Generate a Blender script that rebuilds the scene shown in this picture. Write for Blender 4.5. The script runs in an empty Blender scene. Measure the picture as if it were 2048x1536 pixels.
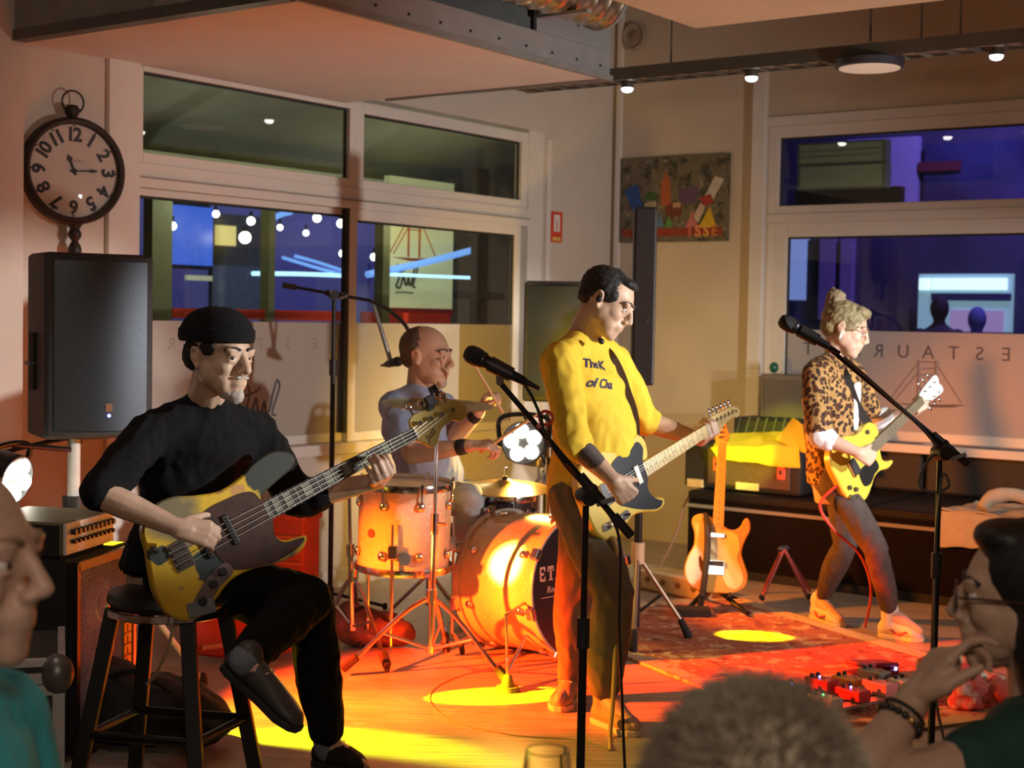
import bpy, bmesh, math, random
import numpy as np
from mathutils import Vector, Matrix, noise
random.seed(7)
SC = bpy.context.scene
COL = SC.collection
# ---------------------------------------------------------------- camera
FPX = 3000.0
PITCH = math.radians(-2.52); ROLL = math.radians(1.05)
O = Vector((0, 0, 1.5))
_r = Vector((1, 0, 0)); _f = Vector((0, math.cos(PITCH), math.sin(PITCH))); _u = Vector((0, -math.sin(PITCH), math.cos(PITCH)))
_r2 = math.cos(ROLL) * _r + math.sin(ROLL) * _u
_u2 = math.cos(ROLL) * _u - math.sin(ROLL) * _r
cam = bpy.data.cameras.new('camera'); camo = bpy.data.objects.new('camera', cam); COL.objects.link(camo)
cam.sensor_width = 36; cam.lens = FPX / 2048 * 36; cam.clip_start = .05; cam.clip_end = 200
camo.matrix_world = Matrix(((_r2.x, _u2.x, -_f.x, O.x), (_r2.y, _u2.y, -_f.y, O.y), (_r2.z, _u2.z, -_f.z, O.z), (0, 0, 0, 1)))
cam.dof.use_dof = True; cam.dof.focus_distance = 4.45; cam.dof.aperture_fstop = 4.8
SC.camera = camo
SC.cycles.max_bounces = 8; SC.cycles.diffuse_bounces = 3; SC.cycles.glossy_bounces = 3; SC.cycles.transmission_bounces = 8; SC.cycles.transparent_max_bounces = 10; SC.cycles.caustics_reflective = False; SC.cycles.caustics_refractive = False; SC.cycles.sample_clamp_indirect = 4.0
# ---------------------------------------------------------------- exposure, world
SC.view_settings.view_transform = 'Standard'; SC.view_settings.look = 'None'
SC.view_settings.exposure = 0.0; SC.view_settings.gamma = 1.0; SC.view_settings.use_curve_mapping = False
W = bpy.data.worlds.new('night'); SC.world = W; W.use_nodes = True
W.node_tree.nodes['Background'].inputs[0].default_value = (.006, .008, .02, 1)
W.node_tree.nodes['Background'].inputs[1].default_value = 1.0

def light(kind, name, loc, power, color, target=None, size=.1, spot=60, blend=.3):
    d = bpy.data.lights.new(name, kind); d.energy = power; d.color = color
    if kind == 'AREA': d.shape = 'DISK'; d.size = size
    else: d.shadow_soft_size = size
    if kind == 'SPOT': d.spot_size = math.radians(spot); d.spot_blend = blend
    o = bpy.data.objects.new(name, d); COL.objects.link(o); o.location = loc
    if target is not None:
        o.rotation_euler = (Vector(target) - Vector(loc)).to_track_quat('-Z', 'Y').to_euler()
    return o
# white stage spot standing beside the audience on the right, outside the frame
KEY = Vector((4.3, 3.9, 1.95)); KC = (1, .97, .94)
light('SPOT', 'white_stage_spot', KEY, 1300, KC, (-.75, 4.5, 1.30), .04, 13, .6)
light('SPOT', 'white_stage_spot', KEY, 1150, KC, (.34, 5.55, 1.30), .04, 18, .7)
light('SPOT', 'white_stage_spot', KEY, 1100, KC, (1.75, 7.15, 1.15), .04, 22, .7)
light('SPOT', 'white_stage_spot', KEY, 420, KC, (2.75, 8.8, 1.15), .04, 26, .8)
light('SPOT', 'white_spill_fill', (4.3, 3.9, 1.15), 540, (1, .95, .90), (-.15, 8.4, 1.75), .08, 58, .9)  # added fill for the spot's broad spill, set low to reach the duct underside
# warm room lamps over the audience
light('AREA', 'room_lamp', (.15, -.35, 2.35), 25, (1, .78, .62), (-.1, 2.6, .9), .5)
light('AREA', 'room_lamp', (2.6, 3.4, 3.6), 5, (1, .60, .34), (2.6, 4.2, 0), .5)
light('AREA', 'room_lamp', (-1.5, 3.4, 3.5), 9, (1, .84, .78), (-1.8, 4.0, 0), .5)


# ---------------------------------------------------------------- geometry frame of the room
TH = math.radians(36.2)
A_ = Vector((math.sin(TH), math.cos(TH), 0)); B_ = Vector((math.cos(TH), -math.sin(TH), 0)); C_ = Vector((.67, 10.42, 0)); Z_ = Vector((0, 0, 1))
def R(u, v, z=0): return C_ - A_ * u + B_ * v + Z_ * z
RM = Matrix(((-A_.x, B_.x, 0, C_.x), (-A_.y, B_.y, 0, C_.y), (0, 0, 1, 0), (0, 0, 0, 1)))   # (u, v, z) -> world, left handed
def ray(px, py): return _f + (px - 1024) / FPX * _r2 + (768 - py) / FPX * _u2
def at(px, py, Y): d = ray(px, py); return O + d * (Y / d.y)
def fl(px, py, z=0): d = ray(px, py); return O + d * ((z - O.z) / d.z)
def onA(px, py, off=0): d = ray(px, py); return O + d * ((off - (O - C_).dot(B_)) / d.dot(B_))
def onB(px, py, off=0): d = ray(px, py); return O + d * ((-off - (O - C_).dot(A_)) / d.dot(A_))

# ---------------------------------------------------------------- materials
MATS = {}
def mat(name, col, rough=.55, metal=0.0, var=.10, scale=14.0, bump=0.0, emit=0.0, spec=.5, coat=0.0, ecol=None):
    if name in MATS: return MATS[name]
    m = bpy.data.materials.new(name); m.use_nodes = True; nt = m.node_tree; N = nt.nodes; L = nt.links
    p = N['Principled BSDF']
    tc = N.new('ShaderNodeTexCoord'); nz = N.new('ShaderNodeTexNoise'); nz.inputs['Scale'].default_value = scale; nz.inputs['Detail'].default_value = 6
    L.new(tc.outputs['Object'], nz.inputs['Vector'])
    rp = N.new('ShaderNodeValToRGB'); L.new(nz.outputs['Fac'], rp.inputs['Fac'])
    rp.color_ramp.elements[0].position = .3; rp.color_ramp.elements[1].position = .7
    rp.color_ramp.elements[0].color = tuple(max(0, c * (1 - var)) for c in col) + (1,)
    rp.color_ramp.elements[1].color = tuple(min(1, c * (1 + var)) for c in col) + (1,)
    L.new(rp.outputs[0], p.inputs['Base Color'])
    p.inputs['Roughness'].default_value = rough; p.inputs['Metallic'].default_value = metal
    p.inputs['Specular IOR Level'].default_value = spec
    p.inputs['Coat Weight'].default_value = coat
    if emit:
        p.inputs['Emission Color'].default_value = tuple(ecol or col) + (1,); p.inputs['Emission Strength'].default_value = emit
    if bump:
        b = N.new('ShaderNodeBump'); b.inputs['Strength'].default_value = bump; b.inputs['Distance'].default_value = .004
        n2 = N.new('ShaderNodeTexNoise'); n2.inputs['Scale'].default_value = scale * 8; n2.inputs['Detail'].default_value = 4
        L.new(tc.outputs['Object'], n2.inputs['Vector']); L.new(n2.outputs['Fac'], b.inputs['Height']); L.new(b.outputs[0], p.inputs['Normal'])
    MATS[name] = m; return m
def patch(name, base, spots, rough=.5, coat=0.0, seed=0.0, metal=0.0):
    """procedural worn material: base colour with layers (colour, scale, threshold, softness)"""
    if name in MATS: return MATS[name]
    m = mat(name, base, rough, metal, .06, 9, 0, 0, .5, coat); nt = m.node_tree; N = nt.nodes; L = nt.links
    p = N['Principled BSDF']; src = p.inputs['Base Color'].links[0].from_socket
    tc = [n for n in N if n.type == 'TEX_COORD'][0]
    for i, (c, s, t, w) in enumerate(spots):
        mp = N.new('ShaderNodeMapping'); mp.inputs['Location'].default_value = (seed + i * 7.3, seed * 2 + i, i * 3.1)
        L.new(tc.outputs['Object'], mp.inputs['Vector'])
        nz = N.new('ShaderNodeTexNoise'); nz.inputs['Scale'].default_value = s; nz.inputs['Detail'].default_value = 5; nz.inputs['Roughness'].default_value = .6
        L.new(mp.outputs[0], nz.inputs['Vector'])
        rp = N.new('ShaderNodeValToRGB'); rp.color_ramp.elements[0].position = t; rp.color_ramp.elements[1].position = min(1, t + w)
        rp.color_ramp.elements[0].color = (0, 0, 0, 1); rp.color_ramp.elements[1].color = (1, 1, 1, 1)
        L.new(nz.outputs['Fac'], rp.inputs['Fac'])
        mx = N.new('ShaderNodeMixRGB'); L.new(rp.outputs[0], mx.inputs['Fac']); L.new(src, mx.inputs['Color1']); mx.inputs['Color2'].default_value = tuple(c) + (1,)
        src = mx.outputs[0]
    L.new(src, p.inputs['Base Color'])
    return m
def wear(m, point, radius, col, soft=.03, nsc=16.0, namp=.06):
    """a worn-off patch with a ragged edge around a point of the object"""
    N = m.node_tree.nodes; L = m.node_tree.links; p = N['Principled BSDF']; src = p.inputs['Base Color'].links[0].from_socket
    tc = [n for n in N if n.type == 'TEX_COORD'][0]; dn = N.new('ShaderNodeVectorMath'); dn.operation = 'DISTANCE'; dn.inputs[1].default_value = tuple(point); L.new(tc.outputs['Object'], dn.inputs[0])
    nz = N.new('ShaderNodeTexNoise'); nz.inputs['Scale'].default_value = nsc; nz.inputs['Detail'].default_value = 5; L.new(tc.outputs['Object'], nz.inputs['Vector'])
    ma = N.new('ShaderNodeMath'); ma.operation = 'MULTIPLY_ADD'; ma.inputs[1].default_value = namp * 2; L.new(nz.outputs['Fac'], ma.inputs[0]); L.new(dn.outputs['Value'], ma.inputs[2])
    mr = N.new('ShaderNodeMapRange'); mr.inputs['From Min'].default_value = radius + namp; mr.inputs['From Max'].default_value = radius + namp + soft; mr.inputs['To Min'].default_value = 1; mr.inputs['To Max'].default_value = 0; L.new(ma.outputs[0], mr.inputs['Value'])
    mx = N.new('ShaderNodeMixRGB'); L.new(mr.outputs[0], mx.inputs['Fac']); L.new(src, mx.inputs['Color1']); mx.inputs['Color2'].default_value = tuple(col) + (1,); L.new(mx.outputs[0], p.inputs['Base Color'])
def glass(name, tint=(.92, .95, .95), refl=1.0):
    m = bpy.data.materials.new(name); m.use_nodes = True; N = m.node_tree.nodes; L = m.node_tree.links
    N.remove(N['Principled BSDF']); out = N['Material Output']
    t = N.new('ShaderNodeBsdfTransparent'); t.inputs[0].default_value = tuple(tint) + (1,)
    g = N.new('ShaderNodeBsdfGlossy'); g.inputs['Roughness'].default_value = .01; g.inputs[0].default_value = (refl, refl, refl, 1)
    fr = N.new('ShaderNodeFresnel'); fr.inputs[0].default_value = 1.5
    ge = N.new('ShaderNodeNewGeometry'); sb_ = N.new('ShaderNodeMath'); sb_.operation = 'SUBTRACT'; sb_.inputs[0].default_value = 1; L.new(ge.outputs['Backfacing'], sb_.inputs[1])
    ml = N.new('ShaderNodeMath'); ml.operation = 'MULTIPLY'; L.new(fr.outputs[0], ml.inputs[0]); L.new(sb_.outputs[0], ml.inputs[1])
    mx = N.new('ShaderNodeMixShader'); L.new(ml.outputs[0], mx.inputs[0]); L.new(t.outputs[0], mx.inputs[1]); L.new(g.outputs[0], mx.inputs[2]); L.new(mx.outputs[0], out.inputs[0])
    return m
def film(name, col):
    m = bpy.data.materials.new(name); m.use_nodes = True; N = m.node_tree.nodes; L = m.node_tree.links
    N.remove(N['Principled BSDF']); out = N['Material Output']
    nz = N.new('ShaderNodeTexNoise'); nz.inputs['Scale'].default_value = 3
    rp = N.new('ShaderNodeValToRGB'); rp.color_ramp.elements[0].color = tuple(c * .93 for c in col) + (1,); rp.color_ramp.elements[1].color = tuple(col) + (1,)
    L.new(nz.outputs['Fac'], rp.inputs[0])
    d = N.new('ShaderNodeBsdfDiffuse'); t = N.new('ShaderNodeBsdfTranslucent'); g = N.new('ShaderNodeBsdfGlossy'); g.inputs['Roughness'].default_value = .45
    L.new(rp.outputs[0], d.inputs[0]); L.new(rp.outputs[0], t.inputs[0])
    m1 = N.new('ShaderNodeMixShader'); m1.inputs[0].default_value = .3; L.new(d.outputs[0], m1.inputs[1]); L.new(t.outputs[0], m1.inputs[2])
    m2 = N.new('ShaderNodeMixShader'); m2.inputs[0].default_value = .04; L.new(m1.outputs[0], m2.inputs[1]); L.new(g.outputs[0], m2.inputs[2]); L.new(m2.outputs[0], out.inputs[0])
    return m
def emitter(name, col, s): return mat(name, col, .5, 0, .05, 5, 0, s)

# ---------------------------------------------------------------- mesh builder
class MB:
    def __init__(s): s.v = []; s.f = []; s.mi = []; s.cur = 0
    def add(s, vs, fs):
        n = len(s.v); s.v += [Vector(p) for p in vs]; s.f += [tuple(i + n for i in f) for f in fs]; s.mi += [s.cur] * len(fs); return s
    def box(s, c, size, M=None):
        x, y, z = [k / 2 for k in size]; c = Vector(c)
        vs = [Vector((i * x, j * y, k * z)) + c for i in (-1, 1) for j in (-1, 1) for k in (-1, 1)]
        if M is not None: vs = [M @ p for p in vs]
        return s.add(vs, [(0, 1, 3, 2), (4, 6, 7, 5), (0, 4, 5, 1), (2, 3, 7, 6), (0, 2, 6, 4), (1, 5, 7, 3)])
    def rbox(s, u0, u1, v0, v1, z0, z1):       # box in the room frame
        return s.box(((u0 + u1) / 2, (v0 + v1) / 2, (z0 + z1) / 2), (abs(u1 - u0), abs(v1 - v0), abs(z1 - z0)), RM)
    def ring(s, pts): return pts
    def loft(s, rings, cap=True, closed=False):
        n = len(rings[0]); vs = [p for r in rings for p in r]; fs = []
        m = len(rings)
        for i in range(m if closed else m - 1):
            a = i * n; b = ((i + 1) % m) * n
            for j in range(n): fs.append((a + j, a + (j + 1) % n, b + (j + 1) % n, b + j))
        if cap and not closed:
            fs.append(tuple(range(n - 1, -1, -1))); fs.append(tuple((m - 1) * n + j for j in range(n)))
        return s.add(vs, fs)
    def cyl(s, p0, p1, r0, r1=None, n=14, cap=True):
        p0 = Vector(p0); p1 = Vector(p1); r1 = r0 if r1 is None else r1
        d = (p1 - p0).normalized(); x = d.orthogonal().normalized(); y = d.cross(x)
        return s.loft([[p + (x * math.cos(t) + y * math.sin(t)) * r for t in [2 * math.pi * k / n for k in range(n)]] for p, r in ((p0, r0), (p1, r1))], cap)
    def tube(s, pts, r, n=8, sub=0):
        pts = [Vector(p) for p in pts]
        if sub: pts = crom(pts, sub)
        rs = r if isinstance(r, (list, tuple)) else None
        rings = []; x = None
        for i, p in enumerate(pts):
            d = (pts[min(i + 1, len(pts) - 1)] - pts[max(i - 1, 0)]).normalized()
            x = d.orthogonal().normalized() if x is None else (x - d * x.dot(d)).normalized()
            y = d.cross(x); rr = (rs[min(len(rs) - 1, int(i * len(rs) / len(pts)))] if rs else r)
            rings.append([p + (x * math.cos(t) + y * math.sin(t)) * rr for t in [2 * math.pi * k / n for k in range(n)]])
        return s.loft(rings)
    def lathe(s, prof, M, n=24, cap=True):     # profile (radius, height) about local z
        return s.loft([[M @ Vector((max(r, 1e-4) * math.cos(2 * math.pi * k / n), max(r, 1e-4) * math.sin(2 * math.pi * k / n), h)) for k in range(n)] for r, h in prof], cap)
    def torus(s, M, Rr, r, n=28, k=8):
        return s.loft([[M @ Vector(((Rr + r * math.cos(2 * math.pi * j / k)) * math.cos(2 * math.pi * i / n), (Rr + r * math.cos(2 * math.pi * j / k)) * math.sin(2 * math.pi * i / n), r * math.sin(2 * math.pi * j / k))) for j in range(k)] for i in range(n)], False, True)
    def ell(s, c, rad, M=None, n=14, m=9):
        c = Vector(c); M3 = M.to_3x3() if M is not None else Matrix.Identity(3); rings = []
        for i in range(1, m):
            ph = math.pi * i / m
            rings.append([c + M3 @ Vector((rad[0] * math.sin(ph) * math.cos(2 * math.pi * k / n), rad[1] * math.sin(ph) * math.sin(2 * math.pi * k / n), rad[2] * math.cos(ph))) for k in range(n)])
        vs = [p for r in rings for p in r]; b = len(vs); vs += [c + M3 @ Vector((0, 0, rad[2])), c + M3 @ Vector((0, 0, -rad[2]))]; fs = []
        for i in range(m - 2):
            for j in range(n): fs.append((i * n + j, (i + 1) * n + j, (i + 1) * n + (j + 1) % n, i * n + (j + 1) % n))
        for j in range(n):
            fs.append((b, j, (j + 1) % n)); fs.append((b + 1, (m - 2) * n + (j + 1) % n, (m - 2) * n + j))
        return s.add(vs, fs)
    def caps(s, p0, r0, p1, r1, n=12):          # tapered capsule
        p0 = Vector(p0); p1 = Vector(p1); d = (p1 - p0)
        if d.length < 1e-6: return s.ell(p0, (r0, r0, r0))
        d.normalize(); x = d.orthogonal().normalized(); y = d.cross(x); rings = []
        for p, r, a0, a1 in ((p0, r0, -90, 0), (p1, r1, 0, 90)):
            for k in range(5):
                a = math.radians(a0 + (a1 - a0) * k / 4); rr = max(r * math.cos(a), r * .03)
                rings.append([p + d * (r * math.sin(a)) + (x * math.cos(t) + y * math.sin(t)) * rr for t in [2 * math.pi * j / n for j in range(n)]])
        return s.loft(rings)
    def chain(s, pts):                          # [(point, radius), ...] connected capsules
        for (a, ra), (b, rb) in zip(pts, pts[1:]): s.caps(a, ra, b, rb)
        return s
    def prism(s, outline, z0, z1, M, inset=0.0):
        """closed 2-D outline extruded from z0 to z1; bevel 'inset' on both rims"""
        n = len(outline)
        if inset:
            c = Vector((sum(p[0] for p in outline) / n, sum(p[1] for p in outline) / n))
            ins = offset(outline, inset)
            rings = [[M @ Vector((p[0], p[1], z0)) for p in ins], [M @ Vector((p[0], p[1], z0 + inset)) for p in outline], [M @ Vector((p[0], p[1], z1 - inset)) for p in outline], [M @ Vector((p[0], p[1], z1)) for p in ins]]
        else: rings = [[M @ Vector((p[0], p[1], z)) for p in outline] for z in (z0, z1)]
        return s.loft(rings)
    def build(s, name, m, parent=None, smooth=False, bevel=0.0, mats=None, tag_=None):
        me = bpy.data.meshes.new(name); me.from_pydata([tuple(p) for p in s.v], [], s.f)
        for i, k in enumerate(s.mi): me.polygons[i].material_index = k
        bm = bmesh.new(); bm.from_mesh(me); bmesh.ops.recalc_face_normals(bm, faces=bm.faces); bm.to_mesh(me); bm.free()
        for k in (mats or [m]): me.materials.append(k)
        if smooth: shade(me)
        o = bpy.data.objects.new(name, me); COL.objects.link(o)
        if bevel:
            b = o.modifiers.new('bevel', 'BEVEL'); b.width = bevel; b.segments = 2; b.limit_method = 'ANGLE'; b.angle_limit = math.radians(50)
        if parent is not None: par(o, parent)
        return o
def shade(me, ang=40):
    me.shade_smooth()
    try: me.set_sharp_from_angle(angle=math.radians(ang))
    except Exception: pass
def par(o, p):
    o.parent = p; w = p.matrix_basis.copy(); q = p
    o.matrix_parent_inverse = wm(p).inverted()
def wm(p): return p.matrix_basis if p.parent is None else wm(p.parent) @ p.matrix_parent_inverse @ p.matrix_basis
def crom(pts, sub, closed=False):
    out = []; n = len(pts)
    for i in range(n if closed else n - 1):
        g = (lambda k: pts[k % n]) if closed else (lambda k: pts[min(max(k, 0), n - 1)])
        p0, p1, p2, p3 = g(i - 1), g(i), g(i + 1), g(i + 2)
        for k in range(sub):
            t = k / sub
            out.append(type(p1)([.5 * (2 * b + (c - a) * t + (2 * a - 5 * b + 4 * c - d) * t * t + (3 * b - a - 3 * c + d) * t ** 3) for a, b, c, d in zip(p0, p1, p2, p3)]))
    if not closed: out.append(pts[-1])
    return out
def offset(ol, d):
    n = len(ol); area = sum(ol[i][0] * ol[(i + 1) % n][1] - ol[(i + 1) % n][0] * ol[i][1] for i in range(n)); s = 1 if area > 0 else -1; out = []
    for i in range(n):
        a = Vector(ol[i - 1][:2]); b = Vector(ol[i][:2]); c = Vector(ol[(i + 1) % n][:2])
        t = (c - a); t = t.normalized() if t.length > 1e-9 else Vector((1, 0)); out.append((b.x - t.y * d * s, b.y + t.x * d * s))
    return out
def thing(name, label, cat, loc=(0, 0, 0), group=None):
    o = bpy.data.objects.new(name, None); COL.objects.link(o); o.location = loc; o.empty_display_size = .1
    o['label'] = label; o['category'] = cat
    if group: o['group'] = group
    return o
def tag(o, label, cat, group=None):
    o['label'] = label; o['category'] = cat
    if group: o['group'] = group
    return o
def struct(o, label=None, cat=None):
    o['kind'] = 'structure'
    if label: o['label'] = label
    if cat: o['category'] = cat
    return o
def frame(o, x, y=None, z=None):
    """matrix with given origin and x axis; z hint is made orthogonal"""
    x = Vector(x).normalized(); z = Vector(z if z is not None else (0, 0, 1)); z = (z - x * z.dot(x)).normalized(); y = z.cross(x)
    return Matrix(((x.x, y.x, z.x, o[0]), (x.y, y.y, z.y, o[1]), (x.z, y.z, z.z, o[2]), (0, 0, 0, 1)))
def zframe(o, z, x=None):
    z = Vector(z).normalized(); x = Vector(x) if x is not None else z.orthogonal(); x = (x - z * x.dot(z)).normalized(); y = z.cross(x)
    return Matrix(((x.x, y.x, z.x, o[0]), (x.y, y.y, z.y, o[1]), (x.z, y.z, z.z, o[2]), (0, 0, 0, 1)))
def text(name, body, M, size, m, parent, depth=.001, shear=0.0, align='CENTER', bold=0.0, spacing=1.0, label=None):
    """flat lettering: local x right, y up, z towards the reader"""
    cu = bpy.data.curves.new(name, 'FONT'); cu.body = body; cu.size = size; cu.extrude = depth; cu.shear = shear; cu.align_x = align; cu.align_y = 'CENTER'; cu.offset = bold; cu.space_character = spacing; cu.resolution_u = 3
    t = bpy.data.objects.new(name, cu); COL.objects.link(t); bpy.context.view_layer.update()
    me = bpy.data.meshes.new_from_object(t.evaluated_get(bpy.context.evaluated_depsgraph_get()))
    bpy.data.objects.remove(t); bpy.data.curves.remove(cu)
    me.transform(M); me.materials.clear(); me.materials.append(m); me.name = name
    o = bpy.data.objects.new(name, me); COL.objects.link(o)
    if parent is not None: par(o, parent)
    if label: o['label'] = label
    return o
def remesh(name, mb, voxel, m, parent=None, smooth=4, factor=.5, disp=None, mats=None, paint=None):
    """fuses the closed shapes of a builder into one continuous surface"""
    me = bpy.data.meshes.new(name); me.from_pydata([tuple(p) for p in mb.v], [], mb.f)
    bm = bmesh.new(); bm.from_mesh(me); bmesh.ops.recalc_face_normals(bm, faces=bm.faces); bm.to_mesh(me); bm.free()
    t = bpy.data.objects.new('tmp', me); COL.objects.link(t)
    k = t.modifiers.new('r', 'REMESH'); k.mode = 'VOXEL'; k.voxel_size = voxel; k.adaptivity = 0
    if smooth: q = t.modifiers.new('s', 'SMOOTH'); q.iterations = smooth; q.factor = factor
    bpy.context.view_layer.update()
    out = bpy.data.meshes.new_from_object(t.evaluated_get(bpy.context.evaluated_depsgraph_get()))
    bpy.data.objects.remove(t); bpy.data.meshes.remove(me); out.name = name; out.materials.clear()
    n = len(out.vertices)
    if disp is not None:
        co = np.empty(n * 3, np.float32); out.vertices.foreach_get('co', co); co = co.reshape(-1, 3)
        no = np.empty(n * 3, np.float32); out.vertices.foreach_get('normal', no); no = no.reshape(-1, 3)
        d = np.fromiter((disp(Vector(c)) for c in co), np.float32, n)
        co += no * d[:, None]; out.vertices.foreach_set('co', co.ravel())
    for q in (mats or [m]): out.materials.append(q)
    if paint is not None:
        for pl in out.polygons: pl.material_index = paint(pl.center)
    out.shade_smooth(); out.update()
    o = bpy.data.objects.new(name, out); COL.objects.link(o)
    if parent is not None: par(o, parent)
    return o
# ================================================================ the setting
wallm = mat('wall_paint', (.62, .54, .46), .75, 0, .05, 3, .15)
wallb = mat('wall_paint_warm', (.60, .50, .38), .75, 0, .06, 3, .15)
trimm = mat('window_frame_white', (.74, .68, .62), .4, 0, .03, 6)
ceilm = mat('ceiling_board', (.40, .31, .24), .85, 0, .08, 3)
floorm = patch('floor_laminate', (.46, .38, .30), [((.30, .24, .18), 2.2, .52, .3), ((.60, .52, .42), 5.5, .58, .12), ((.25, .19, .14), 38, .66, .1)], .42)
def wood_lines(m, sc=(3, 60, 1), amt=.22):
    N = m.node_tree.nodes; L = m.node_tree.links; p = N['Principled BSDF']; src = p.inputs['Base Color'].links[0].from_socket
    tc = [n for n in N if n.type == 'TEX_COORD'][0]; mp = N.new('ShaderNodeMapping'); mp.inputs['Scale'].default_value = sc; mp.inputs['Rotation'].default_value = (0, 0, math.radians(28))
    L.new(tc.outputs['Object'], mp.inputs[0]); nz = N.new('ShaderNodeTexNoise'); nz.inputs['Scale'].default_value = 1.2; nz.inputs['Detail'].default_value = 8; L.new(mp.outputs[0], nz.inputs['Vector'])
    rp = N.new('ShaderNodeValToRGB'); rp.color_ramp.elements[0].position = .35; rp.color_ramp.elements[1].position = .6
    rp.color_ramp.elements[0].color = (1 - amt * 2,) * 3 + (1,); rp.color_ramp.elements[1].color = (1, 1, 1, 1); L.new(nz.outputs['Fac'], rp.inputs[0])
    mx = N.new('ShaderNodeMixRGB'); mx.blend_type = 'MULTIPLY'; mx.inputs[0].default_value = 1; L.new(src, mx.inputs[1]); L.new(rp.outputs[0], mx.inputs[2]); L.new(mx.outputs[0], p.inputs['Base Color'])
wood_lines(floorm)
UE, VE, HC = 12.0, 9.5, 4.2
struct(MB().rbox(-.2, UE, -.2, VE, -.12, 0).build('floor', floorm))
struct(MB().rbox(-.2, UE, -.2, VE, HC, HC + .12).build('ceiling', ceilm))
# left wall with its window opening
WA = (.83, 4.15, .80, 2.70)
w = MB(); w.rbox(-.2, UE, -.2, 0, WA[3], HC); w.rbox(-.2, UE, -.2, 0, 0, WA[2]); w.rbox(-.2, WA[0], -.2, 0, WA[2], WA[3]); w.rbox(WA[1], UE, -.2, 0, WA[2], WA[3])
struct(w.build('wall_left', wallm))
struct(MB().rbox(4.84, UE, 0, .10, 0, HC).build('pillar_left', wallm))
WB = (1.18, 4.30, .78, 2.76)
w = MB(); w.rbox(-.2, 0, 0, VE, WB[3], HC); w.rbox(-.2, 0, 0, VE, 0, WB[2]); w.rbox(-.2, 0, 0, WB[0], WB[2], WB[3]); w.rbox(-.2, 0, WB[1], VE, WB[2], WB[3])
struct(w.build('wall_right', wallb))
struct(MB().rbox(UE, UE + .15, -.2, VE, 0, HC).build('wall_rear', wallm))
struct(MB().rbox(0, UE, VE, VE + .15, 0, HC).build('wall_side', wallm))
# trims
struct(MB().rbox(4.15, 4.33, 0, .03, .1, 2.70).build('trim_1', trimm, bevel=.004))
struct(MB().rbox(0, .05, 1.085, 1.18, 0, 3.2).build('trim_2', trimm, bevel=.006))
struct(MB().rbox(.765, .81, 0, .02, 0, 2.66).build('trim_3', trimm, bevel=.004))
struct(MB().rbox(0, .03, .035, .075, 0, 3.6).build('trim_4', trimm, bevel=.004))
struct(MB().rbox(0, .02, 1.18, 4.4, 2.76, 2.82).build('trim_5', trimm, bevel=.003))
struct(MB().rbox(.8, 4.2, 0, .05, .74, .80).build('trim_6', trimm, bevel=.004))
struct(MB().rbox(0, .22, 1.1, 5.0, .74, .79).build('trim_7', trimm, bevel=.004))
struct(MB().rbox(.0, 4.84, 0, .018, 0, .10).build('baseboard_left', trimm, bevel=.003))

glassm = glass('window_glass', (.90, .94, .93)); filmm = film('frosted_film', (.60, .56, .50)); filmb = film('frosted_film_violet', (.60, .55, .56))
rubber = mat('dark_seal', (.02, .02, .018), .6)
vinyl = mat('dark_vinyl_print', (.10, .09, .12), .6)
def sash(par_, wall, s0, s1, z0, z1, fr, dep, nm='sash', fr_b=None):
    """a rectangular framed pane: wall 'A' spans u, wall 'B' spans v"""
    q = (lambda a0, a1, d0, d1, c0, c1, mb: mb.rbox(a0, a1, d0, d1, c0, c1)) if wall == 'A' else (lambda a0, a1, d0, d1, c0, c1, mb: mb.rbox(d0, d1, a0, a1, c0, c1))
    d0, d1 = dep; fb = fr if fr_b is None else fr_b; m = MB()
    q(s0, s0 + fr, d0, d1, z0, z1, m); q(s1 - fr, s1, d0, d1, z0, z1, m); q(s0 + fr, s1 - fr, d0, d1, z1 - fr, z1, m); q(s0 + fr, s1 - fr, d0, d1, z0, z0 + fb, m)
    f = m.build(nm, trimm, par_, bevel=.004); dm = (d0 + d1) / 2
    g = MB(); q(s0 + fr, s1 - fr, dm - .003, dm + .003, z0 + fb, z1 - fr, g); g.build('pane', glassm, f)
    sl = MB(); t = .012
    for a0, a1, c0, c1 in ((s0 + fr, s0 + fr + t, z0 + fb, z1 - fr), (s1 - fr - t, s1 - fr, z0 + fb, z1 - fr), (s0 + fr, s1 - fr, z1 - fr - t, z1 - fr)): q(a0, a1, dm - .006, dm + .006, c0, c1, sl)
    sl.build('seal', rubber, f)
    return f
w1 = bpy.data.objects.new('window_1', None); COL.objects.link(w1); w1.location = R(2.5, 0, .8); struct(w1)
sash(w1, 'A', 2.615, 4.15, 2.20, 2.68, .05, (-.07, -.01), 'transom_sash', .05)
sash(w1, 'A', .99, 2.615, 2.20, 2.68, .065, (-.07, -.01), 'transom_sash', .05)
MB().rbox(.83, .99, -.09, 0, .80, 2.70).build('jamb', trimm, w1, bevel=.004)
MB().rbox(.99, 4.15, -.08, .0, 2.085, 2.20).build('rail', trimm, w1, bevel=.004)
MB().rbox(.99, 4.15, -.08, .015, 2.128, 2.136).build('track_groove', mat('groove_grey', (.35, .31, .28), .6), w1)
sa = sash(w1, 'A', 2.585, 4.14, .80, 2.085, .035, (-.085, -.05), 'sliding_sash', .05)
sb = sash(w1, 'A', 1.06, 2.66, .80, 2.085, .06, (-.045, -.005), 'sliding_sash', .05)
MB().rbox(2.655, 2.69, -.04, -.01, .85, 2.10).build('brush_strip', rubber, w1)
fa = MB().rbox(2.63, 4.10, -.0655, -.0635, .85, 1.456).build('frosted_film', filmm, sa)
fb = MB().rbox(1.13, 2.60, -.0205, -.0185, .85, 1.456).build('frosted_film', filmm, sb)
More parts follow.
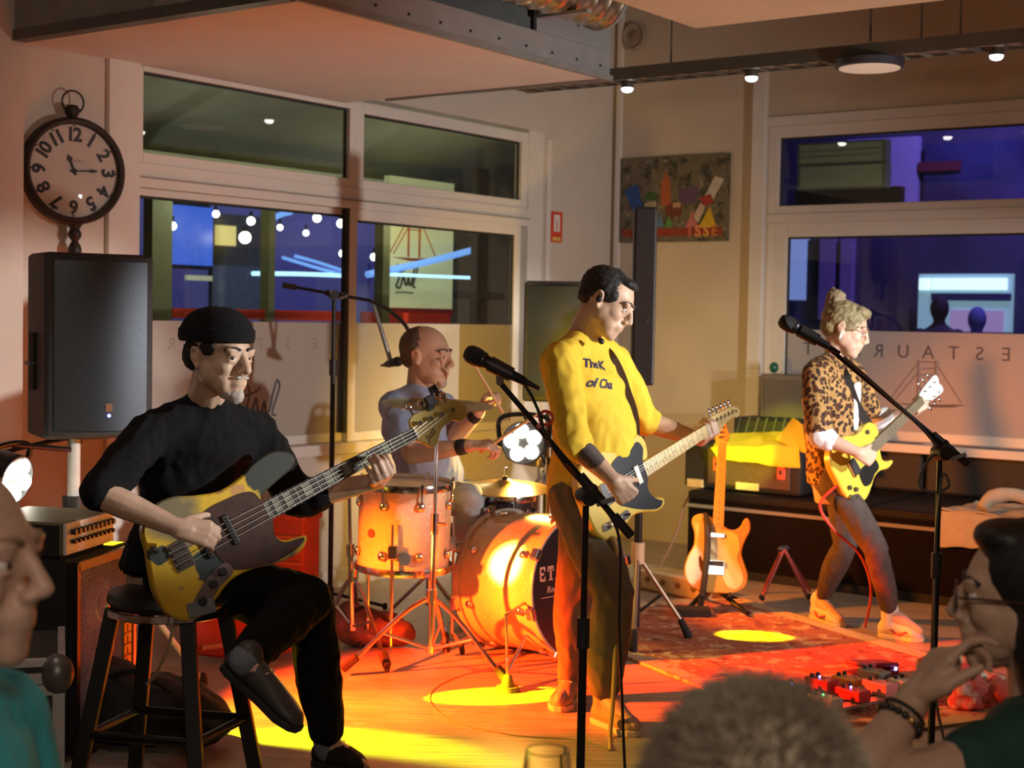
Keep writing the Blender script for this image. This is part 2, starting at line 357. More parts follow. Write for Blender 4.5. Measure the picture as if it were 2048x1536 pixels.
w2 = bpy.data.objects.new('window_2', None); COL.objects.link(w2); w2.location = R(0, 2.7, .8); struct(w2)
sash(w2, 'B', 1.18, 4.30, 2.20, 2.76, .075, (-.07, -.01), 'transom_sash', .05)
MB().rbox(-.08, .0, 1.18, 4.30, 2.14, 2.20).build('rail', trimm, w2, bevel=.004)
sc_ = sash(w2, 'B', 1.23, 4.28, .79, 2.14, .09, (-.07, -.02), 'sliding_sash', .06)
MB().rbox(-.075, -.02, 1.18, 1.23, .79, 2.14).build('jamb', trimm, w2, bevel=.004)
fc = MB().rbox(-.0435, -.0415, 1.32, 4.19, .85, 1.46).build('frosted_film', filmb, sc_)
# mirrored lettering stuck on the outside of the frosted film
def mirrored(parent, org, xdir, nrm, word, size, m, sp, bold=.0):
    for i, ch in enumerate(word):
        if ch == ' ': continue
        o = org - xdir * (sp * i)
        text('letter', ch, Matrix(((-xdir.x, 0, nrm.x, o.x), (-xdir.y, 0, nrm.y, o.y), (0, 1, 0, o.z), (0, 0, 0, 1))), size, m, parent, .0006, 0, 'CENTER', bold)
# right window: the word runs from right to left when seen from inside
mirrored(fc, R(-.0405, 2.90, 1.335), B_, -A_, 'RESTAURANT', .115, vinyl, .158)
mirrored(fa, R(-0, -.0625, 1.34) - A_ * 1.12 - A_ * 1.55, A_, B_, 'RESTAUR', .085, mat('pale_vinyl_print', (.34, .32, .28), .6), .20)
def stroke(name, pts, r, m, parent, sub=5): return MB().tube(pts, r, 6, sub).build(name, m, parent)
def boat(org, x, s, m, parent, off):
    P = lambda a, c: org + x * (a * s) + Z_ * (c * s) + off
    MB().prism([(0, 0), (.5, -.05), (1.05, -.03), (1.3, .03), (.6, .0)], 0, .001, Matrix(((x.x * s, 0, off.x, P(0, 0).x), (x.y * s, 0, off.y, P(0, 0).y), (0, s, 0, P(0, 0).z), (0, 0, 0, 1)))).build('boat_drawing', m, parent)
    for a in (.45, .75):
        stroke('mast_drawing', [P(a, .02), P(a, .75)], .006 * s / .3, m, parent, 0)
    for q in ([P(.45, .72), P(-.05, .06)], [P(.45, .55), P(.05, .06)], [P(.75, .7), P(1.2, .06)], [P(.42, .72), P(.8, .72)], [P(.42, .5), P(.8, .5)], [P(.5, .6), P(.72, .62)]):
        stroke('rigging_drawing', q, .003 * s / .3, m, parent, 0)
boat(R(-.0405, 2.05, 1.02), B_, .36, mat('brown_vinyl_print', (.30, .24, .25), .6), fc, Vector((0, 0, 0)))
# script swash below the left boat
def swash(parent, org, x, s, m, r=.006):
    P = lambda a, c: org + x * (a * s) + Z_ * (c * s)
    stroke('script_lettering', [P(0, .55), P(.18, .7), P(.3, .5), P(.22, .2), P(.12, .0), P(.3, -.06), P(.42, .2), P(.5, .38), P(.56, .1), P(.66, .05), P(.74, .3), P(.80, .05), P(.9, .1), P(1.0, .45), P(1.12, .75), P(1.2, .6), P(1.08, .3), P(.98, .02), P(1.1, -.02)], r, m, parent)
    stroke('script_lettering', [P(-.15, .5), P(.1, .42), P(.5, .52), P(.6, .6)], r, m, parent)
    stroke('script_lettering', [P(.1, -.22), P(.5, -.2), P(1.0, -.22)], r * .6, m, parent)
swash(fa, R(3.42, -.0625, .97), A_, .24, vinyl)
# fire safety sign and vent disc
sg = tag(MB().rbox(.615, .745, .001, .007, 2.00, 2.20).build('safety_sign', mat('sign_red', (.70, .06, .03), .4)), 'small red and white fire safety sign beside the window frame', 'sign')
MB().rbox(.645, .715, .0068, .0085, 2.07, 2.18).build('white_panel', mat('sign_white', (.8, .72, .65), .5), sg)
MB().rbox(.635, .725, .0068, .0085, 2.01, 2.035).build('yellow_panel', mat('sign_yellow', (.75, .5, .12), .5), sg)
MB().cyl(R(.68, .008, 2.08), R(.68, .008, 2.15), .004).build('pictogram', mat('sign_red2', (.6, .05, .03), .5), sg)
vd = thing('wall_vent', 'round brown vent disc high on the wall above the painting', 'vent', R(0, .16, 3.43))
MB().lathe([(.085, 0), (.095, .01), (.095, .03), (.08, .035), (.075, .02), (.001, .02)], zframe(R(0, .16, 3.43), -A_), 28).build('rim', ceilm, vd, True)
MB().cyl(R(.018, .16, 3.43), R(.03, .16, 3.43), .05, .03, 20).build('plug', mat('vent_brown', (.30, .20, .13), .7), vd, True)

# ---------------------------------------------------------------- hanging duct box, second box, cable tray
galv = mat('galvanised_sheet', (.40, .41, .43), .45, .55, .08, 6)
boxp = mat('plaster_board_pale', (.78, .73, .71), .8, 0, .03, 3)
db = thing('duct_box', 'long boxed-in ceiling duct with pale underside and grey metal sides', 'duct', R(3.8, .85, 2.65))
MB().rbox(2.73, 4.835, .002, 1.70, 2.652, 2.67).build('underside', boxp, db)
MB().rbox(2.70, 4.90, 1.69, 1.712, 2.64, 2.665).build('edge_profile', mat('edge_profile_grey', (.30, .30, .29), .5, .4), db)
MB().rbox(2.715, 2.735, 0.3, 1.70, 2.64, 2.665).build('edge_profile', mat('edge_profile_grey', (.3, .3, .3)), db)
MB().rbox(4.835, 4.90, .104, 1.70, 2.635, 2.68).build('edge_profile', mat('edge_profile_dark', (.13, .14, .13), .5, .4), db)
MB().rbox(2.73, 4.88, 1.68, 1.70, 2.665, 2.78).build('side_panel', galv, db, bevel=.003)
MB().rbox(2.73, 3.32, 1.682, 1.702, 2.78, 3.5).build('side_panel', galv, db, bevel=.003)
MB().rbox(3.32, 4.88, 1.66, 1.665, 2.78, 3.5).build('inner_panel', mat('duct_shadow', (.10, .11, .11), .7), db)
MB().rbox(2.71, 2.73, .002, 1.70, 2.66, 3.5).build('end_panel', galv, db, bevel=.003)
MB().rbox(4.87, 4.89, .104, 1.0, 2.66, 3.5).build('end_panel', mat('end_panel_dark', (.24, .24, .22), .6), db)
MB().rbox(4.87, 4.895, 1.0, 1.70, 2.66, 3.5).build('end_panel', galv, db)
for k in range(11):
    MB().cyl(R(2.8 + k * .2, 1.698, 2.70), R(2.8 + k * .2, 1.706, 2.70), .006, n=8).build('screw', mat('screw_dark', (.05, .05, .05), .4, .6), db)
for k in range(5):
    MB().cyl(R(4.9, 1.05 + k * .14, 2.72), R(4.905, 1.05 + k * .14, 2.72), .006, n=8).build('screw', mat('screw_dark', (.05, .05, .05)), db)
fd = thing('spiral_duct', 'shiny spiral metal duct lying on the grey duct box', 'duct', R(3.5, 1.75, 2.85))
m = MB(); m.loft([[R(3.0 + k * .02, 1.82, 2.965) + (B_ * math.cos(t) + Z_ * math.sin(t)) * (.13 + (.008 if k % 5 == 0 else 0)) for t in [2 * math.pi * j / 20 for j in range(20)]] for k in range(60)])
m.build('spiral_tube', mat('duct_foil', (.62, .50, .36), .25, .9), fd, True)
MB().cyl(R(3.0, 1.82, 2.965), R(2.98, 1.82, 2.965), .145, n=20).build('end_collar', galv, fd, True)
MB().rbox(3.3, 3.34, 1.70, 1.98, 2.83, 2.845).build('bracket', galv, fd)
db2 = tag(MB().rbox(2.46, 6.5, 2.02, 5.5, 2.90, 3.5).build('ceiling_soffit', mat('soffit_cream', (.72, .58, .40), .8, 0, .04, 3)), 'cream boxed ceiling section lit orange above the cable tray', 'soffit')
tray = thing('cable_tray', 'dark perforated cable tray hung below the ceiling along the window wall', 'cable tray', R(1.45, 2, 2.86))
trm = mat('tray_metal', (.16, .14, .11), .5, .6)
MB().rbox(1.38, 1.385, .25, 5.2, 2.86, 2.93).build('side_rail', trm, tray); MB().rbox(1.535, 1.54, .25, 5.2, 2.86, 2.93).build('side_rail', trm, tray)
for k in range(38):
    MB().rbox(1.385, 1.535, .28 + k * .13, .33 + k * .13, 2.858, 2.862).build('rung', trm, tray)
MB().tube([R(1.43, .3 + k * .35, 2.872 + .004 * (k % 2)) for k in range(14)], .009, 6).build('cable', mat('cable_brown', (.25, .16, .10), .6), tray)
MB().tube([R(1.48, .3 + k * .35, 2.872 + .004 * ((k + 1) % 2)) for k in range(14)], .008, 6).build('cable', mat('cable_pale', (.42, .34, .26), .6), tray)
for v in (1.3, 2.75, 2.95, 4.2): MB().cyl(R(1.46, v, 2.9), R(1.46, v, HC), .005, n=6).build('hanger_rod', trm, tray)
bulb = emitter('spot_glow', (1, .95, .88), 26)
for k, (v, lab) in enumerate(((1.01, 'small lit ceiling spot near the duct box corner'), (1.80, 'small lit ceiling spot above the pale window post'), (3.13, 'small lit ceiling spot closest to the picture edge'))):
    t = thing('ceiling_spot', lab, 'spotlight', R(1.45, v, 2.80), 'spots under the cable tray')
    MB().cyl(R(1.45, v, 2.86), R(1.45, v, 2.825), .03, .038, 16).build('housing', trm, t, True)
    MB().ell(R(1.45, v, 2.82), (.032, .032, .018)).build('lamp_glass', bulb, t, True)
    light('SPOT', 'ceiling_spot_light', R(1.45, v, 2.79), 8, (1, .82, .62), R(1.45, v, 0), .03, 110, .6)
dk = thing('disc_lamp', 'flat round ceiling lamp with dark rim hanging under the tray', 'lamp', R(1.44, 2.47, 2.82))
MB().lathe([(.001, .05), (.16, .05), (.175, .04), (.175, .005), (.165, 0), (.001, 0)], Matrix.Translation(R(1.44, 2.47, 2.82)), 40).build('rim', mat('lamp_rim', (.05, .045, .06), .4), dk, True)
MB().lathe([(.001, .004), (.155, .004), (.155, -.004), (.001, -.006)], Matrix.Translation(R(1.44, 2.47, 2.82)), 40).build('diffuser', mat('lamp_diffuser', (.8, .66, .55), .6, 0, .02, 4, 0, .28, .5, 0, (1, .68, .5)), dk, True)
MB().cyl(R(1.44, 2.47, 2.87), R(1.44, 2.47, HC), .006, n=6).build('hanger_rod', trm, dk)

# ---------------------------------------------------------------- outside: street, terrace, signs
asph = mat('asphalt', (.05, .05, .06), .8)
struct(MB().rbox(-30, 14, -24, -.2, -.16, -.04).build('street_ground', asph)); struct(MB().rbox(-30, -.2, -.2, 20, -.16, -.04).build('pavement_ground', asph))
def pA(px, py, off): return onA(px, py, off)
def slabA(px0, py0, px1, py1, off, th, name, m, parent=None, mb=None):
    """upright rectangular panel parallel to the left wall, beyond the window at depth -off"""
    p, q = pA(px0, py0, off), pA(px1, py1, off); u0, u1 = [-(k - C_).dot(A_) for k in (p, q)]
    b = MB().rbox(min(u0, u1), max(u0, u1), off - th, off, min(p.z, q.z), max(p.z, q.z)); return b.build(name, m, parent)
blu = mat('facade_blue', (.26, .24, .36), .8, 0, .15, 1.2)
bA = thing('blue_building', 'blue-lit building wall seen through the wide window behind the drummer', 'building', R(2, -6, 0))
MB().rbox(-10, 3, -6.3, -6.0, 0, 4.5).build('wall', blu, bA)
for k in range(6): MB().rbox(-9.0 + k * 1.9, -8.0 + k * 1.9, -6.0, -5.95, .9, 2.1).build('shutter', mat('facade_violet', (.20, .17, .36), .7), bA)
light('AREA', 'street_blue_light', R(-3.6, -3.4, 4.2), 52, (.42, .42, 1), R(-3.6, -6, 1.6), .8)
light('AREA', 'street_blue_light', R(-1.2, -3.4, 4.2), 34, (.42, .52, 1), R(-1.2, -6, 1.6), .8)
pst = mat('terrace_post', (.22, .21, .10), .6)
tr = thing('terrace_screen', 'olive terrace posts with a red band outside the wide window', 'terrace screen', R(2.6, -1.3, 0))
for a, b in ((300, 340), (534, 546), (762, 776)):
    p, q = pA(a, 500, -1.3), pA(b, 500, -1.3); u0, u1 = [-(k - C_).dot(A_) for k in (p, q)]
    MB().rbox(u0, u1, -1.36, -1.28, 0, 2.32).build('post', pst, tr)
redm = mat('red_band', (.80, .05, .015), .5, 0, .05, 4)
for a, b in ((345, 534), (546, 693), (727, 762), (776, 900)): slabA(a, 616 + (a - 345) * .019, b, 639 + (a - 345) * .019, -1.31, .03, 'red_board', redm, tr)
MB().rbox(-1, 4.2, -1.36, -1.28, .9, 1.44).build('low_wall', mat('terrace_low_wall', (.3, .28, .2), .7), tr)
MB().rbox(-1.2, 4.4, -1.36, -1.28, 2.30, 2.36).build('top_beam', pst, tr)
aw = thing('terrace_awning', 'sagging olive-grey awning above the terrace seen through the upper panes', 'awning', R(2.5, -1.2, 2.7))
m = MB(); awm = mat('awning_cloth', (.30, .30, .23), .9, 0, .10, 2)
m.loft([[R(u, -.22, 3.05), R(u, -.7, 2.98), R(u, -1.3, 2.86), R(u, -1.9, 2.70), R(u, -2.05, 2.58), R(u, -2.05, 2.56), R(u, -1.88, 2.68), R(u, -1.3, 2.84), R(u, -.7, 2.96), R(u, -.22, 3.03)] for u in (-1.2, -.8, .3, 1.4, 2.5, 4.4)])
m.build('cloth', awm, aw, True)
MB().cyl(R(-1.2, -2.05, 2.57), R(4.4, -2.05, 2.57), .03).build('front_bar', pst, aw, True)
light('POINT', 'terrace_light', R(.6, -1.0, 2.2), 7, (1, .95, .62), None, .1)
light('POINT', 'terrace_light', R(2.6, -1.0, 2.2), 5.0, (.95, 1, .72), None, .1)
MB().rbox(-2.6, 4.6, -2.46, -2.40, 2.30, 2.66).build('glow_fascia', mat('fascia_yellow_glow', (.62, .64, .36), .6, 0, .05, 3, 0, .22), aw)  # own glow stands in for lamplight on the fascia
# yellow restaurant sign with a red sailing boat
yp, yq = pA(781, 352, -1.6), pA(904, 630, -1.6); yu = sorted([-(k - C_).dot(A_) for k in (yp, yq)])
ys = thing('yellow_signboard', 'pale yellow signboard with red boat and script outside the sliding window', 'signboard', R(sum(yu) / 2, -1.6, 1.5))
ysm = mat('sign_yellow_pale', (.72, .70, .36), .6, 0, .04, 3, 0, .32)
MB().rbox(yu[0], yu[1], -1.66, -1.6, 1.50, 2.52).build('panel', ysm, ys)
boat(R(yu[1] - .02, -1.595, 1.93), A_, .42, mat('boat_red', (.60, .12, .03), .5), ys, Vector((0, 0, 0)))
scr = mat('script_dark', (.10, .09, .05), .5)
swash(ys, R(yu[1] - .05, -1.594, 1.72), A_, .22, scr, .008)
MB().rbox(yu[0], yu[1], -1.62, -1.59, 1.50, 1.56).build('lower_band', mat('sign_red_dark', (.45, .04, .02), .5), ys)
gz = thing('terrace_gate', 'dark cross-barred gate beside the yellow signboard outside', 'gate', R(1, -1.2, 0))
gm = mat('gate_dark', (.025, .022, .012), .6)
p, q = pA(950, 500, -1.2), pA(972, 500, -1.2); u0, u1 = [-(k - C_).dot(A_) for k in (p, q)]
MB().rbox(u0, u1, -1.24, -1.18, 0, 2.6).build('post', gm, gz)
p, q = pA(910, 582, -1.18), pA(1000, 600, -1.18); MB().rbox(*[-(k - C_).dot(A_) for k in (p, q)], -1.2, -1.14, q.z, p.z).build('crossbar', gm, gz)
MB().rbox(-2.6, -.86, -2.2, -2.1, 0, 2.9).build('back_panel', mat('gate_olive', (.34, .32, .15), .7), gz)
# glowing things outside
tv = thing('blue_screen', 'large blue glowing screen outside at the left of the window', 'screen', R(4, -3.2, 1.6))
p, q = pA(338, 408, -3.2), pA(425, 532, -3.2); u0, u1 = sorted([-(k - C_).dot(A_) for k in (p, q)])
MB().rbox(u0, u1, -3.26, -3.2, q.z, p.z).build('display', patch('screen_blue', (.05, .14, .8), [((.25, .35, .9), 1.6, .5, .2)], .3), tv)
MATS['screen_blue'].node_tree.nodes['Principled BSDF'].inputs['Emission Color'].default_value = (.06, .16, .85, 1); MATS['screen_blue'].node_tree.nodes['Principled BSDF'].inputs['Emission Strength'].default_value = .55
MB().rbox(u0 - .03, u1 + .03, -3.30, -3.265, q.z - .03, p.z + .03).build('bezel', gm, tv)
kio = thing('lit_kiosk', 'small warm-lit kiosk glowing yellow beside the blue screen outside', 'kiosk', R(3.4, -4, 1.2))
slabA(425, 425, 520, 560, -4.2, .05, 'back_wall', mat('kiosk_brown', (.16, .14, .10), .8), kio)
slabA(438, 450, 472, 492, -4.1, .05, 'lit_window', emitter('kiosk_glow', (.85, .68, .22), .8), kio)
slabA(375, 550, 425, 562, -3.1, .03, 'lit_shelf', emitter('kiosk_shelf', (.5, .5, .35), .5), kio)
slabA(425, 530, 520, 640, -4.15, .05, 'counter', mat('kiosk_grey', (.25, .27, .30), .8), kio)
bm_ = emitter('festoon_glow', (1, .93, .80), 9)
for k, (x, y, rr) in enumerate(((345, 452, 7), (432, 428, 6), (502, 442, 7), (577, 423, 6), (560, 455, 5), (612, 466, 5), (634, 436, 7), (682, 447, 7), (685, 507, 6), (748, 514, 6), (490, 475, 10))):
    off = -2.4 if k != 10 else -3.0
    c = pA(x, y, off); t = thing('festoon_bulb', 'one of the small round warm festoon bulbs glowing outside the wide window' if k != 10 else 'largest round white bulb glowing outside the wide window', 'bulb', c, 'festoon bulbs outside')
    r_ = rr / FPX * c.y * 1.2
    MB().ell(c, (r_, r_, r_), None, 12, 8).build('globe', bm_, t, True)
    if k != 10: t['label'] = 'warm festoon bulb outside, ' + ('in front of the blue screen', 'just right of the blue screen', 'above the largest white bulb', 'highest, at the end of the short blue tube', 'left of the pair above the slanting blue tubes', 'right of the pair above the slanting blue tubes', 'third from the sliding-window stile', 'top one beside the sliding-window stile', 'lower one beside the sliding-window stile', 'alone behind the other sliding pane')[k]
    MB().cyl(c + Z_ * r_ * .9, c + Z_ * (r_ + .04), r_ * .4, n=8).build('socket', gm, t)
neon = emitter('neon_cyan', (.45, .80, 1.0), 1.6); neonb = emitter('neon_blue', (.20, .42, 1.0), .9)
for i, (pts, r_, m_, lab) in enumerate((([(505, 547), (600, 548), (682, 551)], .016, neon, 'straight cyan neon tube glowing behind the left sliding pane'), ([(565, 515), (625, 533), (682, 548)], .012, neonb, 'slanting blue neon tube, lower of two, behind the left pane'), ([(590, 512), (640, 526), (682, 540)], .012, neonb, 'slanting blue neon tube, upper of two, behind the left pane'), ([(738, 547), (850, 552), (952, 556)], .012, neon, 'straight cyan neon reflection shaped as a tube across the yellow signboard'), ([(735, 549), (850, 525), (957, 497)], .026, neonb, 'wide slanting blue neon reflection shaped as a tube across the yellow signboard'), ([(541, 438), (565, 428), (582, 424)], .022, neonb, 'short blue neon tube beside the terrace post'))):
    tag(MB().tube([pA(x, y, -1.45 if i in (3, 4) else -2.2) for x, y in pts], r_, 8, 3).build('neon_tube_or_reflection', m_, None, True), lab, 'neon light')  # the two crossing the signboard are neon reflections modelled as glowing tubes
# beyond the right-hand window
def slabB(px0, py0, px1, py1, off, th, name, m, parent=None):
    p, q = onB(px0, py0, off), onB(px1, py1, off); v0, v1 = sorted([(k - C_).dot(B_) for k in (p, q)])
    return MB().rbox(off - th, off, v0, v1, min(p.z, q.z), max(p.z, q.z)).build(name, m, parent)
bB = thing('violet_building', 'dark building lit blue and violet beyond the restaurant lettering window', 'building', R(-6, 4, 0))
MB().rbox(-6.3, -6, -3, 9, -.1, 5.5).build('wall', mat('facade_dark_violet', (.06, .05, .14), .8, 0, .3, 1.5), bB)
slabB(1695, 280, 1832, 412, -5.9, .1, 'lit_panel', mat('facade_lit_violet', (.50, .40, .85), .7, 0, .08, 2), bB)
slabB(1640, 470, 1664, 640, -5.9, .1, 'pilaster', mat('facade_pale_violet', (.34, .22, .6), .7, 0, .1, 2), bB)
slabB(1580, 470, 1608, 600, -5.9, .1, 'lit_doorway', emitter('doorway_glow', (.25, .33, .7), .6), bB)
slabB(1682, 470, 1700, 640, -5.9, .1, 'pilaster', mat('facade_pale_violet', (.25, .16, .5)), bB)
slabB(1615, 480, 1640, 640, -5.95, .05, 'door', gm, bB)
slabB(1850, 290, 2060, 410, -5.92, .08, 'upper_window', mat('facade_deep_blue', (.04, .04, .16), .4, 0, .5, 1.5), bB)
slabB(1836, 325, 1920, 340, -5.88, .04, 'red_sign', mat('red_sign_dark', (.16, .02, .05), .6), bB)
sb2 = thing('slatted_shutters', 'pale slatted shutter boxes lit yellow-green at the top left of the lettering window', 'shutters', R(-3, 2.2, 2.3))
for y0, y1 in ((288, 322), (332, 374)):
    slabB(1596, y0, 1772, y1, -3.0, .10, 'shutter_box', mat('shutter_box', (.28, .29, .20), .7, 0, .1, 3), sb2)
    for j in range(3): slabB(1600, y0 + 3 + j * (y1 - y0) / 3, 1762, y0 + 3 + (j + .5) * (y1 - y0) / 3, -2.985, .02, 'slat', mat('slat_pale', (.55, .53, .34), .7, 0, .1, 3), sb2)
slabB(1590, 380, 1800, 412, -3.1, .1, 'canopy', mat('canopy_dark', (.03, .02, .02), .7), sb2)
sh = thing('lit_shop', 'bright white and cyan shop window across the street behind two passers-by', 'shop', R(-5.6, 4.5, 1))
slabB(1838, 548, 2022, 665, -5.7, .06, 'window_glow', emitter('shop_glow', (.30, .48, .58), .55), sh)
slabB(1862, 556, 2012, 580, -5.66, .05, 'light_strip', emitter('shop_strip', (.75, .95, .98), 1.2), sh)
slabB(1838, 556, 1856, 580, -5.66, .05, 'light_strip', emitter('shop_strip', (.75, .95, .98), 1.2), sh)
slabB(1862, 586, 2020, 602, -5.66, .04, 'dark_shelf', mat('shop_shelf', (.05, .06, .18), .6), sh)
slabB(1900, 620, 2005, 665, -5.66, .04, 'display', emitter('shop_display', (.45, .30, .55), .5), sh)
def passer(px, py, Y, m, lab, h=1.68):
    c = at(px, py, Y); g = thing('person', lab, 'person', (c.x, c.y, -.04), 'passers-by outside')
    f = MB(); top = c.z
    f.ell((c.x, c.y, top - .12), (.085, .10, .12)); f.caps((c.x, c.y, top - .2), .05, (c.x, c.y, top - .3), .06)
    f.chain([((c.x, c.y, top - .42), .17), ((c.x, c.y, top - .7), .16), ((c.x, c.y, top - .9), .15)])
    for s in (-1, 1):
        f.chain([((c.x + s * .17, c.y, top - .36), .065), ((c.x + s * .23, c.y, top - .65), .05), ((c.x + s * .2, c.y - .08, top - .9), .04)])
        f.chain([((c.x + s * .08, c.y, top - .9), .09), ((c.x + s * .09, c.y, top - 1.3), .065), ((c.x + s * .09, c.y, .02), .045), ((c.x + s * .09, c.y - .14, .0), .04)])
    remesh('body', f, .018, m, g, 4)
passer(1880, 590, 13.4, mat('passer_dark', (.03, .02, .06), .8), 'dark silhouette of a passer-by in front of the lit shop')
passer(1955, 612, 13.8, mat('passer_blue', (.16, .16, .5), .8), 'passer-by in pale blue beside the dark silhouette outside')
light('AREA', 'street_violet_light', R(-4.2, 1.6, 4.6), 75, (.42, .30, 1), R(-6, 1.6, 2.4), .8)
light('AREA', 'street_violet_light', R(-3.5, 4.6, 4.6), 40, (.34, .26, 1), R(-6, 4.6, 1.8), .8)
light('POINT', 'shutter_light', R(-2.1, 1.2, 2.0), 7, (1, .95, .55), None, .06)
light('AREA', 'street_violet_light', R(-2.0, 3.6, 3.6), 22, (.62, .42, .80), R(0, 3.2, 1.0), .8)
# ================================================================ stage equipment
blk = mat('black_plastic', (.018, .018, .02), .45); blkm = mat('black_metal', (.02, .02, .022), .35, .5); blkcloth = mat('black_cloth', (.012, .012, .013), .9, 0, .2, 30, .3)
chrome = mat('chrome', (.75, .75, .77), .15, 1.0, .03); rubb = mat('rubber_black', (.015, .014, .014), .8)
blu_led = emitter('led_blue', (.25, .3, 1), 6)
# ---- pendant clock
ck = onA(147, 342, .075); cn = (B_ * math.cos(math.radians(14)) - A_ * math.sin(math.radians(14))).normalized()
cx = Z_.cross(cn); CM = Matrix(((cx.x, 0, cn.x, ck.x), (cx.y, 0, cn.y, ck.y), (0, 1, 0, ck.z), (0, 0, 0, 1)))
clk = thing('wall_clock', 'round pocket-watch style wall clock with dark rim above the loudspeaker', 'clock', ck)
iron = mat('dark_bronze', (.03, .022, .018), .5, .4)
MB().lathe([(.195, -.05), (.232, -.05), (.238, -.02), (.236, .02), (.222, .034), (.21, .03), (.205, .012), (.205, -.04), (.195, -.05)], CM, 48, False).build('rim', iron, clk, True)
MB().lathe([(.001, -.03), (.208, -.03), (.208, .004), (.001, .004)], CM, 48).build('dial', patch('dial_paper', (.66, .58, .52), [((.40, .33, .28), 9, .60, .2)], .6), clk)
ink = mat('dial_ink', (.025, .022, .03), .6)
for h in range(1, 13):
    a = math.radians(90 - 30 * h); p = Matrix.Translation((.158 * math.cos(a), .158 * math.sin(a), .0045)) @ Matrix.Rotation(a - math.pi / 2, 4, 'Z')
    text('numeral', str(h), CM @ p, .084, ink, clk, .0006, 0, 'CENTER', .0032, .78)
for h in range(60):
    a = math.radians(6 * h); q = CM @ Matrix.Rotation(a, 4, 'Z')
    if h % 5 == 0: MB().box((.198, 0, .005), (.008, .008, .001), q).build('minute_mark', ink, clk)
for k in range(5): MB().box((-.012 + k * .012, .045, .0048), (.007, .010, .0006), CM).build('faded_print', mat('dial_faded', (.36, .30, .28), .6), clk)
for L_, w_, ang, nm in ((.075, .010, 112, 'hour_hand'), (.115, .006, 3, 'minute_hand')):
    q = CM @ Matrix.Rotation(math.radians(ang), 4, 'Z')
    MB().prism([(-.02, -w_ / 2), (L_ * .55, -w_ / 2), (L_ * .75, -w_ * 1.3), (L_, 0), (L_ * .75, w_ * 1.3), (L_ * .55, w_ / 2), (-.02, w_ / 2)], .008, .010, q).build(nm, ink, clk)
MB().lathe([(.001, .012), (.012, .012), (.012, .004)], CM, 16).build('hub', ink, clk)
MB().lathe([(.001, .030), (.15, .026), (.206, .012), (.206, .010), (.15, .024), (.001, .028)], CM, 40).build('glass_dome', glass('clock_glass', (.97, .97, .97)), clk, True)
MB().lathe([(.001, 0), (.02, 0), (.022, .02), (.03, .03), (.034, .05), (.024, .068), (.001, .072)], CM @ Matrix.Translation((-.004, .222, -.01)) @ Matrix.Rotation(math.radians(-90), 4, 'X'), 20).build('crown', iron, clk, True)
MB().torus(CM @ Matrix.Translation((0, .305, -.01)), .05, .0045).build('hanging_ring', iron, clk, True)
MB().lathe([(.03, 0), (.034, .01), (.02, .03), (.03, .05), (.028, .065), (.014, .085), (.028, .11), (.03, .13), (.018, .16), (.001, .17)], CM @ Matrix.Translation((.012, -.225, -.01)) @ Matrix.Rotation(math.radians(90), 4, 'X'), 20).build('finial', iron, clk, True)
MB().box((0, .0, -.08), (.06, .06, .07), CM).build('wall_bracket', iron, clk)

# ---- loudspeaker on stand, left
def pa_speaker(label, TL, front, w, d, z0, z1, detail=True, name='loudspeaker'):
    ex = Vector(front).normalized(); ey = Vector((ex.y, -ex.x, 0)); ey = ey if ey.dot(Vector((-TL[0], -TL[1], 0))) > 0 else -ey    # ey: out of the front
    o = Vector((TL[0], TL[1], 0)); g = thing(name, label, 'loudspeaker', o + ex * w / 2 - ey * d / 2 + Z_ * z0)
    M = Matrix(((ex.x, ey.x, 0, o.x), (ex.y, ey.y, 0, o.y), (0, 0, 1, z0), (0, 0, 0, 1))); h = z1 - z0
    ol = [(0, -.03), (.02, 0), (w - .02, 0), (w, -.03), (w - .07, -d), (.07, -d)] if not detail else [(-.0, -.025), (.012, 0), (w - .012, 0), (w, -.025), (w - .0, -d * .55), (w - .09, -d), (.04, -d), (.0, -d * .8)]
    MB().prism(ol, 0, h, M, .012).build('cabinet', mat('speaker_cabinet', (.030, .031, .033), .55, 0, .15, 40, .25), g)
    gr = [(.03, .001)] + [(.03 + (w - .06) * k / 8, .004 + .022 * math.sin(math.pi * k / 8)) for k in range(9)] + [(w - .03, .001)]
    MB().prism(gr, .03, h - .03, M).build('grille', GRM, g, True)
    if detail:
        for zz, hh in ((h * .46, .11), (h * .30, .10)): MB().box((-.004, -d * .52, zz + .02), (.012, .075, hh), M).build('handle_recess', mat('recess_black', (.004, .004, .004), .8), g)
        MB().box((-.012, -d * .52, h * .40), (.03, .07, .012), M).build('handle_bar', mat('handle_grey', (.10, .10, .10), .5), g)
        MB().box((w * .56, .026, .118), (.026, .004, .030), M).build('badge', mat('badge_copper', (.35, .18, .10), .4, .4), g)
        MB().cyl(M @ Vector((w * .56, .026, .088)), M @ Vector((w * .56, .032, .088)), .006, n=10).build('power_light', blu_led, g)
        MB().box((w / 2, -d / 2, .004), (.12, .12, .03), M).build('pole_socket', blk, g)
    return g
def mesh_mat(name, col, sc):
    m = mat(name, col, .38, .55, .1, 20); N = m.node_tree.nodes; L = m.node_tree.links
    tc = [n for n in N if n.type == 'TEX_COORD'][0]; v = N.new('ShaderNodeTexVoronoi'); v.inputs['Scale'].default_value = sc; v.inputs['Randomness'].default_value = .05
    L.new(tc.outputs['Object'], v.inputs['Vector']); b = N.new('ShaderNodeBump'); b.inputs['Strength'].default_value = .8; b.inputs['Distance'].default_value = .003
    L.new(v.outputs['Distance'], b.inputs['Height']); L.new(b.outputs[0], N['Principled BSDF'].inputs['Normal']); return m
GRM = mat('speaker_grille', (.050, .062, .078), .42, .45, .25, 220)
TL_ = at(92, 505, 5.5)
